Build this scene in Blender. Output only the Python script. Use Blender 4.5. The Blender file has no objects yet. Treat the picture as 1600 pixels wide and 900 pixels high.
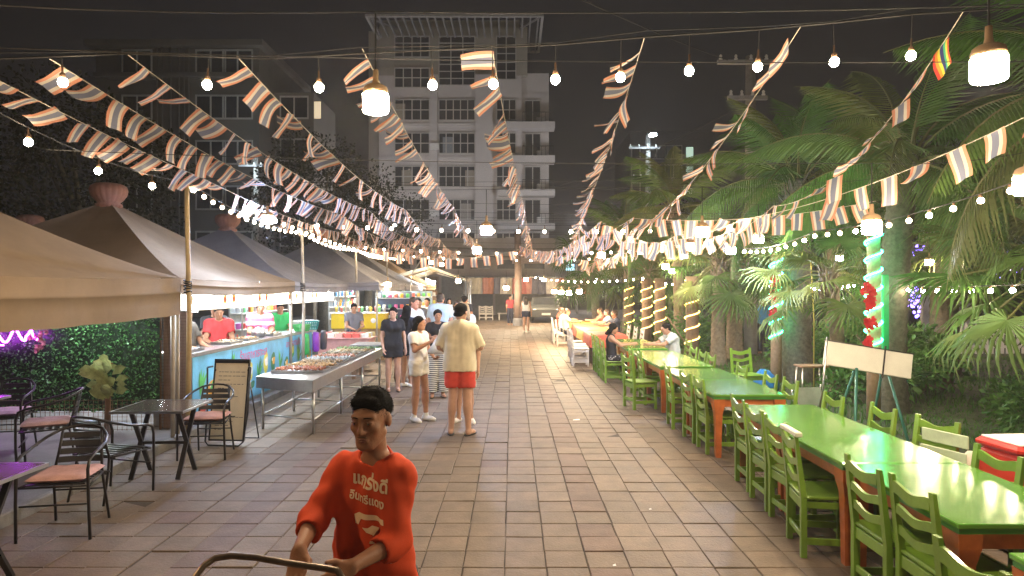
import bpy, bmesh, math, random
import numpy as np
from mathutils import Vector, Matrix, Euler
from mathutils.bvhtree import BVHTree

random.seed(7); np.random.seed(7)
scene = bpy.context.scene
COL = scene.collection
R = math.radians
PI = math.pi

# ------------------------------------------------------------------ camera, sky, exposure
cam_data = bpy.data.cameras.new('camera')
cam_data.sensor_width = 36.0
cam_data.lens = 36.0 * 1050.0 / 1600.0
cam_data.clip_start = 0.05
cam_data.clip_end = 900.0
cam = bpy.data.objects.new('camera', cam_data)
cam.location = (0, 0, 2.0)
cam.rotation_euler = (R(90), 0, 0)
COL.objects.link(cam)
scene.camera = cam

world = bpy.data.worlds.new('World'); scene.world = world
world.use_nodes = True
wn = world.node_tree.nodes; wl = world.node_tree.links
for n in list(wn): wn.remove(n)
w_out = wn.new('ShaderNodeOutputWorld')
w_sky = wn.new('ShaderNodeTexSky'); w_sky.sky_type = 'NISHITA'; w_sky.sun_disc = False
w_sky.sun_elevation = R(-9); w_sky.sun_rotation = R(200)
w_b1 = wn.new('ShaderNodeBackground'); w_b1.inputs[1].default_value = 0.05
w_b2 = wn.new('ShaderNodeBackground')            # even glow of the town on a cloudy night sky
w_b2.inputs[0].default_value = (0.0072, 0.0066, 0.0072, 1); w_b2.inputs[1].default_value = 1.0
w_add = wn.new('ShaderNodeAddShader')
wl.new(w_sky.outputs[0], w_b1.inputs[0]); wl.new(w_b1.outputs[0], w_add.inputs[0])
wl.new(w_b2.outputs[0], w_add.inputs[1]); wl.new(w_add.outputs[0], w_out.inputs[0])

scene.render.engine = 'CYCLES'
scene.view_settings.view_transform = 'Standard'
scene.view_settings.look = 'None'
scene.view_settings.exposure = 0.38
scene.view_settings.gamma = 1.0
scene.view_settings.use_curve_mapping = False
scene.cycles.use_denoising = True
scene.cycles.max_bounces = 5
scene.cycles.diffuse_bounces = 3
scene.cycles.glossy_bounces = 2
scene.cycles.transmission_bounces = 3
scene.cycles.transparent_max_bounces = 6
scene.cycles.volume_bounces = 0
scene.cycles.sample_clamp_indirect = 4.0
scene.cycles.caustics_reflective = False
scene.cycles.caustics_refractive = False

# ------------------------------------------------------------------ helpers
def at(px, py, Y):
    """world point seen at photo pixel (px, py) at the distance Y (used to survey the place)"""
    return Vector(((px - 800) / 1050 * Y, Y, 2.0 - (py - 450) / 1050 * Y))

def rotz(a): return Matrix.Rotation(a, 3, 'Z')
def rotx(a): return Matrix.Rotation(a, 3, 'X')
def roty(a): return Matrix.Rotation(a, 3, 'Y')

class MB:
    """collects shapes; build() links them as ONE mesh object"""
    def __init__(s): s.v = []; s.f = []; s.m = []; s.mi = 0
    def add(s, vs, fs):
        b = len(s.v); s.v += [tuple(p) for p in vs]
        s.f += [tuple(b + i for i in f) for f in fs]; s.m += [s.mi] * len(fs); return s
    def face(s, vs): return s.add(vs, [tuple(range(len(vs)))])
    def box(s, c, d, M=None, taper=1.0):
        x, y, z = d[0] / 2, d[1] / 2, d[2] / 2; t = taper
        p = [(-x*t,-y*t,-z),(x*t,-y*t,-z),(x*t,y*t,-z),(-x*t,y*t,-z),(-x,-y,z),(x,-y,z),(x,y,z),(-x,y,z)]
        c = Vector(c); q = [(M @ Vector(a) if M else Vector(a)) + c for a in p]
        return s.add(q, [(3,2,1,0),(4,5,6,7),(0,1,5,4),(1,2,6,5),(2,3,7,6),(3,0,4,7)])
    def bbox(s, x0, x1, y0, y1, z0, z1):
        return s.box(((x0+x1)/2,(y0+y1)/2,(z0+z1)/2), (abs(x1-x0),abs(y1-y0),abs(z1-z0)))
    def bev(s, c, d, b=.01, M=None):
        """box with chamfered edges"""
        x, y, z = d[0]/2, d[1]/2, d[2]/2; c = Vector(c); vs = []; ring = []
        for zz, k in ((-z, 1), (-z+b, 0), (z-b, 0), (z, 1)):
            i = b if k else 0.0
            xx, yy = x - i, y - i
            r = [(-xx+b,-yy),(xx-b,-yy),(xx,-yy+b),(xx,yy-b),(xx-b,yy),(-xx+b,yy),(-xx,yy-b),(-xx,-yy+b)]
            vs += [(a[0],a[1],zz) for a in r]
        fs = [tuple(range(7,-1,-1)), tuple(range(24,32))]
        for l in range(3):
            for i in range(8): j = (i+1) % 8; fs.append((l*8+i, l*8+j, l*8+8+j, l*8+8+i))
        return s.add([(M @ Vector(a) if M else Vector(a)) + c for a in vs], fs)
    def tube(s, pts, r, n=8, cap=True):
        pts = [Vector(p) for p in pts]; N = len(pts)
        rs = r if isinstance(r, (list, tuple)) else [r] * N
        t0 = (pts[1] - pts[0]).normalized()
        u = t0.orthogonal().normalized(); vs = []
        for i, p in enumerate(pts):
            t = (pts[min(i+1,N-1)] - pts[max(i-1,0)])
            t = t.normalized() if t.length > 1e-9 else t0
            u = (u - t * u.dot(t)); u = u.normalized() if u.length > 1e-6 else t.orthogonal().normalized()
            w = t.cross(u)
            for k in range(n):
                a = 2*PI*k/n; vs.append(p + (u*math.cos(a) + w*math.sin(a)) * rs[i])
        fs = []
        for i in range(N-1):
            for k in range(n):
                j = (k+1) % n; fs.append((i*n+k, i*n+j, (i+1)*n+j, (i+1)*n+k))
        if cap: fs += [tuple(range(n-1,-1,-1)), tuple(range((N-1)*n, N*n))]
        return s.add(vs, fs)
    def lathe(s, prof, n=16, o=(0,0,0), rib=None):
        vs = []; fs = []; o = Vector(o)
        for (r, z) in prof:
            for k in range(n):
                a = 2*PI*k/n; q = r * (1 + (rib[1]*math.cos(rib[0]*a) if rib else 0)); vs.append(o + Vector((q*math.cos(a), q*math.sin(a), z)))
        L = len(prof)
        for i in range(L-1):
            for k in range(n):
                j = (k+1) % n; fs.append((i*n+k, i*n+j, (i+1)*n+j, (i+1)*n+k))
        fs += [tuple(range(n-1,-1,-1)), tuple(range((L-1)*n, L*n))]
        return s.add(vs, fs)
    def ball(s, c, r, nu=10, nv=6):
        r = r if isinstance(r, (tuple, list)) else (r, r, r)
        vs = [Vector((0,0,-1))]; fs = []
        for i in range(1, nv):
            t = -PI/2 + PI*i/nv
            for k in range(nu):
                a = 2*PI*k/nu; vs.append(Vector((math.cos(t)*math.cos(a), math.cos(t)*math.sin(a), math.sin(t))))
        vs.append(Vector((0,0,1))); top = len(vs)-1
        for k in range(nu):
            j = (k+1) % nu; fs.append((0, 1+j, 1+k)); fs.append((top, top-nu+k, top-nu+j))
        for i in range(nv-2):
            for k in range(nu):
                j = (k+1) % nu; fs.append((1+i*nu+k, 1+i*nu+j, 1+(i+1)*nu+j, 1+(i+1)*nu+k))
        c = Vector(c); return s.add([Vector((p.x*r[0], p.y*r[1], p.z*r[2])) + c for p in vs], fs)
    def prism(s, poly, y0, y1, M=None, o=(0,0,0)):
        """polygon in (x, z) extruded along y"""
        n = len(poly); o = Vector(o)
        vs = [Vector((a, y0, b)) for a, b in poly] + [Vector((a, y1, b)) for a, b in poly]
        fs = [tuple(range(n)), tuple(range(2*n-1, n-1, -1))]
        for i in range(n): j = (i+1) % n; fs.append((i, n+i, n+j, j))
        return s.add([(M @ p if M else p) + o for p in vs], fs)
    def mesh(s, name, mats, smooth=False):
        me = bpy.data.meshes.new(name); me.from_pydata(s.v, [], s.f)
        mats = mats if isinstance(mats, (list, tuple)) else [mats]
        for m in mats: me.materials.append(m)
        if len(mats) > 1: me.polygons.foreach_set('material_index', s.m)
        if smooth: me.polygons.foreach_set('use_smooth', [True] * len(me.polygons))
        me.update(); return me
    def build(s, name, mats, parent=None, smooth=False, loc=None):
        return link(name, s.mesh(name, mats, smooth), parent, loc)

def link(name, me, parent=None, loc=None, rot=None):
    o = bpy.data.objects.new(name, me); COL.objects.link(o)
    if parent: o.parent = parent
    if loc is not None: o.location = loc
    if rot is not None: o.rotation_euler = rot
    return o

def tag(o, label, cat, group=None):
    o['label'] = label; o['category'] = cat
    if group: o['group'] = group
    return o

def thing(name, label, cat, loc=(0,0,0), rz=0, group=None):
    o = bpy.data.objects.new(name, None); COL.objects.link(o)
    o.empty_display_size = .05
    o.location = loc; o.rotation_euler = (0, 0, rz)
    return tag(o, label, cat, group)

KIDS = {}
def kids(o): return [c for c in o.children]
def copy_tree(o, loc=None, rz=None, label=None, parent=None):
    c = o.copy(); COL.objects.link(c); c.parent = parent
    if loc is not None: c.location = loc
    if rz is not None: c.rotation_euler = (0, 0, rz)
    if label: c['label'] = label
    for ch in o.children: copy_tree(ch, parent=c)
    return c

def struct(o, kind='structure'): o['kind'] = kind; return o
def stuff(o): o['kind'] = 'stuff'; return o

ORD = ['first','second','third','fourth','fifth','sixth','seventh','eighth','ninth','tenth','eleventh','twelfth','thirteenth','fourteenth','fifteenth','sixteenth']

# ------------------------------------------------------------------ materials
def srgb(*c): return tuple(((x/255)/12.92 if x/255 <= .04045 else ((x/255+.055)/1.055)**2.4) for x in c)

def mat(name, col, rough=.6, metal=0.0, var=.18, vs=6.0, bump=.0, bs=60.0, spec=.5, objvar=0.0, trans=0.0, alpha=1.0, coat=0.0, stain=None, world=False, stain2=None):
    m = bpy.data.materials.new(name); m.use_nodes = True
    nt = m.node_tree; N = nt.nodes; L = nt.links
    b = N['Principled BSDF']
    b.inputs['Roughness'].default_value = rough; b.inputs['Metallic'].default_value = metal
    b.inputs['Specular IOR Level'].default_value = spec
    if trans: b.inputs['Transmission Weight'].default_value = trans
    if alpha < 1: b.inputs['Alpha'].default_value = alpha
    if coat: b.inputs['Coat Weight'].default_value = coat; b.inputs['Coat Roughness'].default_value = .12
    tc = N.new('ShaderNodeTexCoord'); nz = N.new('ShaderNodeTexNoise')
    nz.inputs['Scale'].default_value = vs; nz.inputs['Detail'].default_value = 5; nz.inputs['Roughness'].default_value = .65
    if world:
        ge = N.new('ShaderNodeNewGeometry'); src = ge.outputs['Position']
    else: src = tc.outputs['Object']
    L.new(src, nz.inputs['Vector'])
    rp = N.new('ShaderNodeValToRGB')
    c = Vector(col[:3]); lo = c * (1 - var); hi = c * (1 + var)
    rp.color_ramp.elements[0].position = .3; rp.color_ramp.elements[1].position = .72
    rp.color_ramp.elements[0].color = (*lo, 1); rp.color_ramp.elements[1].color = (min(hi.x,1), min(hi.y,1), min(hi.z,1), 1)
    L.new(nz.outputs['Fac'], rp.inputs['Fac']); out = rp.outputs['Color']
    for stain in [s_ for s_ in (stain, stain2) if s_]:
        n2 = N.new('ShaderNodeTexNoise'); n2.inputs['Scale'].default_value = stain[0]; n2.inputs['Detail'].default_value = 6
        L.new(src, n2.inputs['Vector'])
        r2 = N.new('ShaderNodeValToRGB'); r2.color_ramp.elements[0].position = stain[2]; r2.color_ramp.elements[1].position = stain[2] + .12
        L.new(n2.outputs['Fac'], r2.inputs['Fac'])
        mx = N.new('ShaderNodeMixRGB'); L.new(r2.outputs['Color'], mx.inputs['Fac']); L.new(out, mx.inputs[1])
        mx.inputs[2].default_value = (*stain[1], 1); out = mx.outputs['Color']
    if objvar:
        oi = N.new('ShaderNodeObjectInfo'); hs = N.new('ShaderNodeHueSaturation')
        mr = N.new('ShaderNodeMapRange'); mr.inputs[3].default_value = 1 - objvar; mr.inputs[4].default_value = 1 + objvar
        L.new(oi.outputs['Random'], mr.inputs[0]); L.new(mr.outputs[0], hs.inputs['Value']); L.new(out, hs.inputs['Color']); out = hs.outputs['Color']
    L.new(out, b.inputs['Base Color'])
    if bump:
        n3 = N.new('ShaderNodeTexNoise'); n3.inputs['Scale'].default_value = bs; n3.inputs['Detail'].default_value = 4
        L.new(src, n3.inputs['Vector'])
        bp = N.new('ShaderNodeBump'); bp.inputs['Strength'].default_value = min(bump, 1); bp.inputs['Distance'].default_value = .012
        L.new(n3.outputs['Fac'], bp.inputs['Height']); L.new(bp.outputs[0], b.inputs['Normal'])
    return m

def emit(name, col, strength, sample=True):
    m = bpy.data.materials.new(name); m.use_nodes = True
    b = m.node_tree.nodes['Principled BSDF']
    b.inputs['Base Color'].default_value = (.8, .8, .8, 1)
    b.inputs['Emission Color'].default_value = (*col, 1); b.inputs['Emission Strength'].default_value = strength
    m.cycles.emission_sampling = 'FRONT' if sample else 'NONE'
    return m

def two_sided(name, col, rough=.7, tl=.35, var=.25, vs=3.0, objvar=.0):
    """thin cloth or leaf: diffuse with light passing through"""
    m = mat(name, col, rough, var=var, vs=vs, objvar=objvar, spec=.3); nt = m.node_tree; N = nt.nodes; L = nt.links
    b = N['Principled BSDF']; out = N['Material Output']; tr = N.new('ShaderNodeBsdfTranslucent')
    L.new(b.inputs['Base Color'].links[0].from_socket, tr.inputs[0])
    mx = N.new('ShaderNodeMixShader'); mx.inputs[0].default_value = tl
    L.new(b.outputs[0], mx.inputs[1]); L.new(tr.outputs[0], mx.inputs[2]); L.new(mx.outputs[0], out.inputs[0])
    return m

WARM = (1.0, .74, .44)
WARM2 = (1.0, .79, .53)
COOL = (.45, .62, 1.0)
MT = dict(
    steel=mat('brushed_steel', (.55,.56,.58), .28, 1.0, .1, 9, .05, 120),
    pole=mat('painted_pole', (.42,.37,.30), .5, .2, .2, 5),
    black=mat('black_paint', (.018,.018,.02), .4, .3, .2, 8),
    wire=mat('black_cable', (.02,.02,.02), .6),
    rope=mat('white_cord', (.62,.55,.45), .8),
    socket=mat('brown_socket', (.16,.09,.05), .5),
    cap=mat('lamp_cap', (.55,.36,.2), .5),
    bulb=emit('bulb_glow', WARM2, 18, False),
    bulb_on=emit('bulb_light', WARM2, 170),
    lamp=emit('lamp_light', WARM2, 500),
    lamp_assumed=emit('assumed_lamp_amber', (1.0,.66,.34), 420),
    lamp_far=emit('lamp_light_far', WARM, 900),
    lamp_cool=emit('lamp_light_cool', COOL, 900),
    tube=emit('tube_light', (.84,.94,1.0), 420),
    neon_purple=emit('purple_neon', (.60,.05,1.0), 40),
    neon_green=emit('green_neon', (.02,1.0,.36), 38),
    neon_yellow=emit('yellow_neon', (1.0,.62,.12), 8),
    violet=emit('violet_leds', (.22,.14,1.0), 5, False),
    wood_brown=mat('brown_wood', (.20,.11,.06), .6, var=.3, vs=12),
    white=mat('white_paint', (.72,.70,.66), .5, var=.1),
    plastic_white=mat('white_plastic', (.78,.77,.75), .35, var=.06),
    concrete=mat('concrete', (.26,.25,.25), .85, var=.25, vs=3, bump=.3),
    eye=mat('eye_dark', (.02,.015,.012), .2),
)
# ------------------------------------------------------------------ ground, paving, platform, lawn
g = MB(); g.face([(-350,-60,-.06),(350,-60,-.06),(350,500,-.06),(-350,500,-.06)])
struct(g.build('ground', mat('asphalt', (.05,.05,.052), .85, var=.3, vs=1.5, bump=.3)))

X0P, X1P = -4.253, 3.747
TW = .30
YR = [4.809 + TW * k for k in range(-16, 118)]
pv = MB(); pv.bbox(X0P, X1P, YR[0], YR[-1], -.055, -.009)
paving = struct(pv.build('paving', mat('joint_dirt', (.060,.046,.034), .95, var=.4, vs=9)))
tile_cols = [(.168,.124,.090), (.158,.117,.085), (.178,.132,.096), (.150,.113,.085)]
tile_mats = [mat('paver_%d' % i, c, .62, var=.20, vs=5, bump=.35, bs=45, spec=.35, objvar=.05, stain=(.9,(.125,.094,.070),.62), stain2=(14,(.06,.045,.034),.70), world=True) for i, c in enumerate(tile_cols)]
tile_red = mat('paver_red', (.146,.096,.074), .62, var=.22, vs=5, bump=.35, bs=45, spec=.35, objvar=.10, stain=(.9,(.095,.065,.05),.60), stain2=(14,(.06,.045,.034),.70), world=True)
ALLT = tile_mats + [tile_red]
def tile_geo(mb, cx, cy, w, d, dz, tx, ty):
    b = .004; t = .035
    def zz(x, y): return dz + tx * x + ty * y
    x, y = w/2, d/2
    top = [(-x+b,-y+b),(x-b,-y+b),(x-b,y-b),(-x+b,y-b)]; low = [(-x,-y),(x,-y),(x,y),(-x,y)]
    vs = [(cx+a, cy+c, zz(a,c)) for a, c in top] + [(cx+a, cy+c, zz(a,c)-b) for a, c in low] + [(cx+a, cy+c, zz(a,c)-t) for a, c in low]
    fs = [(0,1,2,3)]
    for i in range(4): j = (i+1) % 4; fs += [(4+i,4+j,j,i), (8+i,8+j,4+j,4+i)]
    mb.add(vs, fs)
def tile_kind(ci):
    if ci in (16, 6) and random.random() < .9: return 4
    return random.choices([0,1,2,3,4],[4,4,3,3,.35])[0]
tile_meshes = {}
for k in range(5):
    for v in range(4):
        mb = MB(); tile_geo(mb, 0, 0, TW-.006-.003*(v % 2), TW-.006-.003*(v//2), 0, random.uniform(-.009,.009), random.uniform(-.009,.009))
        tile_meshes[k, v] = mb.mesh('tile', ALLT[k])
NC = int(round((X1P - X0P) / TW))
rest = MB()
n_ind = 0
for r in range(len(YR)-1):
    cy = YR[r] + TW/2
    for c in range(NC):
        cx = X0P + TW*c + TW/2
        k = tile_kind(c); jx = random.uniform(-.003,.003); dz = random.gauss(0,.0022)
        if random.random() < .04: dz += random.uniform(-.008,.006)
        gap = .010 if c == 5 else 0
        px = 800 + 1050*cx/cy
        if 4.45 < cy < 8.25 and 15 < px < 1420 and n_ind < 300:
            o = link('tile', tile_meshes[k, random.randrange(4)], paving, (cx+jx+gap, cy, dz), (0,0,random.gauss(0,.006))); n_ind += 1
        else:
            rest.mi = k
            tile_geo(rest, cx+jx+gap, cy, TW-.008, TW-.007, dz, random.uniform(-.009,.009), random.uniform(-.009,.009))
stuff(rest.build('tile_field', ALLT, paving))
# far plaza beyond the pavers
fp = MB(); fp.bbox(-9, 16, YR[-1], 62, -.055, -.004)
struct(fp.build('plaza', mat('far_paving', (.20,.165,.135), .7, var=.25, vs=2)))

# raised concrete floor under the tents with its kerb
pl = MB(); pl.bbox(-14, -4.33, -2, 46, -.055, .100)
struct(pl.build('platform', mat('platform_concrete', (.17,.155,.155), .75, var=.25, vs=2.5, bump=.3, stain=(1.7,(.09,.08,.08),.58))))
kerb = struct(link('kerb', None))
km = mat('kerb_stone', (.20,.185,.17), .8, var=.3, vs=6, bump=.4)
for i in range(24):
    y = 2.0 + i * 1.0
    b = MB(); b.bev((0,0,.045), (.075,.992,.125), .012); b.build('kerb_stone', km, kerb, loc=(-4.292, y, random.gauss(0,.002)))

# lawn
lw = MB()
nx, ny = 30, 60
hz = lambda x, y: .02 + .02*math.sin(x*1.3) * math.sin(y*.7) + .02*min(1,max(0,(x-3.9)))
vs = [(3.75 + 18*i/nx, 1 + 39*j/ny, hz(3.75+18*i/nx, 1+39*j/ny)) for j in range(ny+1) for i in range(nx+1)]
fs = [(j*(nx+1)+i, j*(nx+1)+i+1, (j+1)*(nx+1)+i+1, (j+1)*(nx+1)+i) for j in range(ny) for i in range(nx)]
lw.add(vs, fs)
struct(lw.build('lawn', mat('lawn_soil', (.035,.045,.018), .9, var=.4, vs=4, bump=.4)))
gr = MB()
gm = [two_sided('grass_%d' % i, c, .6, .3) for i, c in enumerate([(.065,.16,.03),(.08,.19,.04),(.05,.12,.028)])]
for i in range(26000):
    y = 3.2 + 16*random.random()**1.3; x = 3.85 + (y*.9)*random.random()
    z = hz(x, y); a = random.random()*2*PI; h = random.uniform(.03,.10)*(1+.5*math.sin(x*2+y)); w = .006 + .0006*y
    dx, dy = math.cos(a)*w, math.sin(a)*w; lx, ly = random.gauss(0,.03), random.gauss(0,.03)
    gr.mi = random.randrange(3)
    gr.face([(x-dx,y-dy,z-.005),(x+dx,y+dy,z-.005),(x+lx,y+ly,z+h)])
tag(stuff(gr.build('grass', gm)), 'short green grass behind the long green tables', 'grass')

# ------------------------------------------------------------------ tents over the stalls
canvas = mat('taupe_canvas', (.27,.195,.128), .9, spec=.15, var=.14, vs=1.6, bump=.15, bs=8, stain=(1.1,(.22,.15,.09),.60))
canvas_dk = mat('grey_canvas', (.28,.275,.305), .9, spec=.15, var=.16, vs=1.6, bump=.15, bs=8)
finial_m = mat('terracotta_finial', (.42,.20,.15), .7, var=.2, vs=7)
def tent(label, cx, cy, a, ze, zp, skirt, m, ribs=18):
    t = thing('market_tent', label, 'tent', (cx, cy, 0), 0, 'tents of the food stalls')
    n = 10; mb = MB()
    top = .10
    for q in range(4):
        M = rotz(q*PI/2); vs = []
        for i in range(n+1):
            u = i/n; rad = a*(1-u) + top*u; z = ze + (zp-ze)*(u**1.18)
            for j in range(n+1):
                w = j/n*2-1
                sag = -.05*math.sin(PI*u)*(1-w*w) - .035*(1-u)**2*(1-w*w)
                vs.append(M @ Vector((rad*w, -rad, z + sag + .006*math.sin(9*w+5*u))))
        fs = [(i*(n+1)+j, i*(n+1)+j+1, (i+1)*(n+1)+j+1, (i+1)*(n+1)+j) for i in range(n) for j in range(n)]
        mb.add(vs, fs)
    mb.build('canopy', m, t, True)
    for q in range(4):           # valance, each side its own panel
        M = rotz(q*PI/2); mb = MB(); nn = 26
        h = skirt[q]
        vs = []
        rows = (0, .35, .40, .41, .7, 1.0)
        for r_ in rows:
            for j in range(nn+1):
                w = j/nn*2-1
                out = .012*math.sin(j*1.9+q)*r_ + (.02 if .38 < r_ < .405 else 0) + .01*math.sin(j*.7)*r_
                vs.append(M @ Vector((a*w, -a-.006-out, ze - .035*(1-w*w) - h*r_ - (.004*math.sin(j*1.1)*r_ if r_ == 1 else 0))))
        fs = [(i*(nn+1)+j, i*(nn+1)+j+1, (i+1)*(nn+1)+j+1, (i+1)*(nn+1)+j) for i in range(len(rows)-1) for j in range(nn)]
        mb.add(vs, fs).build('valance', m, t, True)
    mb = MB(); mb.lathe([(.16,zp-.06),(.19,zp-.03),(.19,zp+.01),(.15,zp+.03),(.20,zp+.08),(.255,zp+.16),(.27,zp+.24),(.25,zp+.30),(.19,zp+.34),(.07,zp+.36)], 54, rib=(18,.055))
    mb.build('finial', finial_m, t, True)
    for sx in (-1,1):
        for sy in (-1,1):
            mb = MB(); mb.tube([(sx*(a-.06), sy*(a-.06), .0), (sx*(a-.06), sy*(a-.06), ze-.02)], .028, 8); mb.build('leg', MT['pole'], t, True)
    mb = MB()
    for q in range(4):
        M = rotz(q*PI/2); mb.tube([M @ Vector((-a+.06,-a+.06,ze-.08)), M @ Vector((a-.06,-a+.06,ze-.08))], .02, 6)
        mb.tube([M @ Vector((-a+.06,-a+.06,ze-.08)), Vector((0,0,zp-.12))], .016, 6)
    mb.build('frame', MT['pole'], t, True)
    return t
tent('nearest taupe market tent whose wide canvas skirt hangs at the left edge', -6.55, 6.30, 2.30, 2.13, 3.42, (.20,.47,.20,.20), canvas)
tent('taupe market tent above the blue fronted food stall', -6.60, 11.00, 2.30, 2.13, 3.36, (.21,.21,.21,.21), canvas)
tent('grey market tent just beyond the food stall, third from the left edge', -6.60, 15.60, 2.25, 2.13, 3.36, (.20,.20,.20,.20), canvas_dk)
tent('fourth tent along the row, over the yellow counter', -5.75, 20.1, 2.2, 2.15, 3.40, (.2,.2,.2,.2), canvas_dk)
tent('fifth tent along the row of stalls', -5.75, 24.6, 2.2, 2.15, 3.36, (.2,.2,.2,.2), canvas_dk)
tent('farthest tent of the row of stalls', -5.75, 29.1, 2.2, 2.15, 3.36, (.2,.2,.2,.2), canvas)
tent('tent of the back row, its top peeping over the nearest tent', -10.9, 15.2, 2.2, 2.2, 3.3, (.2,.2,.2,.2), canvas_dk)
# tall posts of the tent line that carry the strings of bulbs
for i, (y, zt, lab) in enumerate([(8.62,3.43,'tall bamboo coloured pole at the corner of the nearest tent'), (13.35,3.20,'tall thin pole between the food stall and the grey tent'), (17.95,3.15,'third tall thin pole along the tents'), (22.4,3.2,'farthest tall thin pole along the tents')]):
    t = thing('tent_pole', lab, 'pole', (-4.16, y, 0), 0, 'tall poles along the tents')
    mb = MB(); mb.tube([(0,0,0),(.02,0,1.6),(-.02,.01,zt)], [.034,.032,.028], 10); mb.build('post', MT['pole'] if i else mat('bamboo_pole',(.46,.34,.17),.5,var=.2), t, True)
    mb = MB()
    for k in range(5): mb.tube([(.045*math.cos(a*PI/4), .045*math.sin(a*PI/4), 1.95+.035*k+.012*math.sin(a+k)) for a in range(9)], .010, 5)
    mb.build('lashing', MT['black'], t, True)

# ------------------------------------------------------------------ buildings far behind
glass = mat('dark_glass', (.03,.034,.04), .12, var=.3, spec=.6)
frame_m = mat('white_window_frame', (.50,.49,.47), .5, var=.1)
def window_meshes(w, h, nx, ny, top=None):
    p = MB(); p.bbox(-w/2, w/2, -.02, .03, -h/2, h/2)
    f = MB(); t = .07
    f.bbox(-w/2-.04, w/2+.04, -.10, -.025, h/2-t, h/2+.04); f.bbox(-w/2-.04, w/2+.04, -.10, -.025, -h/2-.04, -h/2+t)
    for i in range(nx+1):
        x = -w/2 + w*i/nx; f.bbox(x-.045, x+.045, -.085, -.025, -h/2+t, h/2-t)
    for j in range(1, ny):
        z = -h/2 + h*j/ny; f.bbox(-w/2+.045, w/2-.045, -.075, -.03, z-.04, z+.04)
    return p.mesh('window', glass), f.mesh('frame', frame_m)
def put_window(ms, b, x, y, z, label=None):
    o = link('window', ms[0], b, (x, y, z)); link('frame', ms[1], o); return o

YB = 64.0
bw = mat('pale_render', (.60,.57,.56), .85, var=.08, vs=.35, stain=(.18,(.48,.46,.45),.60))
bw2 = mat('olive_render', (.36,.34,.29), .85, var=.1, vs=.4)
def bx(px): return (px-800)/1050*YB
def bz(py): return 2-(py-450)/1050*YB
B = thing('hotel_building', 'tall pale concrete block with window grids and a slatted roof canopy', 'building', (0,YB,0))
mb = MB(); mb.bbox(bx(592), bx(815), 0, 14, 0, bz(118)); mb.build('wall', bw, B)
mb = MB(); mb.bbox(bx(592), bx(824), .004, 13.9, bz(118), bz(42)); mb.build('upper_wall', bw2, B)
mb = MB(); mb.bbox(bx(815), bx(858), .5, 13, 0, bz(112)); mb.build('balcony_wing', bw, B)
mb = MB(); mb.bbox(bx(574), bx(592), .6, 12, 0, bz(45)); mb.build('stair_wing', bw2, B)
for x0, x1 in ((672,684),(743,770)):
    mb = MB(); mb.bbox(bx(x0), bx(x1), -.35, .02, 0, bz(118)); mb.build('pilaster', bw, B)
wm_c = window_meshes(bx(742)-bx(686), 2.0, 5, 2); wm_l = window_meshes(bx(671)-bx(617), 2.0, 4, 2); wm_r = window_meshes(bx(806)-bx(776), 2.0, 3, 2)
wm_b = window_meshes(1.5, 2.4, 2, 1)
for f in range(7):
    zc = bz(172) - f*3.17
    put_window(wm_c, B, bx(714), -.03, zc); put_window(wm_l, B, bx(644), -.03, zc); put_window(wm_r, B, bx(791), -.03, zc)
    put_window(wm_b, B, bx(832.5), .46, zc-.15)
    s = MB(); s.bbox(bx(778), bx(866), -1.1, .5, zc-1.95, zc-1.35); s.build('balcony_slab', bw, B)
    s = MB(); s.tube([(bx(816),-1.0,zc-.45),(bx(864),-1.0,zc-.45)], .035, 5)
    for k in range(9): s.tube([(bx(816)+k*.36,-1.0,zc-1.33),(bx(816)+k*.36,-1.0,zc-.45)], .02, 4)
    s.build('railing', MT['black'], B)
    s = MB(); s.bbox(bx(592), bx(672), -.12, .02, zc-1.55, zc-1.25); s.bbox(bx(684), bx(743), -.12, .02, zc-1.55, zc-1.25); s.build('sill_band', bw, B)
wt_c = window_meshes(bx(742)-bx(686), bz(57)-bz(134), 3, 7); put_window(wt_c, B, bx(714), -.05, (bz(57)+bz(134))/2)
wt_l = window_meshes(bx(671)-bx(617), bz(57)-bz(90), 4, 3); put_window(wt_l, B, bx(644), -.05, (bz(57)+bz(90))/2)
wt_l2 = window_meshes(bx(671)-bx(617), 1.9, 4, 2); put_window(wt_l2, B, bx(644), -.05, bz(122))
wt_r = window_meshes(bx(806)-bx(776), bz(57)-bz(125), 2, 5); put_window(wt_r, B, bx(791), -.05, (bz(57)+bz(125))/2)
roof = MB(); yo = -5.0; YR_ = YB+yo; zr = 2+(450-24)/1050*YR_
x0, x1 = (572-800)/1050*YR_, (848-800)/1050*YR_
roof.bbox(x0, x1, yo-.1, yo+.12, zr-.14, zr+.10); roof.bbox(x0, x1, 4, 4.2, zr-.1, zr+.1)
roof.bbox(x0-.1, x0+.12, yo, 4, zr-.12, zr+.12); roof.bbox(x1-.12, x1+.1, yo, 4, zr-.12, zr+.12)
ro = roof.build('roof_canopy', mat('roof_steel', (.46,.44,.42), .6), B)
for k in range(22):
    x = x0 + (x1-x0)*(k+.5)/22; q = MB(); q.bbox(-.07, .07, yo+.12, 4, -.11, .11); q.build('slat', MT['concrete'], ro, loc=(x,0,zr))
for sx in (x0+.3, x1-.3):
    q = MB(); q.tube([(sx, yo+.3, zr-.1), (sx*.78+bx(712)*.22, .2, bz(44))], .10, 6); q.build('brace', MT['concrete'], ro)
q = MB(); q.bbox(bx(592), bx(812), 0.3, 4, bz(42), bz(30)); q.build('attic', bw2, B)

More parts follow.
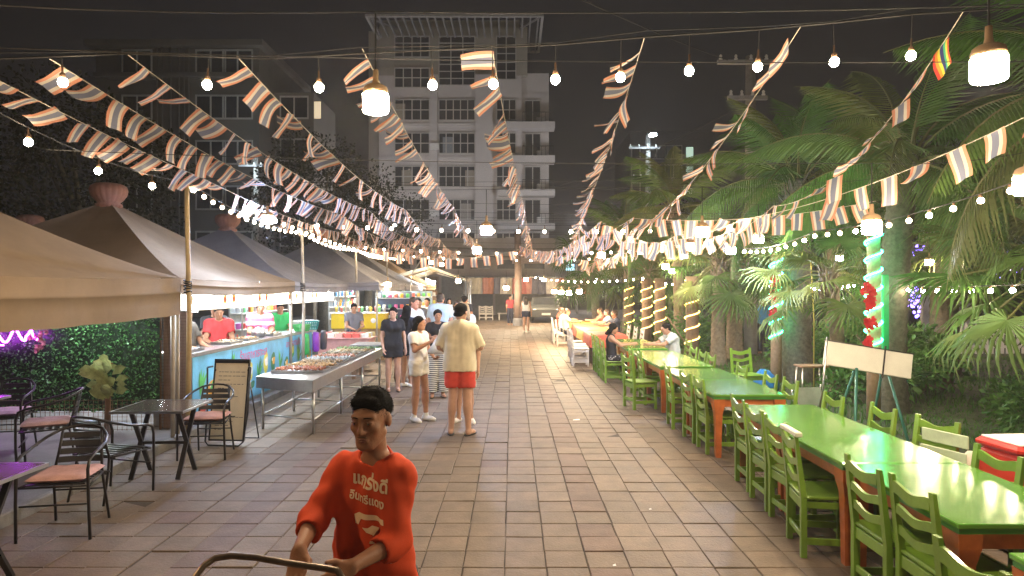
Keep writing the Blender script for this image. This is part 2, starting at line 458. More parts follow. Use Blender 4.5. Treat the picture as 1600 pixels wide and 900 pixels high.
acm = MB(); acm.bev((0,0,0), (.85,.32,.6), .03); acm.lathe([(.02,-.17),(.22,-.17),(.24,-.16)], 12) if False else None
ac_me = acm.mesh('air_conditioner', MT['plastic_white'])
for f in range(7):
    zc = bz(172) - f*3.17
    link('air_conditioner', ac_me, B, (bx(846), .25, zc-.95))
    if f % 2: link('air_conditioner', ac_me, B, (bx(680), -.55, zc-.4))
cur = [mat('curtain_%d' % i, c, .8) for i, c in enumerate([(.30,.27,.22),(.22,.25,.28),(.34,.32,.30)])]
for k, (px, f) in enumerate([(625,0),(700,1),(728,3),(636,2),(655,4),(695,5),(735,2),(783,1),(798,4)]):
    q = MB(); q.bbox(-.5,.5,-.022,-.0205,-.95,.6); q.build('curtain', cur[k % 3], B, loc=(bx(px), -.03, bz(172)-f*3.17))
# lower apartment block behind the dark trees on the left
YL = 46.0
def lx(px): return (px-800)/1050*YL
def lz(py): return 2-(py-450)/1050*YL
lw_m = mat('cream_render', (.15,.138,.122), .85, var=.15, vs=.5)
L_ = thing('apartment_block', 'dim cream apartment block with drain pipes behind the left trees', 'building', (0,YL,0))
mb = MB(); mb.bbox(lx(150), lx(405), 0, 10, 0, lz(75)); mb.build('wall', lw_m, L_)
mb = MB(); mb.bbox(lx(140), lx(415), -.6, 10.4, lz(75), lz(66)); mb.bbox(lx(150), lx(405), -.35, .02, lz(122), lz(115)); mb.build('cornice', lw_m, L_)
mb = MB(); mb.bbox(lx(405), lx(470), 3, 9, 0, lz(125)); mb.build('side_wing', lw_m, L_)
for px in (247,255,268,281,289,296):
    mb = MB(); mb.tube([(lx(px),-.14,2),(lx(px),-.14,lz(70))], .06, 6); mb.build('drain_pipe', lw_m, L_, True)
wl_ = window_meshes(2.0, 1.6, 2, 1); wl2 = window_meshes(3.2, 1.4, 3, 1)
for f in range(5):
    for px in (215, 330, 372): put_window(wl_, L_, lx(px), -.03, lz(97)-f*3.1)
    mb = MB(); mb.bbox(lx(172), lx(246), -.9, 0, lz(125)-f*3.1, lz(120)-f*3.1); mb.build('balcony_slab', lw_m, L_)
    if f < 4: put_window(wl_, L_, lx(438), 2.97, lz(150)-f*3.1)
lit = emit('lit_window', (1.0,.75,.45), .55, False)
mb = MB(); mb.bbox(lx(471), lx(482), 2.94, 2.99, lz(168), lz(140))
o = mb.build('lit_window', lit, L_)

# dark tower on the right with three lit windows
YT = 80.0
def tx(px): return (px-800)/1050*YT
def tz(py): return 2-(py-450)/1050*YT
T_ = thing('tower_block', 'dark tower with three lit windows behind the palms', 'building', (0,YT,0))
mb = MB(); mb.bbox(tx(985), tx(1115), 0, 12, 0, tz(205)); mb.build('wall', mat('dark_render', (.10,.10,.115), .8), T_)
for py in (238, 268, 296):
    mb = MB(); mb.bbox(tx(1072), tx(1083), -.06, -.02, tz(py+8), tz(py-8)); mb.build('lit_window', emit('lit_window_green%d' % py, (.62,.9,.7), .6, False), T_)
    for k in range(5):
        put_window(wl_, T_, tx(1000+k*13), -.03, tz(py))

# low shop house closing the far end
YS = 50.0
def sx_(px): return (px-800)/1050*YS
def sz_(py): return 2-(py-450)/1050*YS
S_ = thing('shop_house', 'low grey shop house closing the far end of the walkway', 'building', (0,YS,0))
mb = MB(); mb.bbox(sx_(610), sx_(868), 0, 9, 0, sz_(372)); mb.build('wall', mat('shop_render', (.30,.27,.26), .8, var=.2, vs=.6), S_)
mb = MB(); mb.bbox(sx_(600), sx_(872), -1.6, 0, sz_(402), sz_(395)); mb.build('awning', MT['concrete'], S_)
for i in range(6):
    x = sx_(625 + i*42); mb = MB(); mb.bbox(x-.75, x+.75, -.05, -.02, sz_(420), sz_(406)); mb.build('window', glass, S_)
    mb = MB(); mb.bbox(x-.9, x+.9, -.08, -.02, 0, sz_(432)); mb.build('shutter', mat('shutter_%d' % i, random.choice([(.12,.13,.15),(.22,.15,.12),(.16,.16,.14)]), .6), S_)
mb = MB(); mb.bbox(sx_(800), sx_(870), -.25, -.03, sz_(412), sz_(399)); mb.build('sign_band', mat('pink_grey_sign', (.42,.32,.30), .7), S_)
tag(MB().bbox(sx_(871), sx_(893), -.2, 0, sz_(413), sz_(401)).build('shop_sign', emit('green_sign_glow', (.35,1.0,.5), 1.5, False), loc=(0,YS,0)), 'small glowing green shop sign at the far end', 'sign')
tag(MB().bbox(sx_(882), sx_(895), -.2, 0, sz_(423), sz_(413.5)).build('shop_sign', emit('blue_sign_glow', (.35,.8,1.0), 1.6, False), loc=(0,YS-1,0)), 'small glowing pale blue sign under the green one', 'sign')
# ------------------------------------------------------------------ palms, shrubs, trees
trunk_m = mat('palm_trunk', (.20,.16,.115), .9, var=.4, vs=14, bump=.9, bs=25)
trunk_dk = mat('palm_trunk_dark', (.10,.095,.075), .95, var=.45, vs=14, bump=.9, bs=25)
leaf_ms = [two_sided('palm_leaf_%d' % i, c, .5, .28, var=.3, vs=2, objvar=.2) for i, c in enumerate([(.07,.16,.034),(.10,.18,.042),(.13,.165,.045)])]

def feather_frond(L, droop, n=46):
    """one pinnate frond along +X from the origin, arching then drooping"""
    mb = MB(); pts = []
    for i in range(13):
        u = i/12; pts.append(Vector((L*(u - .10*droop*u*u), 0, L*(.50*u - (.42+.45*droop)*u*u))))
    mb.mi = 0; mb.tube(pts, [.022*(1-.85*i/12) for i in range(13)], 5)
    for i in range(n):
        u = .16 + .84*i/(n-1); k = min(int(u*12), 11); f = u*12-k
        p = pts[k].lerp(pts[k+1], f); t = (pts[k+1]-pts[k]).normalized()
        ln = L*.30*math.sin(PI*min(1, .18+u*.86))**.7 * random.uniform(.85,1.1)
        for s in (-1,1):
            d = (Vector((0,s,0))*.80 + t*(.45+.5*u) + Vector((0,0,-.20))).normalized()
            w = .016*L/2; e = t
            a = p; b = p + d*ln*.5 + Vector((0,0,-ln*.14)); c = p + d*ln*.92 + Vector((0,0,-ln*random.uniform(.40,.62)))
            mb.mi = 1
            mb.add([a-e*w*.5, a+e*w*.5, b+e*w, b-e*w, c], [(0,1,2,3),(3,2,4)])
    return mb
def fan_frond(rad, n=34, pet=.7):
    """one fan leaf on its stalk, along +X"""
    mb = MB(); mb.mi = 0
    tip = Vector((pet, 0, -.08*pet)); mb.tube([(0,0,0),(pet*.5,0,.03),tip], [.017,.012,.009], 5)
    for i in range(n):
        a = -2.35 + 4.7*i/(n-1) + random.gauss(0,.02)
        ln = rad*(.72+.28*math.cos(a*.62))*random.uniform(.9,1.05)
        d = Vector((math.cos(a), math.sin(a), .10*math.cos(3*a)))
        e = Vector((-math.sin(a), math.cos(a), 0)); w = rad*.030
        p1 = tip + d*ln*.55 + Vector((0,0,-.05*ln)); p2 = tip + d*ln*.85 + Vector((0,0,-.20*ln*random.uniform(.7,1.3))); p3 = tip + d*ln + Vector((0,0,-.46*ln*random.uniform(.7,1.3)))
        mb.mi = 1; lift = Vector((0,0,.02*rad))
        mb.add([tip-e*.006, tip+e*.006, p1+e*w, p1+lift*(1), p1-e*w, p2+e*w*.7, p2+lift*.5, p2-e*w*.7, p3], [(0,1,2,3),(0,3,4),(3,2,5,6),(4,3,6,7),(6,5,8),(7,6,8)])
    return mb
stalk_m = mat('frond_stalk', (.14,.15,.05), .6)
FE = [feather_frond(2.3, d).mesh('frond', [stalk_m, leaf_ms[i % 3]]) for i, d in enumerate((.35,.6,.85,1.1))]
FA = [fan_frond(.62, 34, .75).mesh('frond', [stalk_m, leaf_ms[i % 3]]) for i in range(3)]
def trunk(mb, h, r0, r1, lean, rings):
    pts = []; rr = []
    n = rings*2
    for i in range(n+1):
        u = i/n; pts.append((lean[0]*u*u, lean[1]*u*u, -.03 + (h+.03)*u)); rr.append((r0+(r1-r0)*u)*(1+(.07 if i % 2 else -.03)) + (.06*(1-u*6) if u < .16 else 0))
    mb.tube(pts, rr, 14)
def palm(label, x, y, h, kind, nf, size, r=.11, lean=(0,0), tm=None, low=-.55, spin=0, name='palm_tree', sk=None):
    t = thing(name, label, 'palm tree', (x, y, 0), spin, 'palms along the lawn')
    mb = MB(); trunk(mb, h, r*1.15, r*.85, lean, max(8,int(h*7))); mb.build('trunk', tm or trunk_m, t, True)
    boots = MB()
    for k in range(26):
        a = k*2.4; z = h-.55+.6*k/26; q = r*.9
        boots.tube([(lean[0]+q*math.cos(a)*.8, lean[1]+q*math.sin(a)*.8, z-.1), (lean[0]+q*1.7*math.cos(a), lean[1]+q*1.7*math.sin(a), z+.12)], [.035,.012], 5)
    boots.build('leaf_base', tm or trunk_m, t, True)
    for k in range(nf):
        a = k*2.39996 + random.uniform(-.2,.2); u = k/(nf-1)
        el = low + (1.25-low)*u + random.uniform(-.12,.12)      # oldest leaves hang lowest
        me = random.choice(FE) if kind == 'feather' else random.choice(FA)
        o = link('frond', me, t, (lean[0]+.5*r*math.cos(a), lean[1]+.5*r*math.sin(a), h-.18+.22*u))
        o.rotation_euler = Euler((random.uniform(-.35,.35), -el, a), 'XYZ'); s = size*random.uniform(.85,1.12)*(1-.18*u); o.scale = (s,s,s)
    return t
palm('feather palm with the thick dark trunk behind the nearer green neon post', 5.95, 10.6, 4.05, 'feather', 20, 1.15, .21, (.1,-.3), trunk_dk, low=-.75)
palm('feather palm with wide mottled trunk beside the farther green neon post', 6.05, 14.3, 4.3, 'feather', 18, 1.25, .28, (0,0), trunk_dk, low=-.7)
palm('small fan palm with a bare slim trunk left of the lone green chair', 5.30, 17.3, 2.75, 'fan', 24, 1.35, .16, (.0,-.1), low=-.9)
palm('fan palm with a diamond patterned trunk right behind the slim one', 6.15, 18.6, 2.9, 'fan', 22, 1.35, .20, (.1,0), low=-.9)
palm('low fan palm whose leaves spread between the two green neon posts', 5.95, 12.2, 2.35, 'fan', 22, 1.15, .12, (-.3,-.2), low=-.7)
palm('broad fan palm at the right edge in front of the white fence', 7.25, 8.9, 2.35, 'fan', 24, 1.55, .13, (0,-.2), low=-.75)
palm('tall feather palm hanging its fronds into the upper right corner', 6.7, 6.9, 4.2, 'feather', 18, 1.15, .16, (-.2,0), low=-.8)
palm('tall feather palm far behind the yellow lit posts', 5.6, 22.5, 4.7, 'feather', 18, 1.4, .16, (-.2,0), low=-.7)
palm('feather palm left of the tower, over the far tables', 4.7, 27.5, 3.9, 'feather', 18, 1.4, .15, (0,0), low=-.7)
palm('short fan palm farthest along the lawn', 5.2, 25.5, 2.7, 'fan', 20, 1.4, .16, (0,0), low=-.8)
palm('fan palm leaning over the far diners', 3.9, 31.0, 3.1, 'fan', 22, 1.7, .18, (-.3,0), low=-.8)
palm('feather palm with high crown behind the utility pole', 8.6, 18.0, 4.8, 'feather', 18, 1.5, .18, (0,0), low=-.6)
palm('fan palm standing deep in the garden under the violet lights', 8.4, 13.2, 2.9, 'fan', 22, 1.5, .17, (0,0), low=-.8)
palm('fan palm in front of the white tent deep in the garden', 9.9, 15.2, 3.4, 'fan', 22, 1.6, .17, (0,0), low=-.8)
palm('feather palm rising behind the right edge of the garden', 9.4, 11.0, 4.7, 'feather', 18, 1.3, .17, (0,0), low=-.7)

shrub_ms = [two_sided('shrub_leaf_%d' % i, c, .5, .25, var=.3, objvar=.25) for i, c in enumerate([(.065,.17,.035),(.09,.20,.045),(.05,.125,.03)])]
def shrub_mesh(n, seed):
    rnd = random.Random(seed); mb = MB()
    lobes = [(Vector((rnd.uniform(-.5,.5), rnd.uniform(-.4,.4), rnd.uniform(.25,.75))), rnd.uniform(.22,.42)) for _ in range(8)]
    for i in range(n):
        c, r_ = rnd.choice(lobes)
        d = Vector((rnd.gauss(0,1), rnd.gauss(0,1), rnd.gauss(0,1))).normalized()
        p = c + d*r_*rnd.random()**.4; p.z = max(.02, p.z)
        t = (d + Vector((rnd.gauss(0,.5), rnd.gauss(0,.5), rnd.gauss(.2,.5)))).normalized(); e = t.orthogonal().normalized()
        e = Matrix.Rotation(rnd.random()*6.3, 3, t) @ e
        ln = rnd.uniform(.07,.15); w = ln*.22
        mb.mi = rnd.randrange(3)
        mb.add([p, p+t*ln*.5+e*w, p+t*ln+Vector((0,0,-.02)), p+t*ln*.5-e*w], [(0,1,2,3)])
    return mb.mesh('foliage', shrub_ms)
SH = [shrub_mesh(1500, s) for s in range(3)]
st = MB()
for k in range(7):
    a = k*.9; st.tube([(0,0,-.02),(.15*math.cos(a),.12*math.sin(a),.3),(.35*math.cos(a),.3*math.sin(a),.6)], [.014,.01,.005], 5)
stm = st.mesh('stem', trunk_m, True)
spots = [(6.5,8.2,.8,'leafy shrub nearest the white blank sign'),(7.3,8.9,.75,'leafy shrub beside the path to the white fence'),(8.4,10.6,.75,'leafy shrub in front of the white picket fence'),
 (5.9,6.6,.9,'leafy shrub at the right edge behind the red cooler'),(7.0,7.4,.75,'leafy shrub farthest right in front of the palms'),(6.4,11.6,1.2,'dark shrub under the low fan palm'),(7.6,12.5,1.3,'dark shrub deep between the palms'),
 (6.9,15.5,1.2,'shrub behind the lone green chair'),(8.4,16.0,1.4,'tall shrub behind the farther neon post'),(6.3,20.6,1.3,'shrub behind the slim palm trunks'),(5.0,23.6,1.2,'shrub among the yellow lit posts'),
 (4.9,19.6,.9,'low shrub behind the seated man in the pale shirt'),]
for i, (x, y, s, lab) in enumerate(spots):
    t = thing('shrub', lab, 'shrub', (x, y, 0), random.random()*6, 'shrubs on the lawn'); t.scale = (s*1.1, s*1.1, s)
    link('foliage', SH[i % 3], t); link('stem', stm, t)

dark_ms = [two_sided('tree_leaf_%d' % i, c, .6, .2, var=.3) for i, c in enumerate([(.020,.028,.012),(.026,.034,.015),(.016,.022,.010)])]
def broad_tree(label, x, y, h, rad, seed, nleaf=9000):
    rnd = random.Random(seed); t = thing('broadleaf_tree', label, 'tree', (x, y, 0), 0, 'dark trees behind the tents')
    mb = MB(); mb.tube([(0,0,-.05),(.1,0,h*.3),(0,.1,h*.55)], [.26,.2,.13], 9)
    lobes = []
    for k in range(13):
        a = k*2.4; u = k/12; c = Vector((rad*.72*math.cos(a)*math.sin(.5+u*2.2), rad*.72*math.sin(a)*math.sin(.5+u*2.2), h*(.42+.48*u)))
        lobes.append((c, rad*rnd.uniform(.28,.45))); mb.tube([(0,.05,h*(.28+.2*u)), c*.6+Vector((0,0,h*.2)), c], [.10,.06,.02], 6)
    mb.build('trunk', trunk_dk, t, True)
    cr = MB()
    for i in range(nleaf):
        c, q = rnd.choice(lobes); d = Vector((rnd.gauss(0,1), rnd.gauss(0,1), rnd.gauss(0,1))).normalized()
        p = c + d*q*rnd.random()**.45
        tt = (d + Vector((rnd.gauss(0,.6), rnd.gauss(0,.6), rnd.gauss(-.2,.5)))).normalized(); e = Matrix.Rotation(rnd.random()*6.3,3,tt) @ tt.orthogonal().normalized()
        ln = rnd.uniform(.09,.19); w = ln*.3; cr.mi = rnd.randrange(3)
        cr.add([p, p+tt*ln*.5+e*w, p+tt*ln, p+tt*ln*.5-e*w], [(0,1,2,3)])
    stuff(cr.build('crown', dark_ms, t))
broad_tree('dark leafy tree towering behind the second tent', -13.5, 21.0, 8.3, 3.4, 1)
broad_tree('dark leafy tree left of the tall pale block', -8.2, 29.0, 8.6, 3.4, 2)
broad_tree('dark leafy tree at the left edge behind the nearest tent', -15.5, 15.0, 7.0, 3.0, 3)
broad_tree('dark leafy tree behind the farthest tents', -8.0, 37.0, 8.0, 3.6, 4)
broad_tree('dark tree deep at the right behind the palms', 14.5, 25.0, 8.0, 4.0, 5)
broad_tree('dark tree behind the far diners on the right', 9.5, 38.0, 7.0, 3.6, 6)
# ------------------------------------------------------------------ string lights, hanging lamps, bunting
def sagged(a, b, sag, n=40, wob=0.0):
    a, b = Vector(a), Vector(b); out = []
    for i in range(n+1):
        u = i/n; p = a.lerp(b, u); p.z -= sag*4*u*(1-u); p.z += wob*math.sin(u*17) ; out.append(p)
    return out
def walk(pts, step, start=0.0):
    """points and directions every `step` metres along a polyline"""
    out = []; need = start
    for p, q in zip(pts[:-1], pts[1:]):
        d = q-p; l = d.length; s = 0.0
        while s + need <= l:
            s += need; out.append((p + d*(s/l), d.normalized())); need = step
        need -= (l-s)
    return out
bm = MB(); bm.ball((0,0,-.125), (.034,.034,.036), 12, 8); bulb_big = {k: bm.mesh('bulb', MT[k], True) for k in ('bulb_on','bulb')}
so = MB(); so.lathe([(.007,0),(.007,-.055),(.018,-.06),(.021,-.075),(.019,-.10),(.012,-.104)], 10); sock_big = so.mesh('socket', MT['socket'], True)
bm = MB(); bm.ball((0,0,-.055), .026, 8, 6); bulb_sm = bm.mesh('bulb', MT['bulb'], True); bulb_sm_on = bm.mesh('bulb', MT['bulb_on'], True)
so = MB(); so.lathe([(.004,0),(.012,-.008),(.013,-.032),(.008,-.036)], 8); sock_sm = so.mesh('socket', MT['socket'], True)
def light_string(label, pts, step, start, big=False, on=1, cable=.006, group='strings of bulbs overhead'):
    t = thing('light_string', label, 'string lights', pts[0], 0, group); o = Vector(pts[0])
    mb = MB(); mb.tube([Vector(p)-o for p in pts], cable, 5); mb.build('cable', MT['wire'], t, True)
    for i, (p, d) in enumerate(walk([Vector(p) for p in pts], step, start)):
        lit_ = on and i % on == 0
        me = (bulb_big['bulb_on' if lit_ else 'bulb'] if big else (bulb_sm_on if lit_ else bulb_sm))
        b = link('bulb', me, t, p-o, (random.uniform(-.12,.12), random.uniform(-.12,.12), 0)); link('socket', sock_big if big else sock_sm, b)
        if not big: b.scale = (1.15,1.15,1.15)
    return t
Yc = 5.0
front = [at(-120,108,Yc), at(0,92,Yc), at(200,84,Yc), at(420,92,Yc), at(560,84,Yc), at(770,74,Yc), at(870,70,Yc), at(1010,58,Yc), at(1190,46,Yc), at(1300,36,Yc), at(1430,22,Yc), at(1600,12,Yc), at(1720,2,Yc)]
t = thing('light_string', 'nearest cable of globe bulbs hung right across the top of the picture', 'string lights', front[0], 0, 'strings of bulbs overhead'); o0 = front[0]
mb = MB(); mb.tube([p-o0 for p in front], .0065, 5); mb.tube([p-o0+Vector((0,.01,.03+.02*math.sin(i*2))) for i, p in enumerate(front)], .003, 4); mb.build('cable', MT['wire'], t, True)
def cable_z(pts, x):
    for p, q in zip(pts[:-1], pts[1:]):
        if p.x <= x <= q.x: return p.lerp(q, (x-p.x)/(q.x-p.x))
    return pts[-1]
drop_mb = MB(); drop_mb.tube([(0,0,0),(0,0,-.10)], .004, 5); drop_me = drop_mb.mesh('drop_wire', MT['wire'])
for px, py in [(97,128),(325,133),(498,137),(675,133),(770,131),(868,124),(970,121),(1077,111),(1185,104),(1303,97),(1424,87)]:
    w = at(px, py, Yc); c = cable_z(front, w.x); ln = max(.13, c.z - w.z - .0)
    b = link('bulb', bulb_big['bulb_on'], t, Vector((w.x, Yc, w.z+.125))-o0, (random.uniform(-.06,.06), random.uniform(-.06,.06), 0)); link('socket', sock_big, b)
    if ln > .14:
        d = link('drop_wire', drop_me, b); d.scale = (1,1,(ln-.125)/.10); d.location = (0,0,ln-.125)
light_string('string of globe bulbs sagging over the nearest tent at the left edge', sagged((-4.10,3.8,3.72),(-4.14,8.62,3.36),.22), 1.0, .95, True, 1)
light_string('dense string of small bulbs along the tall poles of the tents', sagged((-4.16,8.62,3.36),(-4.16,13.35,3.16),.14)+sagged((-4.16,13.35,3.16),(-4.16,17.95,3.10),.12)[1:]+sagged((-4.16,17.95,3.10),(-4.1,22.4,3.1),.12)[1:], .30, .15, False, 6)
light_string('second dense string of small bulbs just inside the tent poles', sagged((-3.7,9.2,3.18),(-3.6,22.4,3.0),.15), .38, .15, False, 8)
light_string('cable of globe bulbs crossing the walkway at the middle tents', sagged((-4.15,13.35,3.38),(4.6,12.6,3.25),.10), .50, .3, True, 2)
light_string('cable of globe bulbs crossing the walkway farther back', sagged((-4.15,17.95,3.2),(4.6,17.6,3.15),.14), .50, .25, True, 3)
light_string('farthest cable of bulbs crossing the walkway', sagged((-4.1,23,3.25),(4.2,23,3.2),.16), .50, .25, True, 3)
light_string('string of bulbs above the green tables on the right', sagged((4.35,5.3,2.98),(4.25,9.4,2.80),.10)+sagged((4.25,9.4,2.80),(4.4,13,2.78),.1)[1:], .36, .2, False, 4)
light_string('low string of bulbs looping through the garden on the right', sagged((5.75,7.2,2.05),(6.2,12.2,2.10),.05)+sagged((6.2,12.2,2.10),(7.6,18.5,2.15),.08)[1:]+sagged((7.6,18.5,2.15),(5.2,24,2.25),.1)[1:], .40, .2, False, 1)
light_string('thin string of bulbs over the far diners', sagged((4.0,20,2.35),(.8,27,2.5),.15), .45, .2, False, 3)

lm = MB(); lm.lathe([(.050,-.035),(.074,-.032),(.0805,-.02),(.0805,.075),(.078,.079)], 14); lamp_me = {k: lm.mesh('diffuser', MT[k], True) for k in ('lamp','lamp_far','lamp_cool','lamp_assumed')}
lc = MB(); lc.lathe([(.079,.080),(.078,.105),(.070,.128),(.048,.142),(.024,.150),(.018,.175),(.016,.235)], 14); lampcap_me = lc.mesh('cap', MT['cap'], True)
lwr = MB(); lwr.tube([(0,0,.235),(0,0,.60)], .006, 5); lampw_me = lwr.mesh('cord', MT['wire'])
def lamp(label, px, py, Y, kind='lamp', s=1.0, cord=1.0):
    t = thing('hanging_lamp', label, 'lamp', at(px, py, Y), 0, 'big lamps hung over the walkway')
    link('diffuser', lamp_me[kind], t); link('cap', lampcap_me, t); c = link('cord', lampw_me, t); c.scale = (1,1,cord); c.location = (0,0,.235*(1-cord))
    t.scale = (s,s,s)
    if 2 < Y < 18.6 and px > 0:      # the wire across the walkway that carries it
        top_ = at(px, py, Y) + Vector((0,0,.60*s*cord if cord == 1 else .235+.365*cord)); xe = 4.7 if top_.x < 4.5 else top_.x+1.2
        wb = MB(); wb.tube(sagged((-4.16,Y,top_.z+.12), top_, .05, 8) + sagged(top_, (xe,Y,top_.z+.12), .05, 8)[1:], .0035, 4)
        wire_o = tag(wb.build('support_wire', MT['wire']), 'thin wire that carries the ' + label, 'wire', 'wires carrying the lamps'); wire_o['label'] = ' '.join(wire_o['label'].split()[:16])
    return t
lamp('big warm lamp hanging before the tall pale block', 587, 168, 4.0, s=.95)
lamp('biggest warm lamp at the upper right corner', 1545, 116, 2.7, s=.82)
lamp('warm lamp cut by the right edge over the tables', 1606, 296, 4.3, cord=1.6)
lamp('warm lamp above the middle of the walkway', 760, 363, 9.4)
lamp('cool blue lamp right below the middle warm lamp', 745, 393, 13.0, 'lamp_cool')
lamp('cool blue lamp in front of the third tent', 418, 346, 10.2, 'lamp_cool')
lamp('warm lamp beside the top of the nearer green neon post', 1362, 360, 6.0)
lamp('warm lamp over the second green table', 1097, 366, 8.5)
lamp('warm lamp between the second and third tables', 1185, 376, 11.2)
lamp('cool blue lamp over the third green table', 1142, 394, 12.0, 'lamp_cool')
lamp('warm lamp left of the cool lamp over the third table', 1080, 388, 11.5)
lamp('warm lamp over the couple at the table', 1003, 394, 14.0)
lamp('warm lamp hanging just past the couple at the table', 940, 400, 16.0)
lamp('small warm lamp by the far palms', 1040, 418, 16.8)
lamp('small white lamp by the slim palm trunks', 1050, 425, 18.5, 'lamp')
lamp('first warm lamp of the four over the far diners', 866, 457, 24.0, 'lamp_far')
lamp('second warm lamp of the four over the far diners', 877, 458, 23.0, 'lamp_far')
lamp('third warm lamp of the four over the far diners', 889, 459, 22.0, 'lamp_far')
lamp('fourth warm lamp of the four over the far diners', 905, 457, 21.0, 'lamp_far')
lamp('warm lamp under the far left canopy', 674, 411, 27.0, 'lamp_far')
lamp('warm lamp right of the one under the far left canopy', 690, 414, 29.0, 'lamp_far')
lamp('bright white lamp at the far end near the white chairs', 791, 451, 34.0, 'lamp', 1.5)
lamp('warm lamp low behind the group of people', 606, 446, 19.0, 'lamp_far', 1.0)
lamp('assumed unseen warm lamp hung beside the photographer over the near left tables', 0, 0, 1.0, 'lamp_assumed').location = (-3.3,2.1,3.35)  # lamp out of view, assumed from the amber light on tent and floor
lamp('assumed unseen warm lamp hung behind the photographer, right of the walkway', 0, 0, 1.0).location = (2.6,-3.2,3.3)  # unseen lamp, assumed and added to light the front of the man
lamp('added warm lamp deep in the garden behind the mottled palm', 1312, 405, 15.5, 'lamp', 1.0)  # extra lamp added to brighten the garden
lamp('added warm lamp among the fan palms right of the nearer neon post', 1452, 412, 11.5, 'lamp', .8)  # another extra lamp, added to light up the palm leaves
lamp('white lamp at the right edge over the picket fence', 1590, 408, 18.5, 'lamp', 1.2)
for i_, px_ in enumerate((822,850,930)): lamp('%s lamp over the far end near the parked car, from the left' % ORD[i_], px_, 438, 38.0, 'lamp_far', 1.3)
lamp('warm lamp before the hanging clothes at the far end', 716, 440, 31.0, 'lamp_far', 1.3)

# bunting: every flag its own piece, hung by its short edge
def flag_mat(name, cols, stops):
    m = bpy.data.materials.new(name); m.use_nodes = True; N = m.node_tree.nodes; L = m.node_tree.links
    b = N['Principled BSDF']; b.inputs['Roughness'].default_value = .75
    uv = N.new('ShaderNodeUVMap'); sp = N.new('ShaderNodeSeparateXYZ'); L.new(uv.outputs[0], sp.inputs[0])
    rp = N.new('ShaderNodeValToRGB'); rp.color_ramp.interpolation = 'CONSTANT'; el = rp.color_ramp.elements
    while len(el) < len(cols): el.new(.5)
    for e, c, s_ in zip(el, cols, stops): e.position = s_; e.color = (*c, 1)
    L.new(sp.outputs[0], rp.inputs[0])
    oi = N.new('ShaderNodeObjectInfo'); hs = N.new('ShaderNodeHueSaturation'); mr = N.new('ShaderNodeMapRange'); mr.inputs[3].default_value = .8; mr.inputs[4].default_value = 1.15
    L.new(oi.outputs['Random'], mr.inputs[0]); L.new(mr.outputs[0], hs.inputs['Value']); L.new(rp.outputs[0], hs.inputs['Color']); L.new(hs.outputs[0], b.inputs['Base Color'])
    tr = N.new('ShaderNodeBsdfTranslucent'); L.new(hs.outputs[0], tr.inputs[0]); mx = N.new('ShaderNodeMixShader'); mx.inputs[0].default_value = .42
    L.new(b.outputs[0], mx.inputs[1]); L.new(tr.outputs[0], mx.inputs[2]); L.new(mx.outputs[0], N['Material Output'].inputs[0])
    return m
RED = (.75,.33,.21); WHT = (.76,.69,.60); BLU = (.22,.24,.34)  # stripes paled: the glow of light on the cloth is mixed into the colours
flag_m = flag_mat('light_washed_stripes', [RED,WHT,BLU,WHT,RED], [0,.167,.333,.667,.833])
flag_rb = flag_mat('rainbow_cloth', [(.75,.06,.05),(.85,.35,.05),(.85,.75,.1),(.05,.06,.22),(.1,.6,.3),(.75,.8,.1),(.75,.12,.06)], [0,.14,.28,.42,.62,.76,.88])
FW, FL = .180, .255
def flag_geo(rnd, curl):
    nu, nv = 5, 7; vs = []; uvs = []
    ph = rnd.uniform(0,6.3); amp = rnd.uniform(.008,.02)
    ang = 0.0; y = 0.0; z = 0.0; rows = [(0.0,0.0,0.0)]
    for j in range(nv):
        ang += curl/nv + rnd.uniform(-.12,.12); y += math.sin(ang)*FL/nv; z -= math.cos(ang)*FL/nv; rows.append((y,z,ang))
    skew = rnd.uniform(-.10,.10); nar = rnd.uniform(.86,1.0)
    for j, (y, z, a_) in enumerate(rows):
        v = j/nv
        for i in range(nu+1):
            u = i/nu; x = (u-.5)*FW*(1-(1-nar)*v) + skew*v*v*FL
            off = amp*v*math.sin(u*5+ph+v*3)
            vs.append((x, y+off*math.cos(a_), z+off*math.sin(a_))); uvs.append((u, v))
    fs = [(j*(nu+1)+i, (j+1)*(nu+1)+i, (j+1)*(nu+1)+i+1, j*(nu+1)+i+1) for j in range(nv) for i in range(nu)]
    return vs, fs, uvs
def flag_mesh(vs, fs, uvs, m):
    me = bpy.data.meshes.new('flag'); me.from_pydata(vs, [], fs); me.materials.append(m)
    ul = me.uv_layers.new(name='UVMap'); idx = np.empty(len(me.loops), dtype=np.int32); me.loops.foreach_get('vertex_index', idx)
    ul.data.foreach_set('uv', np.array(uvs, dtype=np.float32)[idx].ravel())
    me.polygons.foreach_set('use_smooth', [True]*len(me.polygons)); me.update(); return me
rf = random.Random(11)
FLG = [flag_geo(rf, c) for c in (-.3,.1,.3,.6,.9,.5,-.1,.2,.75)]
FLM = [flag_mesh(*g_, flag_m) for g_ in FLG]; FLR = flag_mesh(*flag_geo(rf,.2), flag_rb)
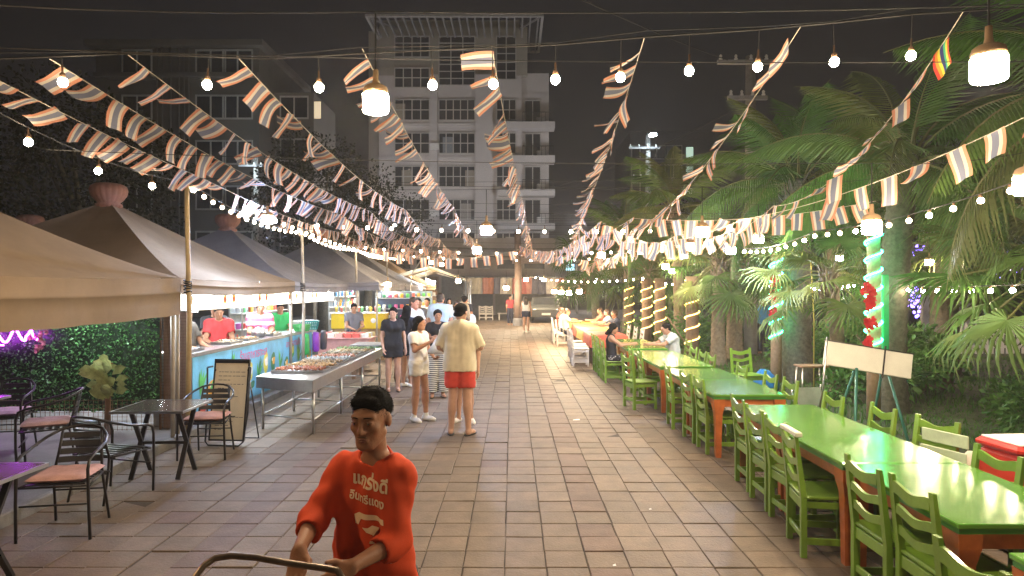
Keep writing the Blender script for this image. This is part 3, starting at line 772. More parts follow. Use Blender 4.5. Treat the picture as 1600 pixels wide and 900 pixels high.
def bunting(label, pts, blow=lambda y: 0.0, step=.315, start=.25, ymax=14.5, rainbow=False, side=1, spread=.5):
    t = thing('flag_bunting', label, 'bunting', pts[0], 0, 'strings of flags overhead'); o = Vector(pts[0])
    pts = [Vector(p) for p in pts]
    mb = MB(); mb.tube([p-o for p in pts], .0035, 4); mb.build('cord', MT['rope'], t)
    far = ([], [], [])
    for i, (p, d) in enumerate(walk(pts, step, start)):
        if rf.random() < .06 and i > 1: continue
        w = blow(p.y); tw = w + rf.gauss(0, .12 + .12*abs(w)) + rf.choice([-.12,.12])
        h = math.atan2(d.y, d.x); pitch = math.asin(max(-1,min(1,d.z)))
        # local x runs along the cord; swing about the cord by the wind
        M = Matrix.Rotation(h, 4, 'Z') @ Matrix.Rotation(-pitch, 4, 'Y') @ Matrix.Rotation(side*tw, 4, 'X') @ Matrix.Rotation(rf.gauss(0,.14), 4, 'Y') @ Matrix.Rotation(rf.gauss(0,spread*.4), 4, 'Z')
        if rf.random() < .2: M = M @ Matrix.Rotation(PI, 4, 'Z')
        s = rf.uniform(.88,1.12)
        if p.y < ymax:
            me = FLR if (rainbow and i == 0) else rf.choice(FLM)
            f = link('flag', me, t); f.matrix_local = Matrix.Translation(p-o) @ M @ Matrix.Diagonal((s,s,s,1))
        else:
            vs, fs, uvs = rf.choice(FLG); b = len(far[0])
            far[0].extend([(p-o) + (M.to_3x3() @ Vector(v))*s for v in vs]); far[1].extend([tuple(b+k for k in f_) for f_ in fs]); far[2].extend(uvs)
    if far[0]:
        me = flag_mesh(*far, flag_m); stuff(link('far_flags', me, t))
    return t
def wind(amp, y0=4.0, y1=15.0):
    return lambda y: amp*max(0.0, min(1.0, (y1-y)/(y1-y0))) + .10
def run(x0, z0, zs, x1, ys=(5.0,12.6,18.0,23.2), sag=.12):
    """a cord carried by the cross cables at the distances ys, at the heights zs"""
    out = []
    n = len(ys)
    for k in range(n-1):
        a = (x0+(x1-x0)*(ys[k]-ys[0])/(ys[-1]-ys[0]), ys[k], zs[k]); b = (x0+(x1-x0)*(ys[k+1]-ys[0])/(ys[-1]-ys[0]), ys[k+1], zs[k+1])
        seg = sagged(a, b, sag if k else sag*1.0, 18); out += seg if k == 0 else seg[1:]
    return out
zc_ = lambda px, py: at(px, py, Yc).z
bunting('flag string nearest the tents, starting at the left edge', sagged((-3.95,3.4,3.78),(-3.95,8.6,3.40),.06)+sagged((-3.95,8.6,3.40),(-3.9,15,3.25),.08)[1:]+sagged((-3.9,15,3.25),(-3.4,23,3.2),.12)[1:], wind(1.05), start=.3, side=1)
bunting('flag string starting at the first bulb on the left', run(at(78,92,Yc).x, 0, (zc_(78,92),3.38,3.28,3.3), -2.9, sag=.14), wind(1.0), side=1)
bunting('flag string starting left of the second bulb', run(at(200,86,Yc).x, 0, (zc_(200,86),3.44,3.3,3.3), -2.4, sag=.14), wind(.85), side=1)
bunting('flag string starting right of the second bulb', run(at(370,88,Yc).x, 0, (zc_(370,88),3.46,3.32,3.3), -1.9, sag=.15), wind(.95), side=1)
bunting('flag string running past the big lamp before the pale block', run(at(566,76,Yc).x, 0, (zc_(566,76),3.50,3.34,3.3), -1.05, sag=.10), wind(.95), side=1)
bunting('flag string falling down the middle of the pale block', run(at(768,72,Yc).x, 0, (zc_(768,72),3.55,3.36,3.3), .75, sag=.12), wind(.9), side=1)
bunting('flag string starting high right of the pale block', run(at(1007,58,Yc).x, 0, (zc_(1007,58),3.50,3.3,3.2), 1.9, sag=.12), wind(1.0), side=1)
bunting('flag string in front of the utility pole', run(at(1252,40,Yc).x, 0, (zc_(1252,40),3.10,2.9,3.0), 2.4, sag=.30), wind(.9), side=1)
bunting('flag string that begins with a rainbow striped flag', sagged(at(1505,18,Yc),(3.35,8.6,3.05),.36)+sagged((3.35,8.6,3.05),(3.3,12.6,3.1),.25)[1:]+sagged((3.3,12.6,3.1),(2.4,19,3.0),.2)[1:], wind(.55,4,9), rainbow=True, start=.30, side=1)
bunting('flag string hanging straight down from the right edge towards the tables', sagged((4.25,4.6,3.55),(2.9,8.4,2.86),.16)+sagged((2.9,8.4,2.86),(1.3,12.6,3.1),.28)[1:], lambda y: .0, step=.34, start=.3, spread=.25)
bunting('flag string crossing over the second and third tables', sagged((4.6,8.5,3.10),(1.9,10.6,3.10),.12)+sagged((1.9,10.6,3.10),(.2,17.6,3.1),.3)[1:], lambda y: .0, step=.25, start=.2, spread=.25)
bunting('flag string looping across the walkway before the far palms', sagged((4.4,13.0,3.2),(1.7,12.9,3.28),.42)+sagged((1.7,12.9,3.28),(.2,17.5,3.1),.35)[1:], lambda y: .0, step=.25, start=.2, spread=.3)
bunting('far flag string looping right across the walkway', sagged((-3.9,18.1,3.1),(.3,17.8,3.05),.3)+sagged((.3,17.8,3.05),(3.9,18,3.1),.35)[1:], lambda y: .0, step=.34, start=.2, ymax=19, spread=.3)
# ------------------------------------------------------------------ green tables and chairs
green = mat('lime_green_gloss', (.165,.30,.034), .32, var=.18, vs=5, bump=.10, bs=30, coat=.25, objvar=.14, stain=(3.5,(.11,.24,.03),.62), stain2=(26,(.30,.33,.12),.70), world=True)
green_top = mat('lime_green_table_gloss', (.105,.30,.040), .20, var=.16, vs=3, bump=.08, bs=9, coat=.7, objvar=.08, stain=(2.2,(.085,.25,.035),.58), stain2=(30,(.27,.40,.12),.72), world=True)
green_dk = mat('green_edge', (.05,.22,.04), .3, var=.2, coat=.3)
orange = mat('orange_wood', (.42,.115,.030), .38, var=.25, vs=9, coat=.2, objvar=.08)
white_ch = mat('white_chair_paint', (.62,.58,.54), .45, var=.15, objvar=.08)

def chair_meshes(m):
    W, D, H = .43, .42, .90; p = .042
    out = []
    sb = MB(); sb.bev((0,-.01,.445), (W,D,.026), .008); out.append(('seat', sb.mesh('seat', m)))
    for s in (-1,1):
        lb = MB(); lb.bev((s*(W/2-p/2), -D/2+p/2, .215), (p,p,.43), .004); out.append(('leg', lb.mesh('leg', m)))
        pb = MB(); x = s*(W/2-p/2); y = D/2-p/2
        pb.add([(x-p/2,y-p/2,0),(x+p/2,y-p/2,0),(x+p/2,y+p/2,0),(x-p/2,y+p/2,0),(x-p/2,y-p/2,.44),(x+p/2,y-p/2,.44),(x+p/2,y+p/2,.44),(x-p/2,y+p/2,.44),
                (x-p/2,y-p/2+.065,H),(x+p/2,y-p/2+.065,H),(x+p/2,y+p/2+.045,H),(x-p/2,y+p/2+.045,H)],
               [(3,2,1,0),(0,1,5,4),(1,2,6,5),(2,3,7,6),(3,0,4,7),(4,5,9,8),(5,6,10,9),(6,7,11,10),(7,4,8,11),(8,9,10,11)])
        out.append(('back_post', pb.mesh('back_post', m)))
    for z, hh in ((.56,.052),(.685,.052),(.815,.066)):
        s = MB(); n = 14; w = W/2-p; y = D/2-p/2 + .062*(z-.44)/.46
        top = [(-w+2*w*i/n, z+hh/2+.022*math.cos(2*PI*i/n*1.0+PI)*-1*.7 - (.016 if False else 0)) for i in range(n+1)]
        bot = [(-w+2*w*i/n, z-hh/2+.014*math.cos(2*PI*i/n)) for i in range(n+1)]
        s.prism(bot + top[::-1], y-.010, y+.010); out.append(('slat', s.mesh('slat', m)))
    for (c, d) in (((0,D/2-p/2,.385),(W-2*p,.020,.075)), ((0,-D/2+p/2,.39),(W-2*p,.020,.06)), ((0,D/2-p/2,.15),(W-2*p,.020,.045)), ((0,-D/2+p/2,.17),(W-2*p,.020,.04))):
        s = MB(); s.bev(c, d, .003); out.append(('rail', s.mesh('rail', m)))
    for sx in (-1,1):
        for z in (.39,.12): s = MB(); s.bev((sx*(W/2-p/2),0,z), (.020,D-2*p,.05), .003); out.append(('rail', s.mesh('rail', m)))
    return out
CH_G = chair_meshes(green); CH_W = chair_meshes(white_ch)
def chair(ms, label, x, y, rz, group, name='wooden_chair', z=0.0, tilt=0):
    t = thing(name, label, 'chair', (x, y, z), rz, group)
    for n_, me in ms: link(n_, me, t)
    if tilt: t.rotation_euler = (tilt, 0, rz)
    return t
def table(label, x0, x1, y0, y1, h, top_m, leg_m, group, name='dining_table'):
    cx, cy = (x0+x1)/2, (y0+y1)/2; w, d = x1-x0, y1-y0
    t = thing(name, label, 'table', (cx, cy, 0), 0, group)
    b = MB(); b.bev((0,0,h-.014), (w,d,.028), .005); b.build('tabletop', top_m, t)
    b = MB(); b.bbox(-w/2+.012, w/2-.012, -d/2+.012, d/2-.012, h-.058, h-.029); b.build('edge_trim', green_dk if top_m is green_top else leg_m, t)
    for s in (-1,1):
        b = MB(); b.bev((s*(w/2-.06),0,h-.105), (.024,d-.24,.092), .003); b.build('apron', leg_m, t)
        b = MB(); b.bev((0,s*(d/2-.06),h-.105), (w-.24,.024,.092), .003); b.build('apron', leg_m, t)
    for sx in (-1,1):
        for sy in (-1,1):
            b = MB(); X, Y = sx*(w/2-.075), sy*(d/2-.075)
            vs = []; prof = [(.030,0),(.032,.05),(.036,.30),(.042,h-.24),(.062,h-.14),(.066,h-.06)]
            for r_, z in prof: vs += [(X-r_,Y-r_,z),(X+r_,Y-r_,z),(X+r_,Y+r_,z),(X-r_,Y+r_,z)]
            fs = [(3,2,1,0), (20,21,22,23)]
            for l in range(5):
                for i in range(4): j = (i+1) % 4; fs.append((l*4+i,l*4+j,l*4+4+j,l*4+4+i))
            b.add(vs, fs).build('leg', leg_m, t)
    return t
TG = 'long row of green tables on the right'
tabs = [(1.4,3.18,'green table cut by the lower right corner'),(3.55,4.78,'nearest fully seen green table with an orange apron'),(4.79,5.96,'second glossy green table, reflecting the green neon'),(5.97,7.20,'third green table of the long row'),
        (7.86,9.12,'green table that starts the middle row'),(9.13,10.40,'green table ending the middle row'),(10.72,12.0,'green table reflecting the pale lamp before the couple'),(12.01,13.45,'green table next to the couple'),(13.85,15.2,'green table the couple sit at'),(15.21,16.5,'green table just beyond the couple')]
for i, (y0, y1, lab) in enumerate(tabs):
    dx = random.uniform(-.012,.012)
    table(lab, 2.36+dx, 3.22+dx, y0, y1, .75+.002*(i % 3), green_top, orange, TG)
lft = [(2.14,2.80,1.62,'green chair at the lower right corner, seen from above its tilted back'),(2.50,3.80,PI/2,'nearest upright green chair at the long green table'),(2.47,4.27,PI/2,'second green chair from the camera, walkway side'),
       (2.38,5.16,PI/2-.14,'green chair turned outwards with a pale board hung on its back'),(2.47,5.70,PI/2+.05,'green chair just beyond the one with the pale board'),(2.48,6.22,PI/2,'green chair second beyond the one with the pale board'),(2.52,6.78,PI/2-.04,'last green chair of the front row, walkway side'),
       (2.54,8.28,PI/2,'first green chair of the middle row, walkway side'),(2.52,8.86,PI/2+.06,'second green chair of the middle row, walkway side'),(2.48,9.70,PI/2-.05,'third green chair of the middle row, walkway side'),
       (2.14,11.25,PI/2+.25,'big green chair pulled out, left of the table before the couple'),(2.50,11.95,PI/2,'green chair behind the pulled out one'),(2.46,12.6,PI/2,'green chair in front of the seated woman'),
       (2.16,14.35,PI/2,'green chair carrying the seated woman in black'),(2.16,15.1,PI/2,'green chair right behind the seated woman'),(2.2,15.65,PI/2,'green chair second behind the seated woman'),(2.18,16.2,PI/2,'green chair third behind the seated woman')]
for x, y, rz, lab in lft: chair(CH_G, lab, x, y, rz, 'green chairs on the walkway side')
rgt = [(3.06,4.55,-PI/2+.05,'green chair in front of the red cooler'),(3.36,5.62,-PI/2+.25,'green chair with pale boards on its back, garden side'),(3.24,6.30,-PI/2,'green chair at the foot of the blank white sign'),(3.10,6.98,-PI/2,'green chair at the far end of the front row, garden side'),
       (3.14,8.15,-PI/2,'first green chair of the middle row, garden side'),(3.12,8.72,-PI/2,'second green chair of the middle row, garden side'),(3.10,9.75,-PI/2,'third green chair of the middle row, garden side'),
       (3.12,11.3,-PI/2,'green chair on the garden side before the man in the pale shirt'),(3.14,11.9,-PI/2,'second green chair on the garden side before the man in the pale shirt'),(3.2,12.7,-PI/2,'third green chair on the garden side before the man in the pale shirt'),
       (3.52,14.3,-PI/2,'green chair carrying the man in the pale shirt'),(4.25,12.1,.25,'lone green chair standing on the lawn by the blue bag')]
for x, y, rz, lab in rgt: chair(CH_G, lab, x, y, rz, 'green chairs on the garden side')
# pale boards hung on two chair backs
pb_m = mat('pale_board', (.62,.64,.50), .5)
b = MB(); b.bev((0,0,0), (.46,.05,.035), .006); tag(b.build('pale_board', pb_m, loc=(2.125,5.125,.915)), 'pale board lying on top of the outward turned chair back', 'board').rotation_euler = (0,.05,PI/2-.14)
for k, z in enumerate((.62,.76)):
    b = MB(); b.bev((0,0,0), (.44,.014,.105), .004); o = tag(b.build('pale_board', mat('mint_board_%d' % k, (.50,.60,.42), .5), loc=(3.565+.10*(z-.62),5.56,z)), ['lower','upper'][k] + ' mint board across the chair back on the garden side', 'board'); o.rotation_euler = (0,.02,PI/2+.25)

# ------------------------------------------------------------------ far white chairs and the cloth covered table
FT = 'far dining tables'
cl = mat('red_cloth', (.55,.10,.06), .7, var=.3); cl2 = mat('yellow_cloth', (.62,.40,.08), .7, var=.3)
for i, (y0, y1, lab, m) in enumerate([(17.6,19.4,'far table with the red cloth',cl),(19.45,21.4,'far table with the yellow cloth',cl2),(21.5,23.4,'farthest table with a red cloth',cl),(23.5,25.5,'table with a yellow cloth where the diners sit',cl2)]):
    t = thing('dining_table', lab, 'table', (2.55,(y0+y1)/2,0), 0, FT); d = y1-y0
    b = MB(); b.bev((0,0,.735), (.9,d,.03), .006); b.build('tabletop', orange, t)
    for sx in (-1,1):
        for sy in (-1,1): b = MB(); b.bev((sx*.37,sy*(d/2-.09),.36), (.06,.06,.72), .005); b.build('leg', orange, t)
    cb = MB(); n = 24; vs = []
    for r_, z, o_ in ((0,.756,0),(.47,.756,0),(.485,.745,0),(.492,.60,.012),(.50,.44,.025)):
        for k in range(n):
            a = 2*PI*k/n; sx = max(-1,min(1,1.45*math.cos(a))); sy = max(-1,min(1,1.45*math.sin(a)))
            q = 1 + (o_*math.sin(k*2.7)/.47 if r_ else 0); vs.append((sx*r_*q, sy*(r_/.47*(d/2))*q if r_ else 0, z))
    fs = [(l*n+k, l*n+(k+1) % n, (l+1)*n+(k+1) % n, (l+1)*n+k) for l in range(4) for k in range(n)]
    tag(cb.add(vs, fs).build('tablecloth', m, None, True, (2.55,(y0+y1)/2,0)), lab.replace('far table with the','cloth of the far table:').replace('farthest table with a red cloth','red tablecloth of the farthest table').replace('table with a yellow cloth where the diners sit','yellow tablecloth where the diners sit') + ' draped', 'tablecloth', FT)
for i, (x, y, rz) in enumerate([(1.75,17.3,PI/2),(1.80,18.0,PI/2+.1),(1.85,18.6,PI/2),(1.85,19.6,PI/2),(1.75,23.2,PI/2),(1.7,24.3,PI/2),(1.72,25.2,PI/2),(3.3,18.2,-PI/2),(3.3,19.2,-PI/2),(3.3,20.3,-PI/2)]):
    chair(CH_W, ('%s white chair from the couple along the far tables, walkway side' % ORD[i]) if i < 7 else ('%s white chair along the far tables, garden side' % ORD[i-7]), x, y, rz, 'white chairs at the far tables', 'white_chair')
for i, x in enumerate((-1.85,-1.40)):
    chair(CH_W, ['left','right'][i] + ' one of the two white chairs standing at the far end of the walkway', x, 42.0, PI, 'white chairs at the far end', 'white_chair')

# ------------------------------------------------------------------ black bistro furniture on the left
blk = mat('black_tube', (.022,.020,.022), .32, .4, .2, coat=.2); blk2 = mat('black_slat', (.03,.03,.034), .38, .2)
def bistro_meshes():
    out = []
    W = .265
    b = MB(); path = [(-W,-.22,0),(-W+.005,-.235,.30),(-W+.01,-.235,.56),(-W+.005,-.215,.635),(-W,-.15,.665)]
    arm = [(-W,-.05,.68),(-W,.08,.705),(-W+.035,.20,.745),(-.165,.285,.785),(-.08,.318,.805),(0,.328,.81)]
    full = path + arm; full = full + [(-x,y,z) for x, y, z in full[-2::-1]]
    b.tube(full, .0125, 8); out.append(('arm_frame', b.mesh('arm_frame', blk, True)))
    for s in (-1,1):
        b = MB(); b.tube([(s*.21,.30,0),(s*.195,.235,.30),(s*.185,.215,.44),(s*.165,.26,.62),(s*.15,.295,.785)], .0115, 7); out.append(('rear_leg', b.mesh('rear_leg', blk, True)))
        b = MB(); b.tube([(s*.255,-.20,.425),(s*.225,.0,.425),(s*.19,.22,.425)], .010, 6); out.append(('seat_rail', b.mesh('seat_rail', blk, True)))
    for z in (-.205,.21):
        b = MB(); b.tube([(-.25,z,.425),(.25,z,.425)], .010, 6); b.tube([(-.25,z+.0,.28),(.25,z,.28)] if z < 0 else [(-.19,z+.03,.28),(.19,z+.03,.28)], .008, 6); out.append(('cross_rail', b.mesh('cross_rail', blk, True)))
    for k in range(6): b = MB(); b.bev((0,-.17+.07*k,.438), (.44-.012*k,.052,.010), .003); out.append(('seat_slat', b.mesh('seat_slat', blk2)))
    for k in range(4):
        z = .535+.066*k; y = .232+.24*(z-.5)*.85
        b = MB(); n = 8; hw = .168
        vs = []
        for i in range(n+1):
            u = i/n*2-1; yy = y + .020*(1-u*u)
            vs += [(hw*u,yy,z-.024),(hw*u,yy+.012,z+.024),(hw*u,yy+.008,z-.024),(hw*u,yy+.020,z+.024)]
        fs = []
        for i in range(n): a = i*4; fs += [(a,a+4,a+5,a+1),(a+2,a+3,a+7,a+6),(a+1,a+5,a+7,a+3),(a,a+2,a+6,a+4)]
        b.add(vs, fs); out.append(('back_slat', b.mesh('back_slat', blk2)))
    return out
BI = bistro_meshes()
cu = MB(); n = 12
vs = []; fs = []
for sgn in (1,-1):
    for j in range(n+1):
        for i in range(n+1):
            x = -1+2*i/n; y = -1+2*j/n; e = max(abs(x),abs(y)); h = .034*(1-e**5)**.5 if e < 1 else 0
            h *= (1-.35*max(0, 1-((abs(x)-.45)**2+(abs(y)-.45)**2)*26)) * (.9+.1*math.cos(9*x)*math.cos(8*y))
            q = .225*(1-.05*(x*x*y*y)); vs.append((q*x, q*y*.98, .034 + sgn*h))
m_ = (n+1)**2
for j in range(n):
    for i in range(n):
        a = j*(n+1)+i; fs.append((a,a+1,a+n+2,a+n+1)); fs.append((m_+a,m_+a+n+1,m_+a+n+2,m_+a+1))
cu.add(vs, fs)
cush = {k: cu.mesh('seat_cushion', mat(k+'_cushion', c, .85, var=.18, vs=9, bump=.3, bs=90), True) for k, c in dict(pink=(.52,.30,.28), brown=(.42,.20,.14), mauve=(.36,.20,.33)).items()}
def bistro(label, x, y, z, rz, cushion=None, clabel=None):
    t = thing('bistro_chair', label, 'chair', (x, y, z), rz, 'black bistro chairs on the left')
    for n_, me in BI: link(n_, me, t)
    if cushion: tag(link('seat_cushion', cush[cushion], None, (x, y, z+.445), (0,0,rz)), clabel, 'cushion', 'cushions of the bistro chairs')
bistro('nearest black bistro chair with blue lit back slats, facing the camera', -3.66, 5.52, 0, .18, 'pink', 'dusty pink cushion on the nearest bistro chair')
bistro('black bistro chair without cushion, its back to the camera', -3.86, 6.50, 0, PI-.28)
bistro('black bistro chair behind the square table by the menu easel', -3.62, 8.00, 0, .10, 'brown', 'brown pink cushion on the chair behind the square table')
bistro('black bistro chair on the raised floor turned sideways', -4.95, 7.15, .10, -PI/2+.5, 'pink', 'pale pink cushion on the sideways chair on the raised floor')
bistro('black bistro chair in purple light at the left edge', -5.85, 7.75, .10, .25, 'mauve', 'mauve cushion on the chair in purple light')
def bistro_table(label, x, y, z, rz, w=.72):
    t = thing('bistro_table', label, 'table', (x, y, z), rz, 'black square tables on the left')
    b = MB(); b.bev((0,0,.738), (w,w,.018), .004); b.build('tabletop', mat('table_top_%d' % int(y*10), (.075,.055,.045), .16, var=.3, vs=4, spec=.6), t)
    b = MB(); h = w/2
    for a in range(4): M = rotz(a*PI/2); b.box(M @ Vector((0,-h-.004,.736)), (w+.02,.010,.026), M)
    b.build('rim', MT['steel'], t)
    for s in (-1,1):
        for q in (-1,1): b = MB(); b.box((s*.24, q*.0, .365), (.045,.022,.82), rotx(q*.52), 1.0); b.build('leg', blk, t)
        b = MB(); b.bev((s*.24,0,.725), (.04,w-.10,.012), .003); b.build('rail', blk, t)
    b = MB(); b.bev((0,0,.35), (.48,.03,.03), .004); b.build('stretcher', blk, t)
bistro_table('black square table cut by the lower left corner, lit green and purple', -3.70, 4.44, 0, .0, .74)
bistro_table('black square table beside the menu easel', -3.72, 7.18, 0, .03)
bistro_table('table in purple light at the left edge on the raised floor', -5.75, 6.85, .10, 0)
# ------------------------------------------------------------------ figures: one smooth surface from tapered limbs
def surface_nets(F, o, h):
    nx, ny, nz = F.shape; S = F < 0
    cnt = np.zeros((nx-1,ny-1,nz-1), np.int8)
    for i in (0,1):
        for j in (0,1):
            for k in (0,1): cnt += S[i:nx-1+i, j:ny-1+j, k:nz-1+k]
    act = (cnt > 0) & (cnt < 8); ids = np.argwhere(act); n = len(ids)
    idx = np.full(act.shape, -1, np.int64); idx[act] = np.arange(n)
    acc = np.zeros((n,3)); num = np.zeros(n)
    for ax in range(3):
        o1, o2 = [a for a in range(3) if a != ax]
        for u in (0,1):
            for v in (0,1):
                a = np.zeros(3, int); a[o1] = u; a[o2] = v; b = a.copy(); b[ax] = 1
                fa = F[tuple((ids+a).T)]; fb = F[tuple((ids+b).T)]; m = (fa < 0) != (fb < 0)
                t = np.where(m, fa/np.where(fa == fb, 1, fa-fb), 0); p = np.repeat(a[None].astype(float), n, 0); p[:,ax] += t
                acc[m] += p[m]; num[m] += 1
    V = np.array(o) + h*(ids + acc/num[:,None] )
    faces = []
    for ax in range(3):
        o1, o2 = [(1,2),(2,0),(0,1)][ax]
        sl = [slice(None)]*3; sl[ax] = slice(0,-1); s0 = S[tuple(sl)]; sl[ax] = slice(1,None); s1 = S[tuple(sl)]
        e = np.argwhere(s0 != s1); e = e[(e[:,o1] > 0) & (e[:,o2] > 0)]
        e = e[(e[:,o1] < F.shape[o1]-1) & (e[:,o2] < F.shape[o2]-1)]
        ins = s0[tuple(e.T)]
        def cell(d1, d2): q = e.copy(); q[:,o1] -= d1; q[:,o2] -= d2; return idx[tuple(q.T)]
        q = np.stack([cell(1,1), cell(0,1), cell(0,0), cell(1,0)], 1); q[~ins] = q[~ins][:, ::-1]; faces.append(q)
    return V, np.concatenate(faces)

def sdf_mesh(name, prims, cell, m, wrinkle=0.0, seed=0):
    """prims: (kind, data..., k) kinds: 'c' a b ra rb | 'e' centre radii rot | subtract with kind 'C' / 'E' | 'p' point normal (keep the side against the normal)"""
    lo = np.full(3, 1e9); hi = -lo
    for p in prims:
        if p[0] == 'c':
            for q, r_ in ((p[1],p[3]),(p[2],p[4])): lo = np.minimum(lo, np.array(q)-r_); hi = np.maximum(hi, np.array(q)+r_)
        elif p[0] == 'e': r_ = max(p[2]); lo = np.minimum(lo, np.array(p[1])-r_); hi = np.maximum(hi, np.array(p[1])+r_)
    lo -= 3*cell; hi += 3*cell; N = np.ceil((hi-lo)/cell).astype(int)+1
    F = np.full(N, 1.0, np.float32); ax = [lo[i] + cell*np.arange(N[i]) for i in range(3)]
    def dist(p, g):
        if p[0] in 'cC':
            a = np.array(p[1]); b = np.array(p[2]); ab = b-a; L = max(ab @ ab, 1e-9)
            t = np.clip(((g[0]-a[0])*ab[0]+(g[1]-a[1])*ab[1]+(g[2]-a[2])*ab[2])/L, 0, 1)
            return np.sqrt((g[0]-a[0]-t*ab[0])**2+(g[1]-a[1]-t*ab[1])**2+(g[2]-a[2]-t*ab[2])**2) - (p[3]+(p[4]-p[3])*t)
        c = p[1]; r_ = p[2]; d = [g[i]-c[i] for i in range(3)]
        if p[3] is not None:
            Rm = p[3]; d = [sum(Rm[j][i]*d[j] for j in range(3)) for i in range(3)]
        q0 = np.sqrt(sum((d[i]/r_[i])**2 for i in range(3))); q1 = np.sqrt(sum((d[i]/r_[i]**2)**2 for i in range(3)))
        return q0*(q0-1)/np.maximum(q1, 1e-6)
    for p in prims:
        k = p[-1]
        if p[0] in 'ceCE':
            if p[0] in 'cC': a = np.minimum(np.array(p[1])-p[3], np.array(p[2])-p[4]); b = np.maximum(np.array(p[1])+p[3], np.array(p[2])+p[4])
            else: a = np.array(p[1])-max(p[2]); b = np.array(p[1])+max(p[2])
            mg = 2*k + 3*cell
            i0 = np.clip(np.floor((a-mg-lo)/cell).astype(int), 0, N); i1 = np.clip(np.ceil((b+mg-lo)/cell).astype(int)+1, 0, N)
            if (i1 <= i0).any(): continue
            g = np.meshgrid(*[ax[i][i0[i]:i1[i]] for i in range(3)], indexing='ij', sparse=True)
            d = dist(p, g).astype(np.float32); s = (slice(i0[0],i1[0]), slice(i0[1],i1[1]), slice(i0[2],i1[2])); f = F[s]
            if p[0] in 'ce':
                h = np.maximum(k-np.abs(f-d), 0)/k; F[s] = np.minimum(f, d) - h*h*k*.25
            else: F[s] = np.maximum(f, -d)
        elif p[0] == 'p':
            g = np.meshgrid(*ax, indexing='ij', sparse=True); nrm = np.array(p[2]); q = np.array(p[1])
            F = np.maximum(F, (g[0]-q[0])*nrm[0]+(g[1]-q[1])*nrm[1]+(g[2]-q[2])*nrm[2]).astype(np.float32)
    if wrinkle:
        g = np.meshgrid(*ax, indexing='ij', sparse=True); rs = np.random.RandomState(seed)
        for w in range(5):
            d = rs.normal(size=3); d[2] *= .5; d /= np.linalg.norm(d); fr = rs.uniform(38,95); F = F + (wrinkle/(1+.4*w)*np.sin(fr*(g[0]*d[0]+g[1]*d[1]+g[2]*d[2]) + 2.2*np.sin(9*g[2]+6*g[0]+w) + 1.3*np.sin(17*g[1]-11*g[2]+2*w) + rs.uniform(0,6))).astype(np.float32)
    V, Q = surface_nets(F, lo, cell)
    me = bpy.data.meshes.new(name); me.from_pydata(V.tolist(), [], Q.tolist()); me.materials.append(m)
    me.polygons.foreach_set('use_smooth', [True]*len(me.polygons)); me.update(); return me

def head_prims(hc, M, s=1.0, k=.014):
    def P(*a): v = M @ Vector(a)*s + Vector(hc) if False else (M @ (Vector(a)*s)) + Vector(hc); return tuple(v)
    Rm = [list(r_) for r_ in M]
    E = lambda c, r_, kk=k: ('e', P(*c), tuple(x*s for x in r_), Rm, kk*s)
    C = lambda a, b, ra, rb, kk=k: ('c', P(*a), P(*b), ra*s, rb*s, kk*s)
    pr = [E((0,.016,.030),(.074,.093,.084)), E((0,-.028,-.028),(.060,.064,.084),.03), E((0,-.062,-.098),(.026,.026,.020),.03)]
    for q in (-1,1):
        pr += [C((q*.047,.004,-.055),(q*.022,-.058,-.093),.020,.018,.02), E((q*.040,-.062,-.018),(.022,.020,.018),.02), C((q*.010,-.086,.030),(q*.044,-.072,.031),.011,.011),
               E((q*.078,.012,-.002),(.011,.021,.031),.006), C((q*.004,-.104,-.030),(q*.014,-.096,-.031),.009,.007,.006)]
        pr += [('E', P(q*.031,-.098,.008), (.017*s,.012*s,.010*s), Rm, .01)]
        pr += [E((q*.031,-.079,.006),(.015,.014,.012),.004)]
    pr += [C((0,-.090,.020),(0,-.111,-.026),.008,.0115,.010), C((-.017,-.086,-.060),(.017,-.086,-.060),.0075,.0075,.006), C((-.014,-.085,-.069),(.014,-.085,-.069),.008,.008,.006)]
    return pr

def hand_prims(w, d, nrm, s=1.0, curl=.3, side=1, size=1.0):
    """palm and five fingers; d = direction of the fingers, nrm = palm normal (fingers curl to it), side: thumb on +/- of d x nrm"""
    d = Vector(d).normalized(); nrm = (Vector(nrm) - d*Vector(nrm).dot(d)).normalized(); e = d.cross(nrm)*side; w = Vector(w); u = size
    pr = []
    for q, ln in ((.030,.060),(.011,.068),(-.009,.063),(-.027,.050)):
        a = w + d*.012*u + e*q*.6*u; b = w + d*.085*u + e*q*u; pr.append(('c', tuple(a), tuple(b), .0155*u, .0125*u, .012))
    for q, ln in ((.030,.062),(.010,.070),(-.010,.065),(-.028,.050)):
        p = w + d*.085*u + e*q*u; ang = 0.0; r_ = .0098*u
        for seg, f in enumerate((.45,.32,.25)):
            ang += curl*(1.0 if seg else .7); dd = d*math.cos(ang) + nrm*math.sin(ang)
            p2 = p + dd*ln*u*f*1.25; pr.append(('c', tuple(p), tuple(p2), r_, r_*.93, .004)); p = p2; r_ *= .93
    p = w + d*.025*u + e*.026*u; dd = (e*.75 + d*.65 + nrm*.35).normalized(); p2 = p + dd*.036*u; pr.append(('c', tuple(p), tuple(p2), .0145*u, .0115*u, .010))
    dd = (e*(.45-.3*curl) + d*.8 + nrm*(.35+.5*curl)).normalized(); pr.append(('c', tuple(p2), tuple(p2+dd*.034*u), .0112*u, .0092*u, .005))
    return pr

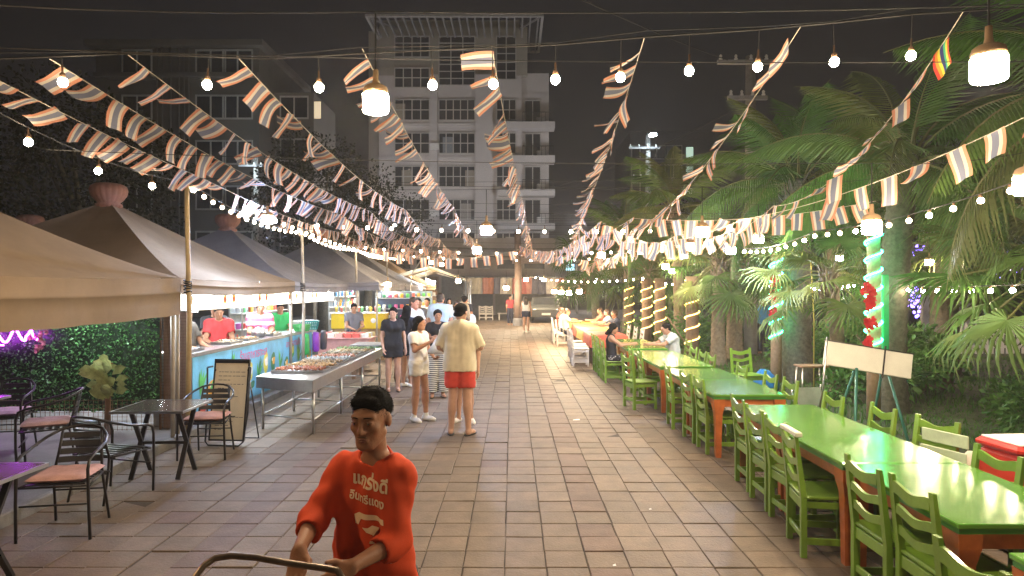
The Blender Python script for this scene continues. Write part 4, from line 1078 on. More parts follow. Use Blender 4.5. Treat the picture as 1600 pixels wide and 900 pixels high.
BASE = dict(pel=(0,0,.95), ch=(0,.01,1.29), nk=(0,.012,1.44), hd=(0,-.012,1.590),
  hipL=(.088,0,.90), hipR=(-.088,0,.90), knL=(.095,-.015,.49), knR=(-.095,-.015,.49), anL=(.10,.02,.075), anR=(-.10,.02,.075),
  shL=(.172,.012,1.385), shR=(-.172,.012,1.385), elL=(.225,.025,1.12), elR=(-.225,.025,1.12), wrL=(.235,-.05,.875), wrR=(-.235,-.05,.875))
def person(label, loc, rz, H=1.65, pose={}, build=1.0, skin=None, hair=None, wear=(), cell=.0135, head=(0,0), female=False, hands={}, foot=(0,0), group=None, face=True, skin_extra=()):
    J = dict(BASE); J.update(pose); s = H/1.70
    if female:
        for q in ('shL','shR'): J[q] = (J[q][0]*.90, J[q][1], J[q][2])
    J = {k_: Vector(v)*s for k_, v in J.items()}; f = s*build
    t = thing('person', label, 'person', loc, rz, group)
    V = lambda n_: tuple(J[n_])
    def off(n_, dx=0, dy=0, dz=0): return tuple(J[n_] + Vector((dx,dy,dz))*s)
    torso = []; sw = .070 if female else .092; k = .05*s
    sx = (J['shL']-J['shR']); sx = sx.normalized() if sx.length > 0 else Vector((1,0,0)); hx = (J['hipL']-J['hipR']).normalized()
    wst = J['pel'].lerp(J['ch'], .45)
    for q in (-1,1):
        A = J['ch'] + sx*q*sw*s + Vector((0,0,.03*s)); B_ = wst + sx*q*.060*f; C_ = J['pel'] + hx*q*.072*f
        torso += [('c', tuple(A), tuple(B_), .098*f, .088*f*(.93 if female else 1.03), k), ('c', tuple(B_), tuple(C_), .090*f*(.93 if female else 1.03), .105*f*(1.06 if female else 1), k),
                  ('c', tuple(J['nk']+Vector((0,.01,-.02))*s), tuple(J['shL' if q > 0 else 'shR']), .052*s, .056*f, k)]
        if female: torso.append(('e', tuple(J['ch'] + sx*q*.068*s + Vector((0,-.085,.0))*s), (.055*s,.045*s,.052*s), None, .03*s))
    arms = {}; legs = {}
    for q in 'LR':
        legs[q] = [('c', V('hip'+q), V('kn'+q), .086*f, .056*f, k), ('c', V('kn'+q), V('an'+q), .056*f, .038*f, .03*s), ('e', tuple(J['kn'+q].lerp(J['an'+q], .30)+Vector((0,.016,0))*s), (.052*f,.054*f,.10*s), None, .04*s)]
        arms[q] = [('c', V('sh'+q), V('el'+q), .050*f, .040*f, k*.8), ('c', V('el'+q), V('wr'+q), .040*f, .026*f, .02*s)]
    feet = []
    for q, yw in (('L',foot[0]),('R',foot[1])):
        a = J['an'+q]; fd = Vector((math.sin(yw),-math.cos(yw),0)); gz = a.z - .045*s
        feet += [('c', tuple(a+Vector((0,.03,-.03))*s), tuple(a+fd*.11*s+Vector((0,0,-.040*s))), .034*s, .030*s, .03), ('c', tuple(a+fd*.09*s+Vector((0,0,-.046*s))), tuple(a+fd*.155*s+Vector((0,0,-.050*s))), .030*s, .022*s, .02)]
    hm = rotz(head[0]) @ rotx(head[1]); hp = head_prims(J['hd'], hm, s*(.97 if female else 1.0))
    neck = [('c', tuple(J['nk']-Vector((0,0,.03*s))), tuple(J['hd']+hm @ Vector((0,.022,-.055))*s), .054*s*(.9 if female else 1), .050*s*(.88 if female else 1), .02)]
    hnd = []
    for q, sd in (('L',1),('R',-1)):
        d = J['wr'+q]-J['el'+q]; spec_ = hands.get(q, None)
        if spec_: hnd += hand_prims(J['wr'+q], spec_[0], spec_[1], s, spec_[2], spec_[3] if len(spec_) > 3 else sd, s)
        else: hnd += hand_prims(J['wr'+q], d, Vector((-.6*sd,-.5,0)), s, .25, sd, s)
    body = torso + legs['L'] + legs['R'] + arms['L'] + arms['R'] + feet + neck + hnd + hp + list(skin_extra)
    link('body', sdf_mesh('body', body, cell, skin), t)
    if face:
        for q in (-1,1):
            b = MB(); b.ball(tuple(J['hd'] + hm @ Vector((q*.031,-.0905,.007))*s), .0065*s, 8, 6); b.build('eye', MT['eye'], t, True)
    inf = lambda pr, d: [(p[0], p[1], p[2], p[3]+d, p[4]+d, p[5]) if p[0] == 'c' else (p[0], p[1], tuple(x+d for x in p[2]), p[3], p[4]) for p in pr]
    for w in wear:
        kd = w['k']; m = w['m']; d = w.get('d', .016); nm = w.get('name', kd); wr = w.get('w', .0017)
        if kd in ('shirt','vest'):
            pr = inf(torso, d)
            fr = w.get('sleeve', .6)
            for q in 'LR':
                if fr > 0:
                    a, b_, c_ = J['sh'+q], J['el'+q], J['wr'+q]
                    if fr <= 1: pr.append(('c', tuple(a), tuple(a.lerp(b_, fr)), .047*f+d, .046*f+d*1.15, k*.6))
                    else: pr += [('c', tuple(a), tuple(b_), .052*f+d, .044*f+d*1.2, k), ('c', tuple(b_), tuple(b_.lerp(c_, fr-1)), .044*f+d*1.2, .036*f+d*1.1, .02)]
            hem = w.get('hem', .86)
            if w.get('flare'):
                for q in (-1,1): pr.append(('c', tuple(wst + sx*q*.07*f), tuple(J['pel'] + hx*q*.082*f + Vector((0,0,(hem-.97)*s))), .10*f+d, .118*f+d, k))
            pr.append(('p', tuple(J['pel'] + Vector((0,0,(hem-.95)*s))), (0,0,-1), 0))
            nkc = J['nk'] + Vector((0,-.035,.035))*s
            pr.append(('E', tuple(nkc), (.072*s,.085*s,.055*s), None, 0))
            if kd == 'vest':
                for q in 'LR': pr.append(('E', tuple(J['sh'+q] + (J['sh'+q]-J['ch'])*.22), (.06*s,.12*s,.11*s), None, 0))
            if fr > 0:
                for q in 'LR':
                    a, b_, c_ = J['sh'+q], J['el'+q], J['wr'+q]
                    e = a.lerp(b_, fr) if fr <= 1 else b_.lerp(c_, fr-1); n_ = (b_-a if fr <= 1 else c_-b_).normalized()
                    w2 = e + n_*.045; pr.append(('C', tuple(w2), tuple(w2+n_*.03), .048+d, .055+d, 0))
            link(nm, sdf_mesh(nm, pr, cell, m, wr, 3), t)
        elif kd in ('shorts','trousers'):
            fr = w.get('leg', .5); pr = []
            wide = w.get('wide', 0)
            hipd = [p for p in inf(torso, d) if p[0] == 'c']
            pr += [hipd[1], hipd[4]]
            for q in 'LR':
                a, b_, c_ = J['hip'+q], J['kn'+q], J['an'+q]
                if fr <= 1: e = a.lerp(b_, fr); pr.append(('c', tuple(a), tuple(e), .088*f+d, (.088+(.056-.088)*fr)*f+d*1.6+wide, .03)); n_ = (b_-a).normalized()
                else:
                    e = b_.lerp(c_, fr-1); pr += [('c', tuple(a), tuple(b_), .088*f+d, .060*f+d+wide*.6, .03), ('c', tuple(b_), tuple(e), .060*f+d+wide*.6, .050*f+d+wide, .03)]; n_ = (c_-b_).normalized()
                cr = .10*s+wide; w2 = e + n_*(cr+.0)
                pr.append(('C', tuple(w2), tuple(w2+n_*.02), cr, cr, 0))
            if not w.get('nocut'):
                mid = (J['hipL']+J['hipR'])*.5; kn = (J['knL']+J['knR'])*.5; dn_ = (kn-mid).normalized()
                pr.append(('C', tuple(mid+dn_*.125*s), tuple(mid+dn_*.75*s), .010*s, .034*s, 0))
                pr.append(('p', tuple(J['pel'] + Vector((0,0,.06*s))), (0,0,1), 0))
            link(nm, sdf_mesh(nm, pr, cell, m, wr, 5), t)
        elif kd == 'skirt':
            pts = [tuple(Vector(p)*s) for p in w['pts']]; rs = [x*s for x in w['r']]; pr = []
            for q in range(len(pts)-1): pr.append(('c', pts[q], pts[q+1], rs[q], rs[q+1], .05))
            hipd = inf(torso, d); pr += [hipd[1], hipd[4]] if not female else [hipd[1], hipd[5]]
            for q in 'LR': pr += inf(legs[q][:w.get('n',1)], d+.01)
            pr.append(('p', tuple(J['pel'] + Vector((0,0,.07*s))), (0,0,1), 0))
            if 'cut' in w: pr.append(('p', (0,0,w['cut']*s), (0,0,-1), 0))
            link(nm, sdf_mesh(nm, pr, cell, m, wr, 5), t)
        elif kd == 'shoes':
            for i, q in enumerate('LR'):
                pr = inf(feet[2*i:2*i+2], .010) + ([('c', tuple(J['an'+q]+Vector((0,0,-.02))*s), tuple(J['an'+q]+Vector((0,0,w['sock']))*s), .044*s, .042*s, .02)] if w.get('sock') else [])
                pr.append(('p', tuple(J['an'+q]+Vector((0,0,-.073*s))), (0,0,-1), 0))
                link('shoe', sdf_mesh('shoe', pr, min(cell,.011), m), t)
        elif kd == 'sandals':
            for q, yw in (('L',foot[0]),('R',foot[1])):
                a = J['an'+q]; b = MB(); n = 14; L_s, W_s = .135*s, .045*s
                prof = [(W_s*math.sin(2*PI*i/n)*(1+.1*math.cos(2*PI*i/n)), L_s*math.cos(2*PI*i/n)) for i in range(n)]
                M = rotz(yw); c = a + M @ Vector((0,-.055,0))*s; z0 = a.z-.075*s
                vs = [tuple(M @ Vector((x,y,0)) + Vector((c.x,c.y,z0))) for x, y in prof] + [tuple(M @ Vector((x,y,0)) + Vector((c.x,c.y,z0+.018*s))) for x, y in prof]
                b.add(vs, [tuple(range(n-1,-1,-1)), tuple(range(n,2*n))] + [(i,(i+1) % n,n+(i+1) % n,n+i) for i in range(n)])
                b.build('sandal', m, t)
    if hair:
        kd, hmt = hair; P = lambda *a: tuple((hm @ (Vector(a)*s)) + J['hd']); Rm = [list(r_) for r_ in hm]; u = s
        pr = [('e', P(0,.020,.036), (.083*u,.101*u,.090*u), Rm, .01)]
        if kd in ('short','cap'): pr += [('c', P(-.03,.075,-.04), P(.03,.075,-.04), .035*u, .035*u, .03)]
        if kd == 'fade': pr += [('c', P(-.02,.07,-.02), P(.02,.07,-.02), .04*u, .04*u, .03)]
        if kd in ('long','bob'):
            ln = -.30 if kd == 'long' else -.15
            for q in (-1,-.4,.4,1): pr += [('c', P(q*.058,.055-.02*abs(q),.0), P(q*.076,.098-.03*abs(q),ln*.5), .040*u, .042*u, .02), ('c', P(q*.076,.098-.03*abs(q),ln*.5), P(q*.082,.145-.03*abs(q),ln*(1-.08*abs(q))), .042*u, .034*u, .02)]
        if kd in ('tied','bun'):
            pr += [('c', P(0,.09,.03), P(0,.115,-.02), .035*u, .045*u, .02)]
            if kd == 'bun': pr += [('e', P(0,.07,.13), (.04*u,.04*u,.035*u), Rm, .01)]
        pr += [('E', P(0,-.105,-.040), (.078*u,.080*u,.105*u), Rm, 0)]
        if kd in ('short','fade'): pr += [('p', P(0,0,-.075), tuple(hm @ Vector((0,0,-1))), 0), ('E', P(.09,-.02,-.06), (.05*u,.06*u,.06*u), Rm, 0), ('E', P(-.09,-.02,-.06), (.05*u,.06*u,.06*u), Rm, 0)]
        link('hair', sdf_mesh('hair', pr, min(cell,.010), hmt, .0022, 9), t)
    return t, J

def skin_m(n_, c): 
    m = mat(n_, c, .5, var=.10, vs=14, bump=.10, bs=120, spec=.28); m.node_tree.nodes['Principled BSDF'].inputs['Subsurface Weight'].default_value = .0; return m
SK = dict(fair=skin_m('skin_fair', (.52,.30,.21)), tan=skin_m('skin_tan', (.40,.205,.125)), brown=skin_m('skin_brown', (.25,.125,.075)), red=skin_m('skin_ruddy', (.55,.26,.17)))
HB = mat('black_hair', (.008,.007,.007), .7, var=.4, vs=60, bump=.25, bs=220, spec=.06); HBr = mat('brown_hair', (.05,.028,.016), .5, var=.4, vs=60, bump=.5, bs=160); HBl = mat('fair_hair', (.28,.19,.10), .5, var=.3, vs=60)
def cloth(n_, c, **k_): return mat('cloth_'+n_, c, .85, var=k_.get('var',.12), vs=k_.get('vs',7), bump=.05, bs=k_.get('bs',200), spec=.25)
CW = cloth('white', (.74,.71,.68)); CB = cloth('black', (.022,.022,.026)); CBe = cloth('beige', (.72,.63,.46)); CR = cloth('red', (.62,.065,.045)); CN = cloth('navy', (.03,.035,.06)); CG = cloth('grey', (.16,.16,.18)); CLB = cloth('pale_blue', (.50,.60,.68)); CGW = cloth('grey_white', (.50,.50,.47))
SHW = mat('white_sneaker', (.72,.70,.66), .5, var=.08); SHB = mat('black_rubber', (.02,.02,.02), .6)
def stripe_mat(n_, c1, c2, sc, axis=2):
    m = cloth(n_, c1); N = m.node_tree.nodes; L = m.node_tree.links; b = N['Principled BSDF']
    tc = N.new('ShaderNodeTexCoord'); wv = N.new('ShaderNodeTexWave'); wv.bands_direction = 'XYZ'[axis]; wv.inputs['Scale'].default_value = sc; wv.inputs['Distortion'].default_value = 1.5; wv.inputs['Detail'].default_value = 1
    L.new(tc.outputs['Object'], wv.inputs['Vector']); rp = N.new('ShaderNodeValToRGB'); rp.color_ramp.elements[0].position = .45; rp.color_ramp.elements[1].position = .55
    rp.color_ramp.elements[0].color = (*c1,1); rp.color_ramp.elements[1].color = (*c2,1); L.new(wv.outputs['Fac'], rp.inputs[0]); L.new(rp.outputs[0], b.inputs['Base Color']); return m
CST = stripe_mat('striped', (.02,.02,.022), (.68,.66,.62), 9.0)
def spot_mat(n_, c1, c2, sc):
    m = cloth(n_, c1); N = m.node_tree.nodes; L = m.node_tree.links; b = N['Principled BSDF']
    tc = N.new('ShaderNodeTexCoord'); vr = N.new('ShaderNodeTexVoronoi'); vr.inputs['Scale'].default_value = sc
    L.new(tc.outputs['Object'], vr.inputs['Vector']); rp = N.new('ShaderNodeValToRGB'); rp.color_ramp.elements[0].position = .28; rp.color_ramp.elements[1].position = .36
    rp.color_ramp.elements[0].color = (*c2,1); rp.color_ramp.elements[1].color = (*c1,1); L.new(vr.outputs['Distance'], rp.inputs[0]); L.new(rp.outputs[0], b.inputs['Base Color']); return m
CSP = spot_mat('patterned', (.025,.025,.028), (.35,.33,.32), 22)

# --- man in orange pushing a cart, right in front of the camera
MX, MY, MRZ = -.565, 2.74, R(-17)
def ml(px, py, Y):
    w = at(px, py, Y); return tuple(rotz(-MRZ) @ Vector((w.x-MX, w.y-MY, w.z)))
sH = 1.60/1.70
pz = {k_: tuple(Vector(v)/sH) for k_, v in dict(
    hd=ml(579,655,2.70), nk=ml(588,716,2.74), ch=ml(580,778,2.76), pel=ml(586,905,2.84),
    shR=ml(541,734,2.82), shL=ml(619,742,2.66), elR=ml(490,812,2.68), elL=ml(620,846,2.58), wrR=ml(468,858,2.47), wrL=ml(552,884,2.395)).items()}
pz['hipL'] = (pz['pel'][0]+.085,pz['pel'][1]-.0,.86); pz['hipR'] = (pz['pel'][0]-.085,pz['pel'][1],.86); pz['knR'] = (-.1,-.12,.50); pz['anR'] = (-.10,-.02,.075); pz['knL'] = (.095,.02,.48); pz['anL'] = (.10,.22,.075)
w2l = lambda v: tuple(rotz(-MRZ) @ Vector(v))
CO = mat('orange_red_tee', (.58,.066,.020), .85, var=.12, vs=6, bump=.05, bs=220, spec=.2)
man, MJ = person('man in a long orange red shirt pushing a cart towards the camera', (MX, MY, 0), MRZ, 1.60, pz, 1.0, skin_m('skin_man', (.32,.155,.092)), None,
    [dict(k='shirt', m=CO, d=.014, sleeve=1.42, hem=.66, flare=1, w=.0034, name='shirt'), dict(k='trousers', m=cloth('dark_grey', (.05,.05,.055)), leg=1.95, d=.02), dict(k='sandals', m=SHB)],
    cell=.0066, head=(R(5),R(6)), hands={'R': (w2l((.02,-.55,-.85)), w2l((-.1,-.85,.35)), .62, -1), 'L': (w2l((-.75,-.35,-.45)), w2l((0,-.75,.5)), .55, 1)}, face=False)
hm = rotz(R(5)) @ rotx(R(6)); hd = MJ['hd']
def HP(*a): return tuple(hm @ (Vector(a)*sH) + hd)
Rm_ = [list(r_) for r_ in hm]
hpr = [('e', HP(0,.030,.043), (.0790*sH,.094*sH,.0860*sH), Rm_, .01), ('c', HP(-.030,.078,-.03), HP(.030,.078,-.03), .024*sH, .024*sH, .03),
       ('c', HP(-.038,-.050,.084), HP(.040,-.052,.086), .022*sH, .022*sH, .03), ('c', HP(-.03,.0,.112), HP(.03,.0,.112), .018*sH, .018*sH, .04),
       ('E', HP(0,-.116,-.036), (.082*sH,.070*sH,.108*sH), Rm_, 0), ('p', HP(0,0,-.072), tuple(hm @ Vector((0,0,-1))), 0),
       ('E', HP(.092,-.012,-.05), (.05*sH,.055*sH,.062*sH), Rm_, 0), ('E', HP(-.092,-.012,-.05), (.05*sH,.055*sH,.062*sH), Rm_, 0)]
hair_o = link('hair', sdf_mesh('hair', hpr, .005, HB, .0012, 4), man)
rh = random.Random(12); hs_ = MB(); hme = hair_o.data
for _ in range(5200):       # loose strands combed forward and to the side over the crown
    v = hme.vertices[rh.randrange(len(hme.vertices))]; p = v.co.copy(); nn = v.normal.copy(); q = hm.transposed() @ (p-hd)
    comb = hm @ Vector((.5+.4*rh.random(), -.55+rh.gauss(0,.25), -.25-.9*max(0,.05-q.z)/.1)); comb = (comb - nn*comb.dot(nn)).normalized()
    ln = rh.uniform(.012,.030)*(1 if q.z > .02 else .45); d1 = (comb*.9 + nn*rh.uniform(.10,.45)).normalized(); e_ = d1.cross(nn).normalized()*.0009
    a_ = p - nn*.002; m1 = a_ + d1*ln*.6; t1 = m1 + (d1 - nn*.5).normalized()*ln*.5
    hs_.add([a_-e_, a_+e_, m1+e_, m1-e_, t1], [(0,1,2,3),(3,2,4)])
stuff(hs_.build('hair_strands', HB, man))
for q in (-1,1):
    b = MB(); b.ball(HP(q*.031,-.0815,.006), .0098*sH, 12, 8); eo = b.build('eye', mat('eye_white_%d' % q, (.30,.24,.20), .25), man, True)
    b = MB(); b.ball(HP(q*.031-.002,-.0878,.0055), .0056*sH, 10, 6); b.build('iris', MT['eye'], eo, True)
    lid = MB(); lid.tube([HP(q*.031+.0155*math.cos(a), -.0925+.006*abs(math.cos(a)), .0085+.0055*math.sin(a)) for a in [PI*i/8 for i in range(9)]], .0015*sH, 5); lid.build('eyelid', SK['brown'], man, True)
    br = MB(); br.tube([HP(q*(.013+.034*u), -.0975+.018*u*u, .0315+.004*math.sin(PI*u)-.005*u) for u in [i/6 for i in range(7)]], [.0018,.0024,.0026,.0024,.002,.0014,.0008], 5); br.build('eyebrow', HB, man, True)
mo = MB(); mo.tube([HP(-.024,-.0885,-.0535), HP(-.010,-.0965,-.0485), HP(.010,-.0965,-.0485), HP(.024,-.0885,-.0535)], [.0008,.0016,.0016,.0008], 6); mo.build('moustache', mat('stubble', (.06,.035,.025), .8), man, True)
lp = MB(); lp.tube([HP(-.021,-.0875,-.0625), HP(-.008,-.0945,-.0600), HP(0,-.0950,-.0610), HP(.008,-.0945,-.0600), HP(.021,-.0875,-.0625)], [.0015,.0035,.0032,.0035,.0015], 6); lp.tube([HP(-.018,-.0880,-.0680), HP(0,-.0945,-.0700), HP(.018,-.0880,-.0680)], [.002,.0048,.002], 6); lp.build('lips', mat('lip_skin', (.24,.085,.065), .45), man, True)
# printed words on the chest
def text_mesh(body, size, m, name='lettering', bold=0.0, ext=0.0):
    cu_ = bpy.data.curves.new('t', 'FONT'); cu_.body = body; cu_.size = size; cu_.align_x = 'CENTER'; cu_.align_y = 'CENTER'; cu_.offset = bold; cu_.extrude = ext; cu_.resolution_u = 3
    o = bpy.data.objects.new('t', cu_); COL.objects.link(o); dg = bpy.context.evaluated_depsgraph_get(); dg.update()
    me = bpy.data.meshes.new_from_object(o.evaluated_get(dg)); bpy.data.objects.remove(o); bpy.data.curves.remove(cu_)
    me.name = name; me.materials.clear(); me.materials.append(m); return me
shirt = [c for c in man.children if c.name.startswith('shirt')][0]
def project(me, M, parent, target, off=.0025, sub=0.012):
    """lay a flat mesh onto the front of a cloth surface along -(local z of M)"""
    bm_ = bmesh.new(); bm_.from_mesh(me); bmesh.ops.triangulate(bm_, faces=bm_.faces)
    for _ in range(4):
        long = [e for e in bm_.edges if e.calc_length() > sub]
        if not long: break
        bmesh.ops.subdivide_edges(bm_, edges=long, cuts=1); bmesh.ops.triangulate(bm_, faces=[f_ for f_ in bm_.faces if len(f_.verts) > 3])
    bv = BVHTree.FromPolygons([v.co for v in target.data.vertices], [p.vertices for p in target.data.polygons])
    d = -(M.to_3x3() @ Vector((0,0,1))).normalized(); bad = []
    for v in bm_.verts:
        p = M @ v.co; h = bv.ray_cast(p, d, .5)
        if h[0] is None: bad.append(v)
        else: v.co = h[0] - d*off
    bmesh.ops.delete(bm_, geom=bad, context='VERTS'); bm_.to_mesh(me); bm_.free()
    return link(me.name, me, parent)
PRT = mat('cream_print', (.86,.66,.46), .8, var=.08)
def chest(px, py, Y, tilt=0.0):
    """frame on the chest plane: x to the picture's right, y up, z towards the viewer"""
    c = Vector(ml(px, py, Y)); ang = R(8)
    return Matrix.Translation(c) @ Matrix.Rotation(ang, 4, 'Z') @ Matrix.Rotation(R(90), 4, 'X') @ Matrix.Rotation(tilt, 4, 'Z')
project(text_mesh('แกร่งดี', .066, PRT, 'lettering', .0022), chest(556,772,2.50,R(-2)), man, shirt)
project(text_mesh('อินทรีแดง', .045, PRT, 'lettering', .0012), chest(551,799,2.50,R(-2)), man, shirt)
def print_poly(poly, px, py, Y):
    b = MB(); b.face([(x, y, 0) for x, y in poly]); project(b.mesh('printed_shape', PRT), chest(px,py,Y), man, shirt)
print_poly([(-.085,-.030),(-.088,.006),(-.06,.022),(.0,.026),(.075,.030),(.078,.010),(.0,.004),(-.05,-.002),(-.068,-.032)], 558, 834, 2.50)
print_poly([(-.05,.006),(-.02,.010),(.0,.024),(.045,.020),(.06,.004),(.03,-.004),(.02,-.022),(-.004,-.014),(-.03,-.010)], 560, 852, 2.50)
print_poly([(-.05,-.012),(-.01,.0),(.03,.018),(.075,.016),(.07,-.002),(.02,-.008),(-.02,-.024),(-.05,-.026)], 590, 892, 2.50)

# the cart he pushes: bent tube handle, flat bed, wheels
ct = thing('hand_cart', 'bent steel tube handle of the cart held by the man in orange', 'cart', (0,0,0))
hb = MB(); p1 = at(515,889,2.345); p0 = at(440,878,2.352)
pth = [p1, at(478,884,2.348), p0, at(400,871,2.35), at(362,868,2.35), at(336,872,2.34), at(318,884,2.32), at(306,900,2.29), at(296,925,2.26)]
pth += [Vector((-1.10,2.10,.70)), Vector((-1.12,1.95,.35)), Vector((-1.12,1.9,.30))]
tail = [p1+Vector((.03,-.005,-.004)), p1+Vector((.06,-.03,-.03)), p1+Vector((.075,-.06,-.10)), Vector((-.52,2.05,.70)), Vector((-.52,1.9,.30))]
hb.tube(list(reversed(pth)) + tail, .0118, 12); hb.build('handle', mat('worn_steel_tube', (.20,.155,.12), .35, .8, .25, 14), ct, True)
b = MB(); b.bbox(-1.16,-.48,.95,1.95,.22,.27); b.build('bed', MT['wood_brown'], ct)
b = MB()
for x in (-1.15,-.49): b.tube([(x,.96,.285),(x,1.94,.285)], .015, 6)
b.build('bed_rail', MT['steel'], ct)
for x in (-1.08,-.56):
    for y in (1.05,1.85):
        wv = MB(); M_ = roty(PI/2); vs_ = MB(); vs_.lathe([(.03,-.02),(.10,-.022),(.108,-.012),(.108,.012),(.10,.022),(.03,.02)], 18)
        wv.add([M_ @ Vector(v) + Vector((x,y,.108)) for v in vs_.v], vs_.f); wv.build('wheel', SHB, ct, True)

# --- people in the middle of the walkway
person('woman in white tee and shorts holding a clear plastic bag', (-1.40,10.10,0), R(62), 1.57, dict(elL=(.20,-.05,1.15),wrL=(.06,-.27,1.03),elR=(-.20,-.06,1.17),wrR=(-.05,-.26,1.30),anL=(.11,-.06,.075),knL=(.10,-.06,.49)), 1.0, SK['tan'], ('long',HB),
  [dict(k='shirt',m=CW,sleeve=.55,hem=.955), dict(k='shorts',m=cloth('cream',(.62,.58,.50)),leg=.26,d=.016), dict(k='shoes',m=SHW,sock=.05)], head=(R(15),0), female=True, foot=(.1,-.3),
  hands={'L': ((-.5,-.8,.1),(0,0,1),.25,1), 'R': ((.2,-.6,.6),(.6,-.2,-.4),.8,-1)})
person('man in a loose beige tee, red shorts and flip flops seen from behind', (-.71,9.13,0), R(172), 1.79, dict(elR=(-.26,-.06,1.13),wrR=(-.13,-.30,1.08),elL=(.27,-.02,1.13),wrL=(.18,-.26,1.02),anL=(.115,.0,.075),anR=(-.115,.0,.075),hd=(-.01,-.04,1.582),shL=(.165,.012,1.365),shR=(-.165,.012,1.365)), .97, SK['fair'], ('short',HB),
  [dict(k='shirt',m=CBe,sleeve=.88,hem=.835,d=.032,flare=1,w=.0018), dict(k='shorts',m=CR,leg=.56,d=.022,wide=.012,w=.0025), dict(k='sandals',m=SHB)], head=(R(-16),R(14)), foot=(.25,-.35))
# headphones over his cap of hair
person('person in white sneakers hidden behind the man in red shorts', (-.70,9.95,0), R(-10), 1.56, {}, .86, SK['fair'], ('short',HBr), [dict(k='shirt',m=CW,sleeve=.6,hem=.84), dict(k='shorts',m=cloth('stone',(.42,.38,.32)),leg=.7,d=.025), dict(k='shoes',m=SHW)], foot=(.5,-.7))
person('woman in black tee and striped trousers with tied hair', (-1.36,12.3,0), R(12), 1.60, dict(elR=(-.20,-.04,1.14),wrR=(-.12,-.22,1.18),elL=(.22,.0,1.14),wrL=(.16,-.2,1.02)), 1.0, SK['tan'], ('tied',HB),
  [dict(k='shirt',m=CB,sleeve=.5,hem=.93), dict(k='trousers',m=CST,leg=1.82,d=.022,wide=.035), dict(k='sandals',m=SHB)], female=True, foot=(.2,-.2))
person('woman in black tee and short black bottoms standing by the steel table', (-2.30,13.0,0), R(18), 1.62, dict(wrL=(.24,-.04,.88),wrR=(-.21,-.10,.90)), 1.0, SK['fair'], ('tied',HB),
  [dict(k='shirt',m=CB,sleeve=.55,hem=.84,d=.022), dict(k='shorts',m=CB,leg=.38,d=.022), dict(k='sandals',m=SHB)], female=True, head=(R(-20),0))
person('person with dark hair in black right behind the woman by the steel table', (-2.12,13.6,0), R(150), 1.64, {}, 1.0, SK['fair'], ('long',HB), [dict(k='shirt',m=CN,sleeve=.55,hem=.86), dict(k='shorts',m=CB,leg=.45,d=.022), dict(k='shoes',m=SHW)], female=True)
person('tall man in a white tee with bare forearms behind the woman in white', (-2.10,14.4,0), R(60), 1.80, dict(elL=(.2,-.12,1.14),wrL=(.1,-.34,1.12)), 1.05, SK['red'], ('short',HBr), [dict(k='shirt',m=CW,sleeve=.6,hem=.86,d=.025), dict(k='shorts',m=CG,leg=.8,d=.03), dict(k='shoes',m=SHW)])
person('broad man in a pale blue tee seen from behind', (-1.62,15.2,0), R(175), 1.88, {}, 1.1, SK['red'], ('short',HBr), [dict(k='shirt',m=CLB,sleeve=.6,hem=.86,d=.03), dict(k='shorts',m=CG,leg=.8,d=.03), dict(k='shoes',m=SHW)])
person('woman in a light dress beside the man in pale blue', (-1.30,15.9,0), R(10), 1.70, {}, 1.0, SK['fair'], ('long',HBr), [dict(k='shirt',m=CGW,sleeve=.4,hem=.9), dict(k='skirt',m=CGW,pts=[(0,0,.95),(0,0,.6)],r=[.13,.2],cut=.55,d=.02), dict(k='sandals',m=SHB)], female=True)
person('person in a white top leaving behind the man in red shorts', (-1.02,14.6,0), R(190), 1.66, {}, 1.0, SK['fair'], ('long',HBl), [dict(k='shirt',m=CW,sleeve=.4,hem=.88), dict(k='shorts',m=CN,leg=.5,d=.025), dict(k='shoes',m=SHW)], female=True)
person('woman in white top and dark shorts walking far down the walkway', (.63,30.0,0), R(170), 1.66, dict(anL=(.08,.12,.09),anR=(-.08,-.12,.075)), 1.0, SK['fair'], ('long',HBr), [dict(k='vest',m=CW,sleeve=0,hem=.9), dict(k='shorts',m=CN,leg=.3,d=.02), dict(k='shoes',m=SHW)], female=True, cell=.02, face=False)
person('person in red far down the walkway by the bench', (-.1,36.0,0), R(20), 1.6, {}, 1.0, SK['tan'], ('short',HB), [dict(k='shirt',m=cloth('dull_red',(.4,.06,.07)),sleeve=.6,hem=.86), dict(k='trousers',m=CN,leg=1.8,d=.02)], cell=.025, face=False)

for x_, y_, rz_, c_, h_, hr_, sk_, lab_ in [(-2.45,17.6,30,CG,1.72,'short','tan','man in a dark grey tee in the crowd by the yellow counter'),(-1.9,18.4,200,CR,1.66,'long','fair','woman in a red tee in the crowd, seen from behind'),(-2.55,20.2,-20,CW,1.70,'short','tan','person in white in the crowd beyond the yellow counter'),(-1.5,21.5,160,CN,1.74,'short','red','man in navy in the crowd, seen from behind'),(-2.2,23.5,10,CLB,1.64,'long','fair','woman in pale blue far back in the crowd'),(-1.85,25.5,185,CBe,1.70,'short','tan','person in beige farthest back in the crowd')]:
    person(lab_, (x_, y_, 0), R(rz_), h_, dict(wrL=(.2,-.16,.98)), 1.0, SK[sk_], (hr_, HB), [dict(k='shirt',m=c_,sleeve=.6,hem=.86,d=.02), dict(k='shorts',m=CN,leg=.8,d=.025), dict(k='shoes',m=SHW)], cell=.018, face=False, female=(hr_ == 'long'), group='people in the crowd behind')
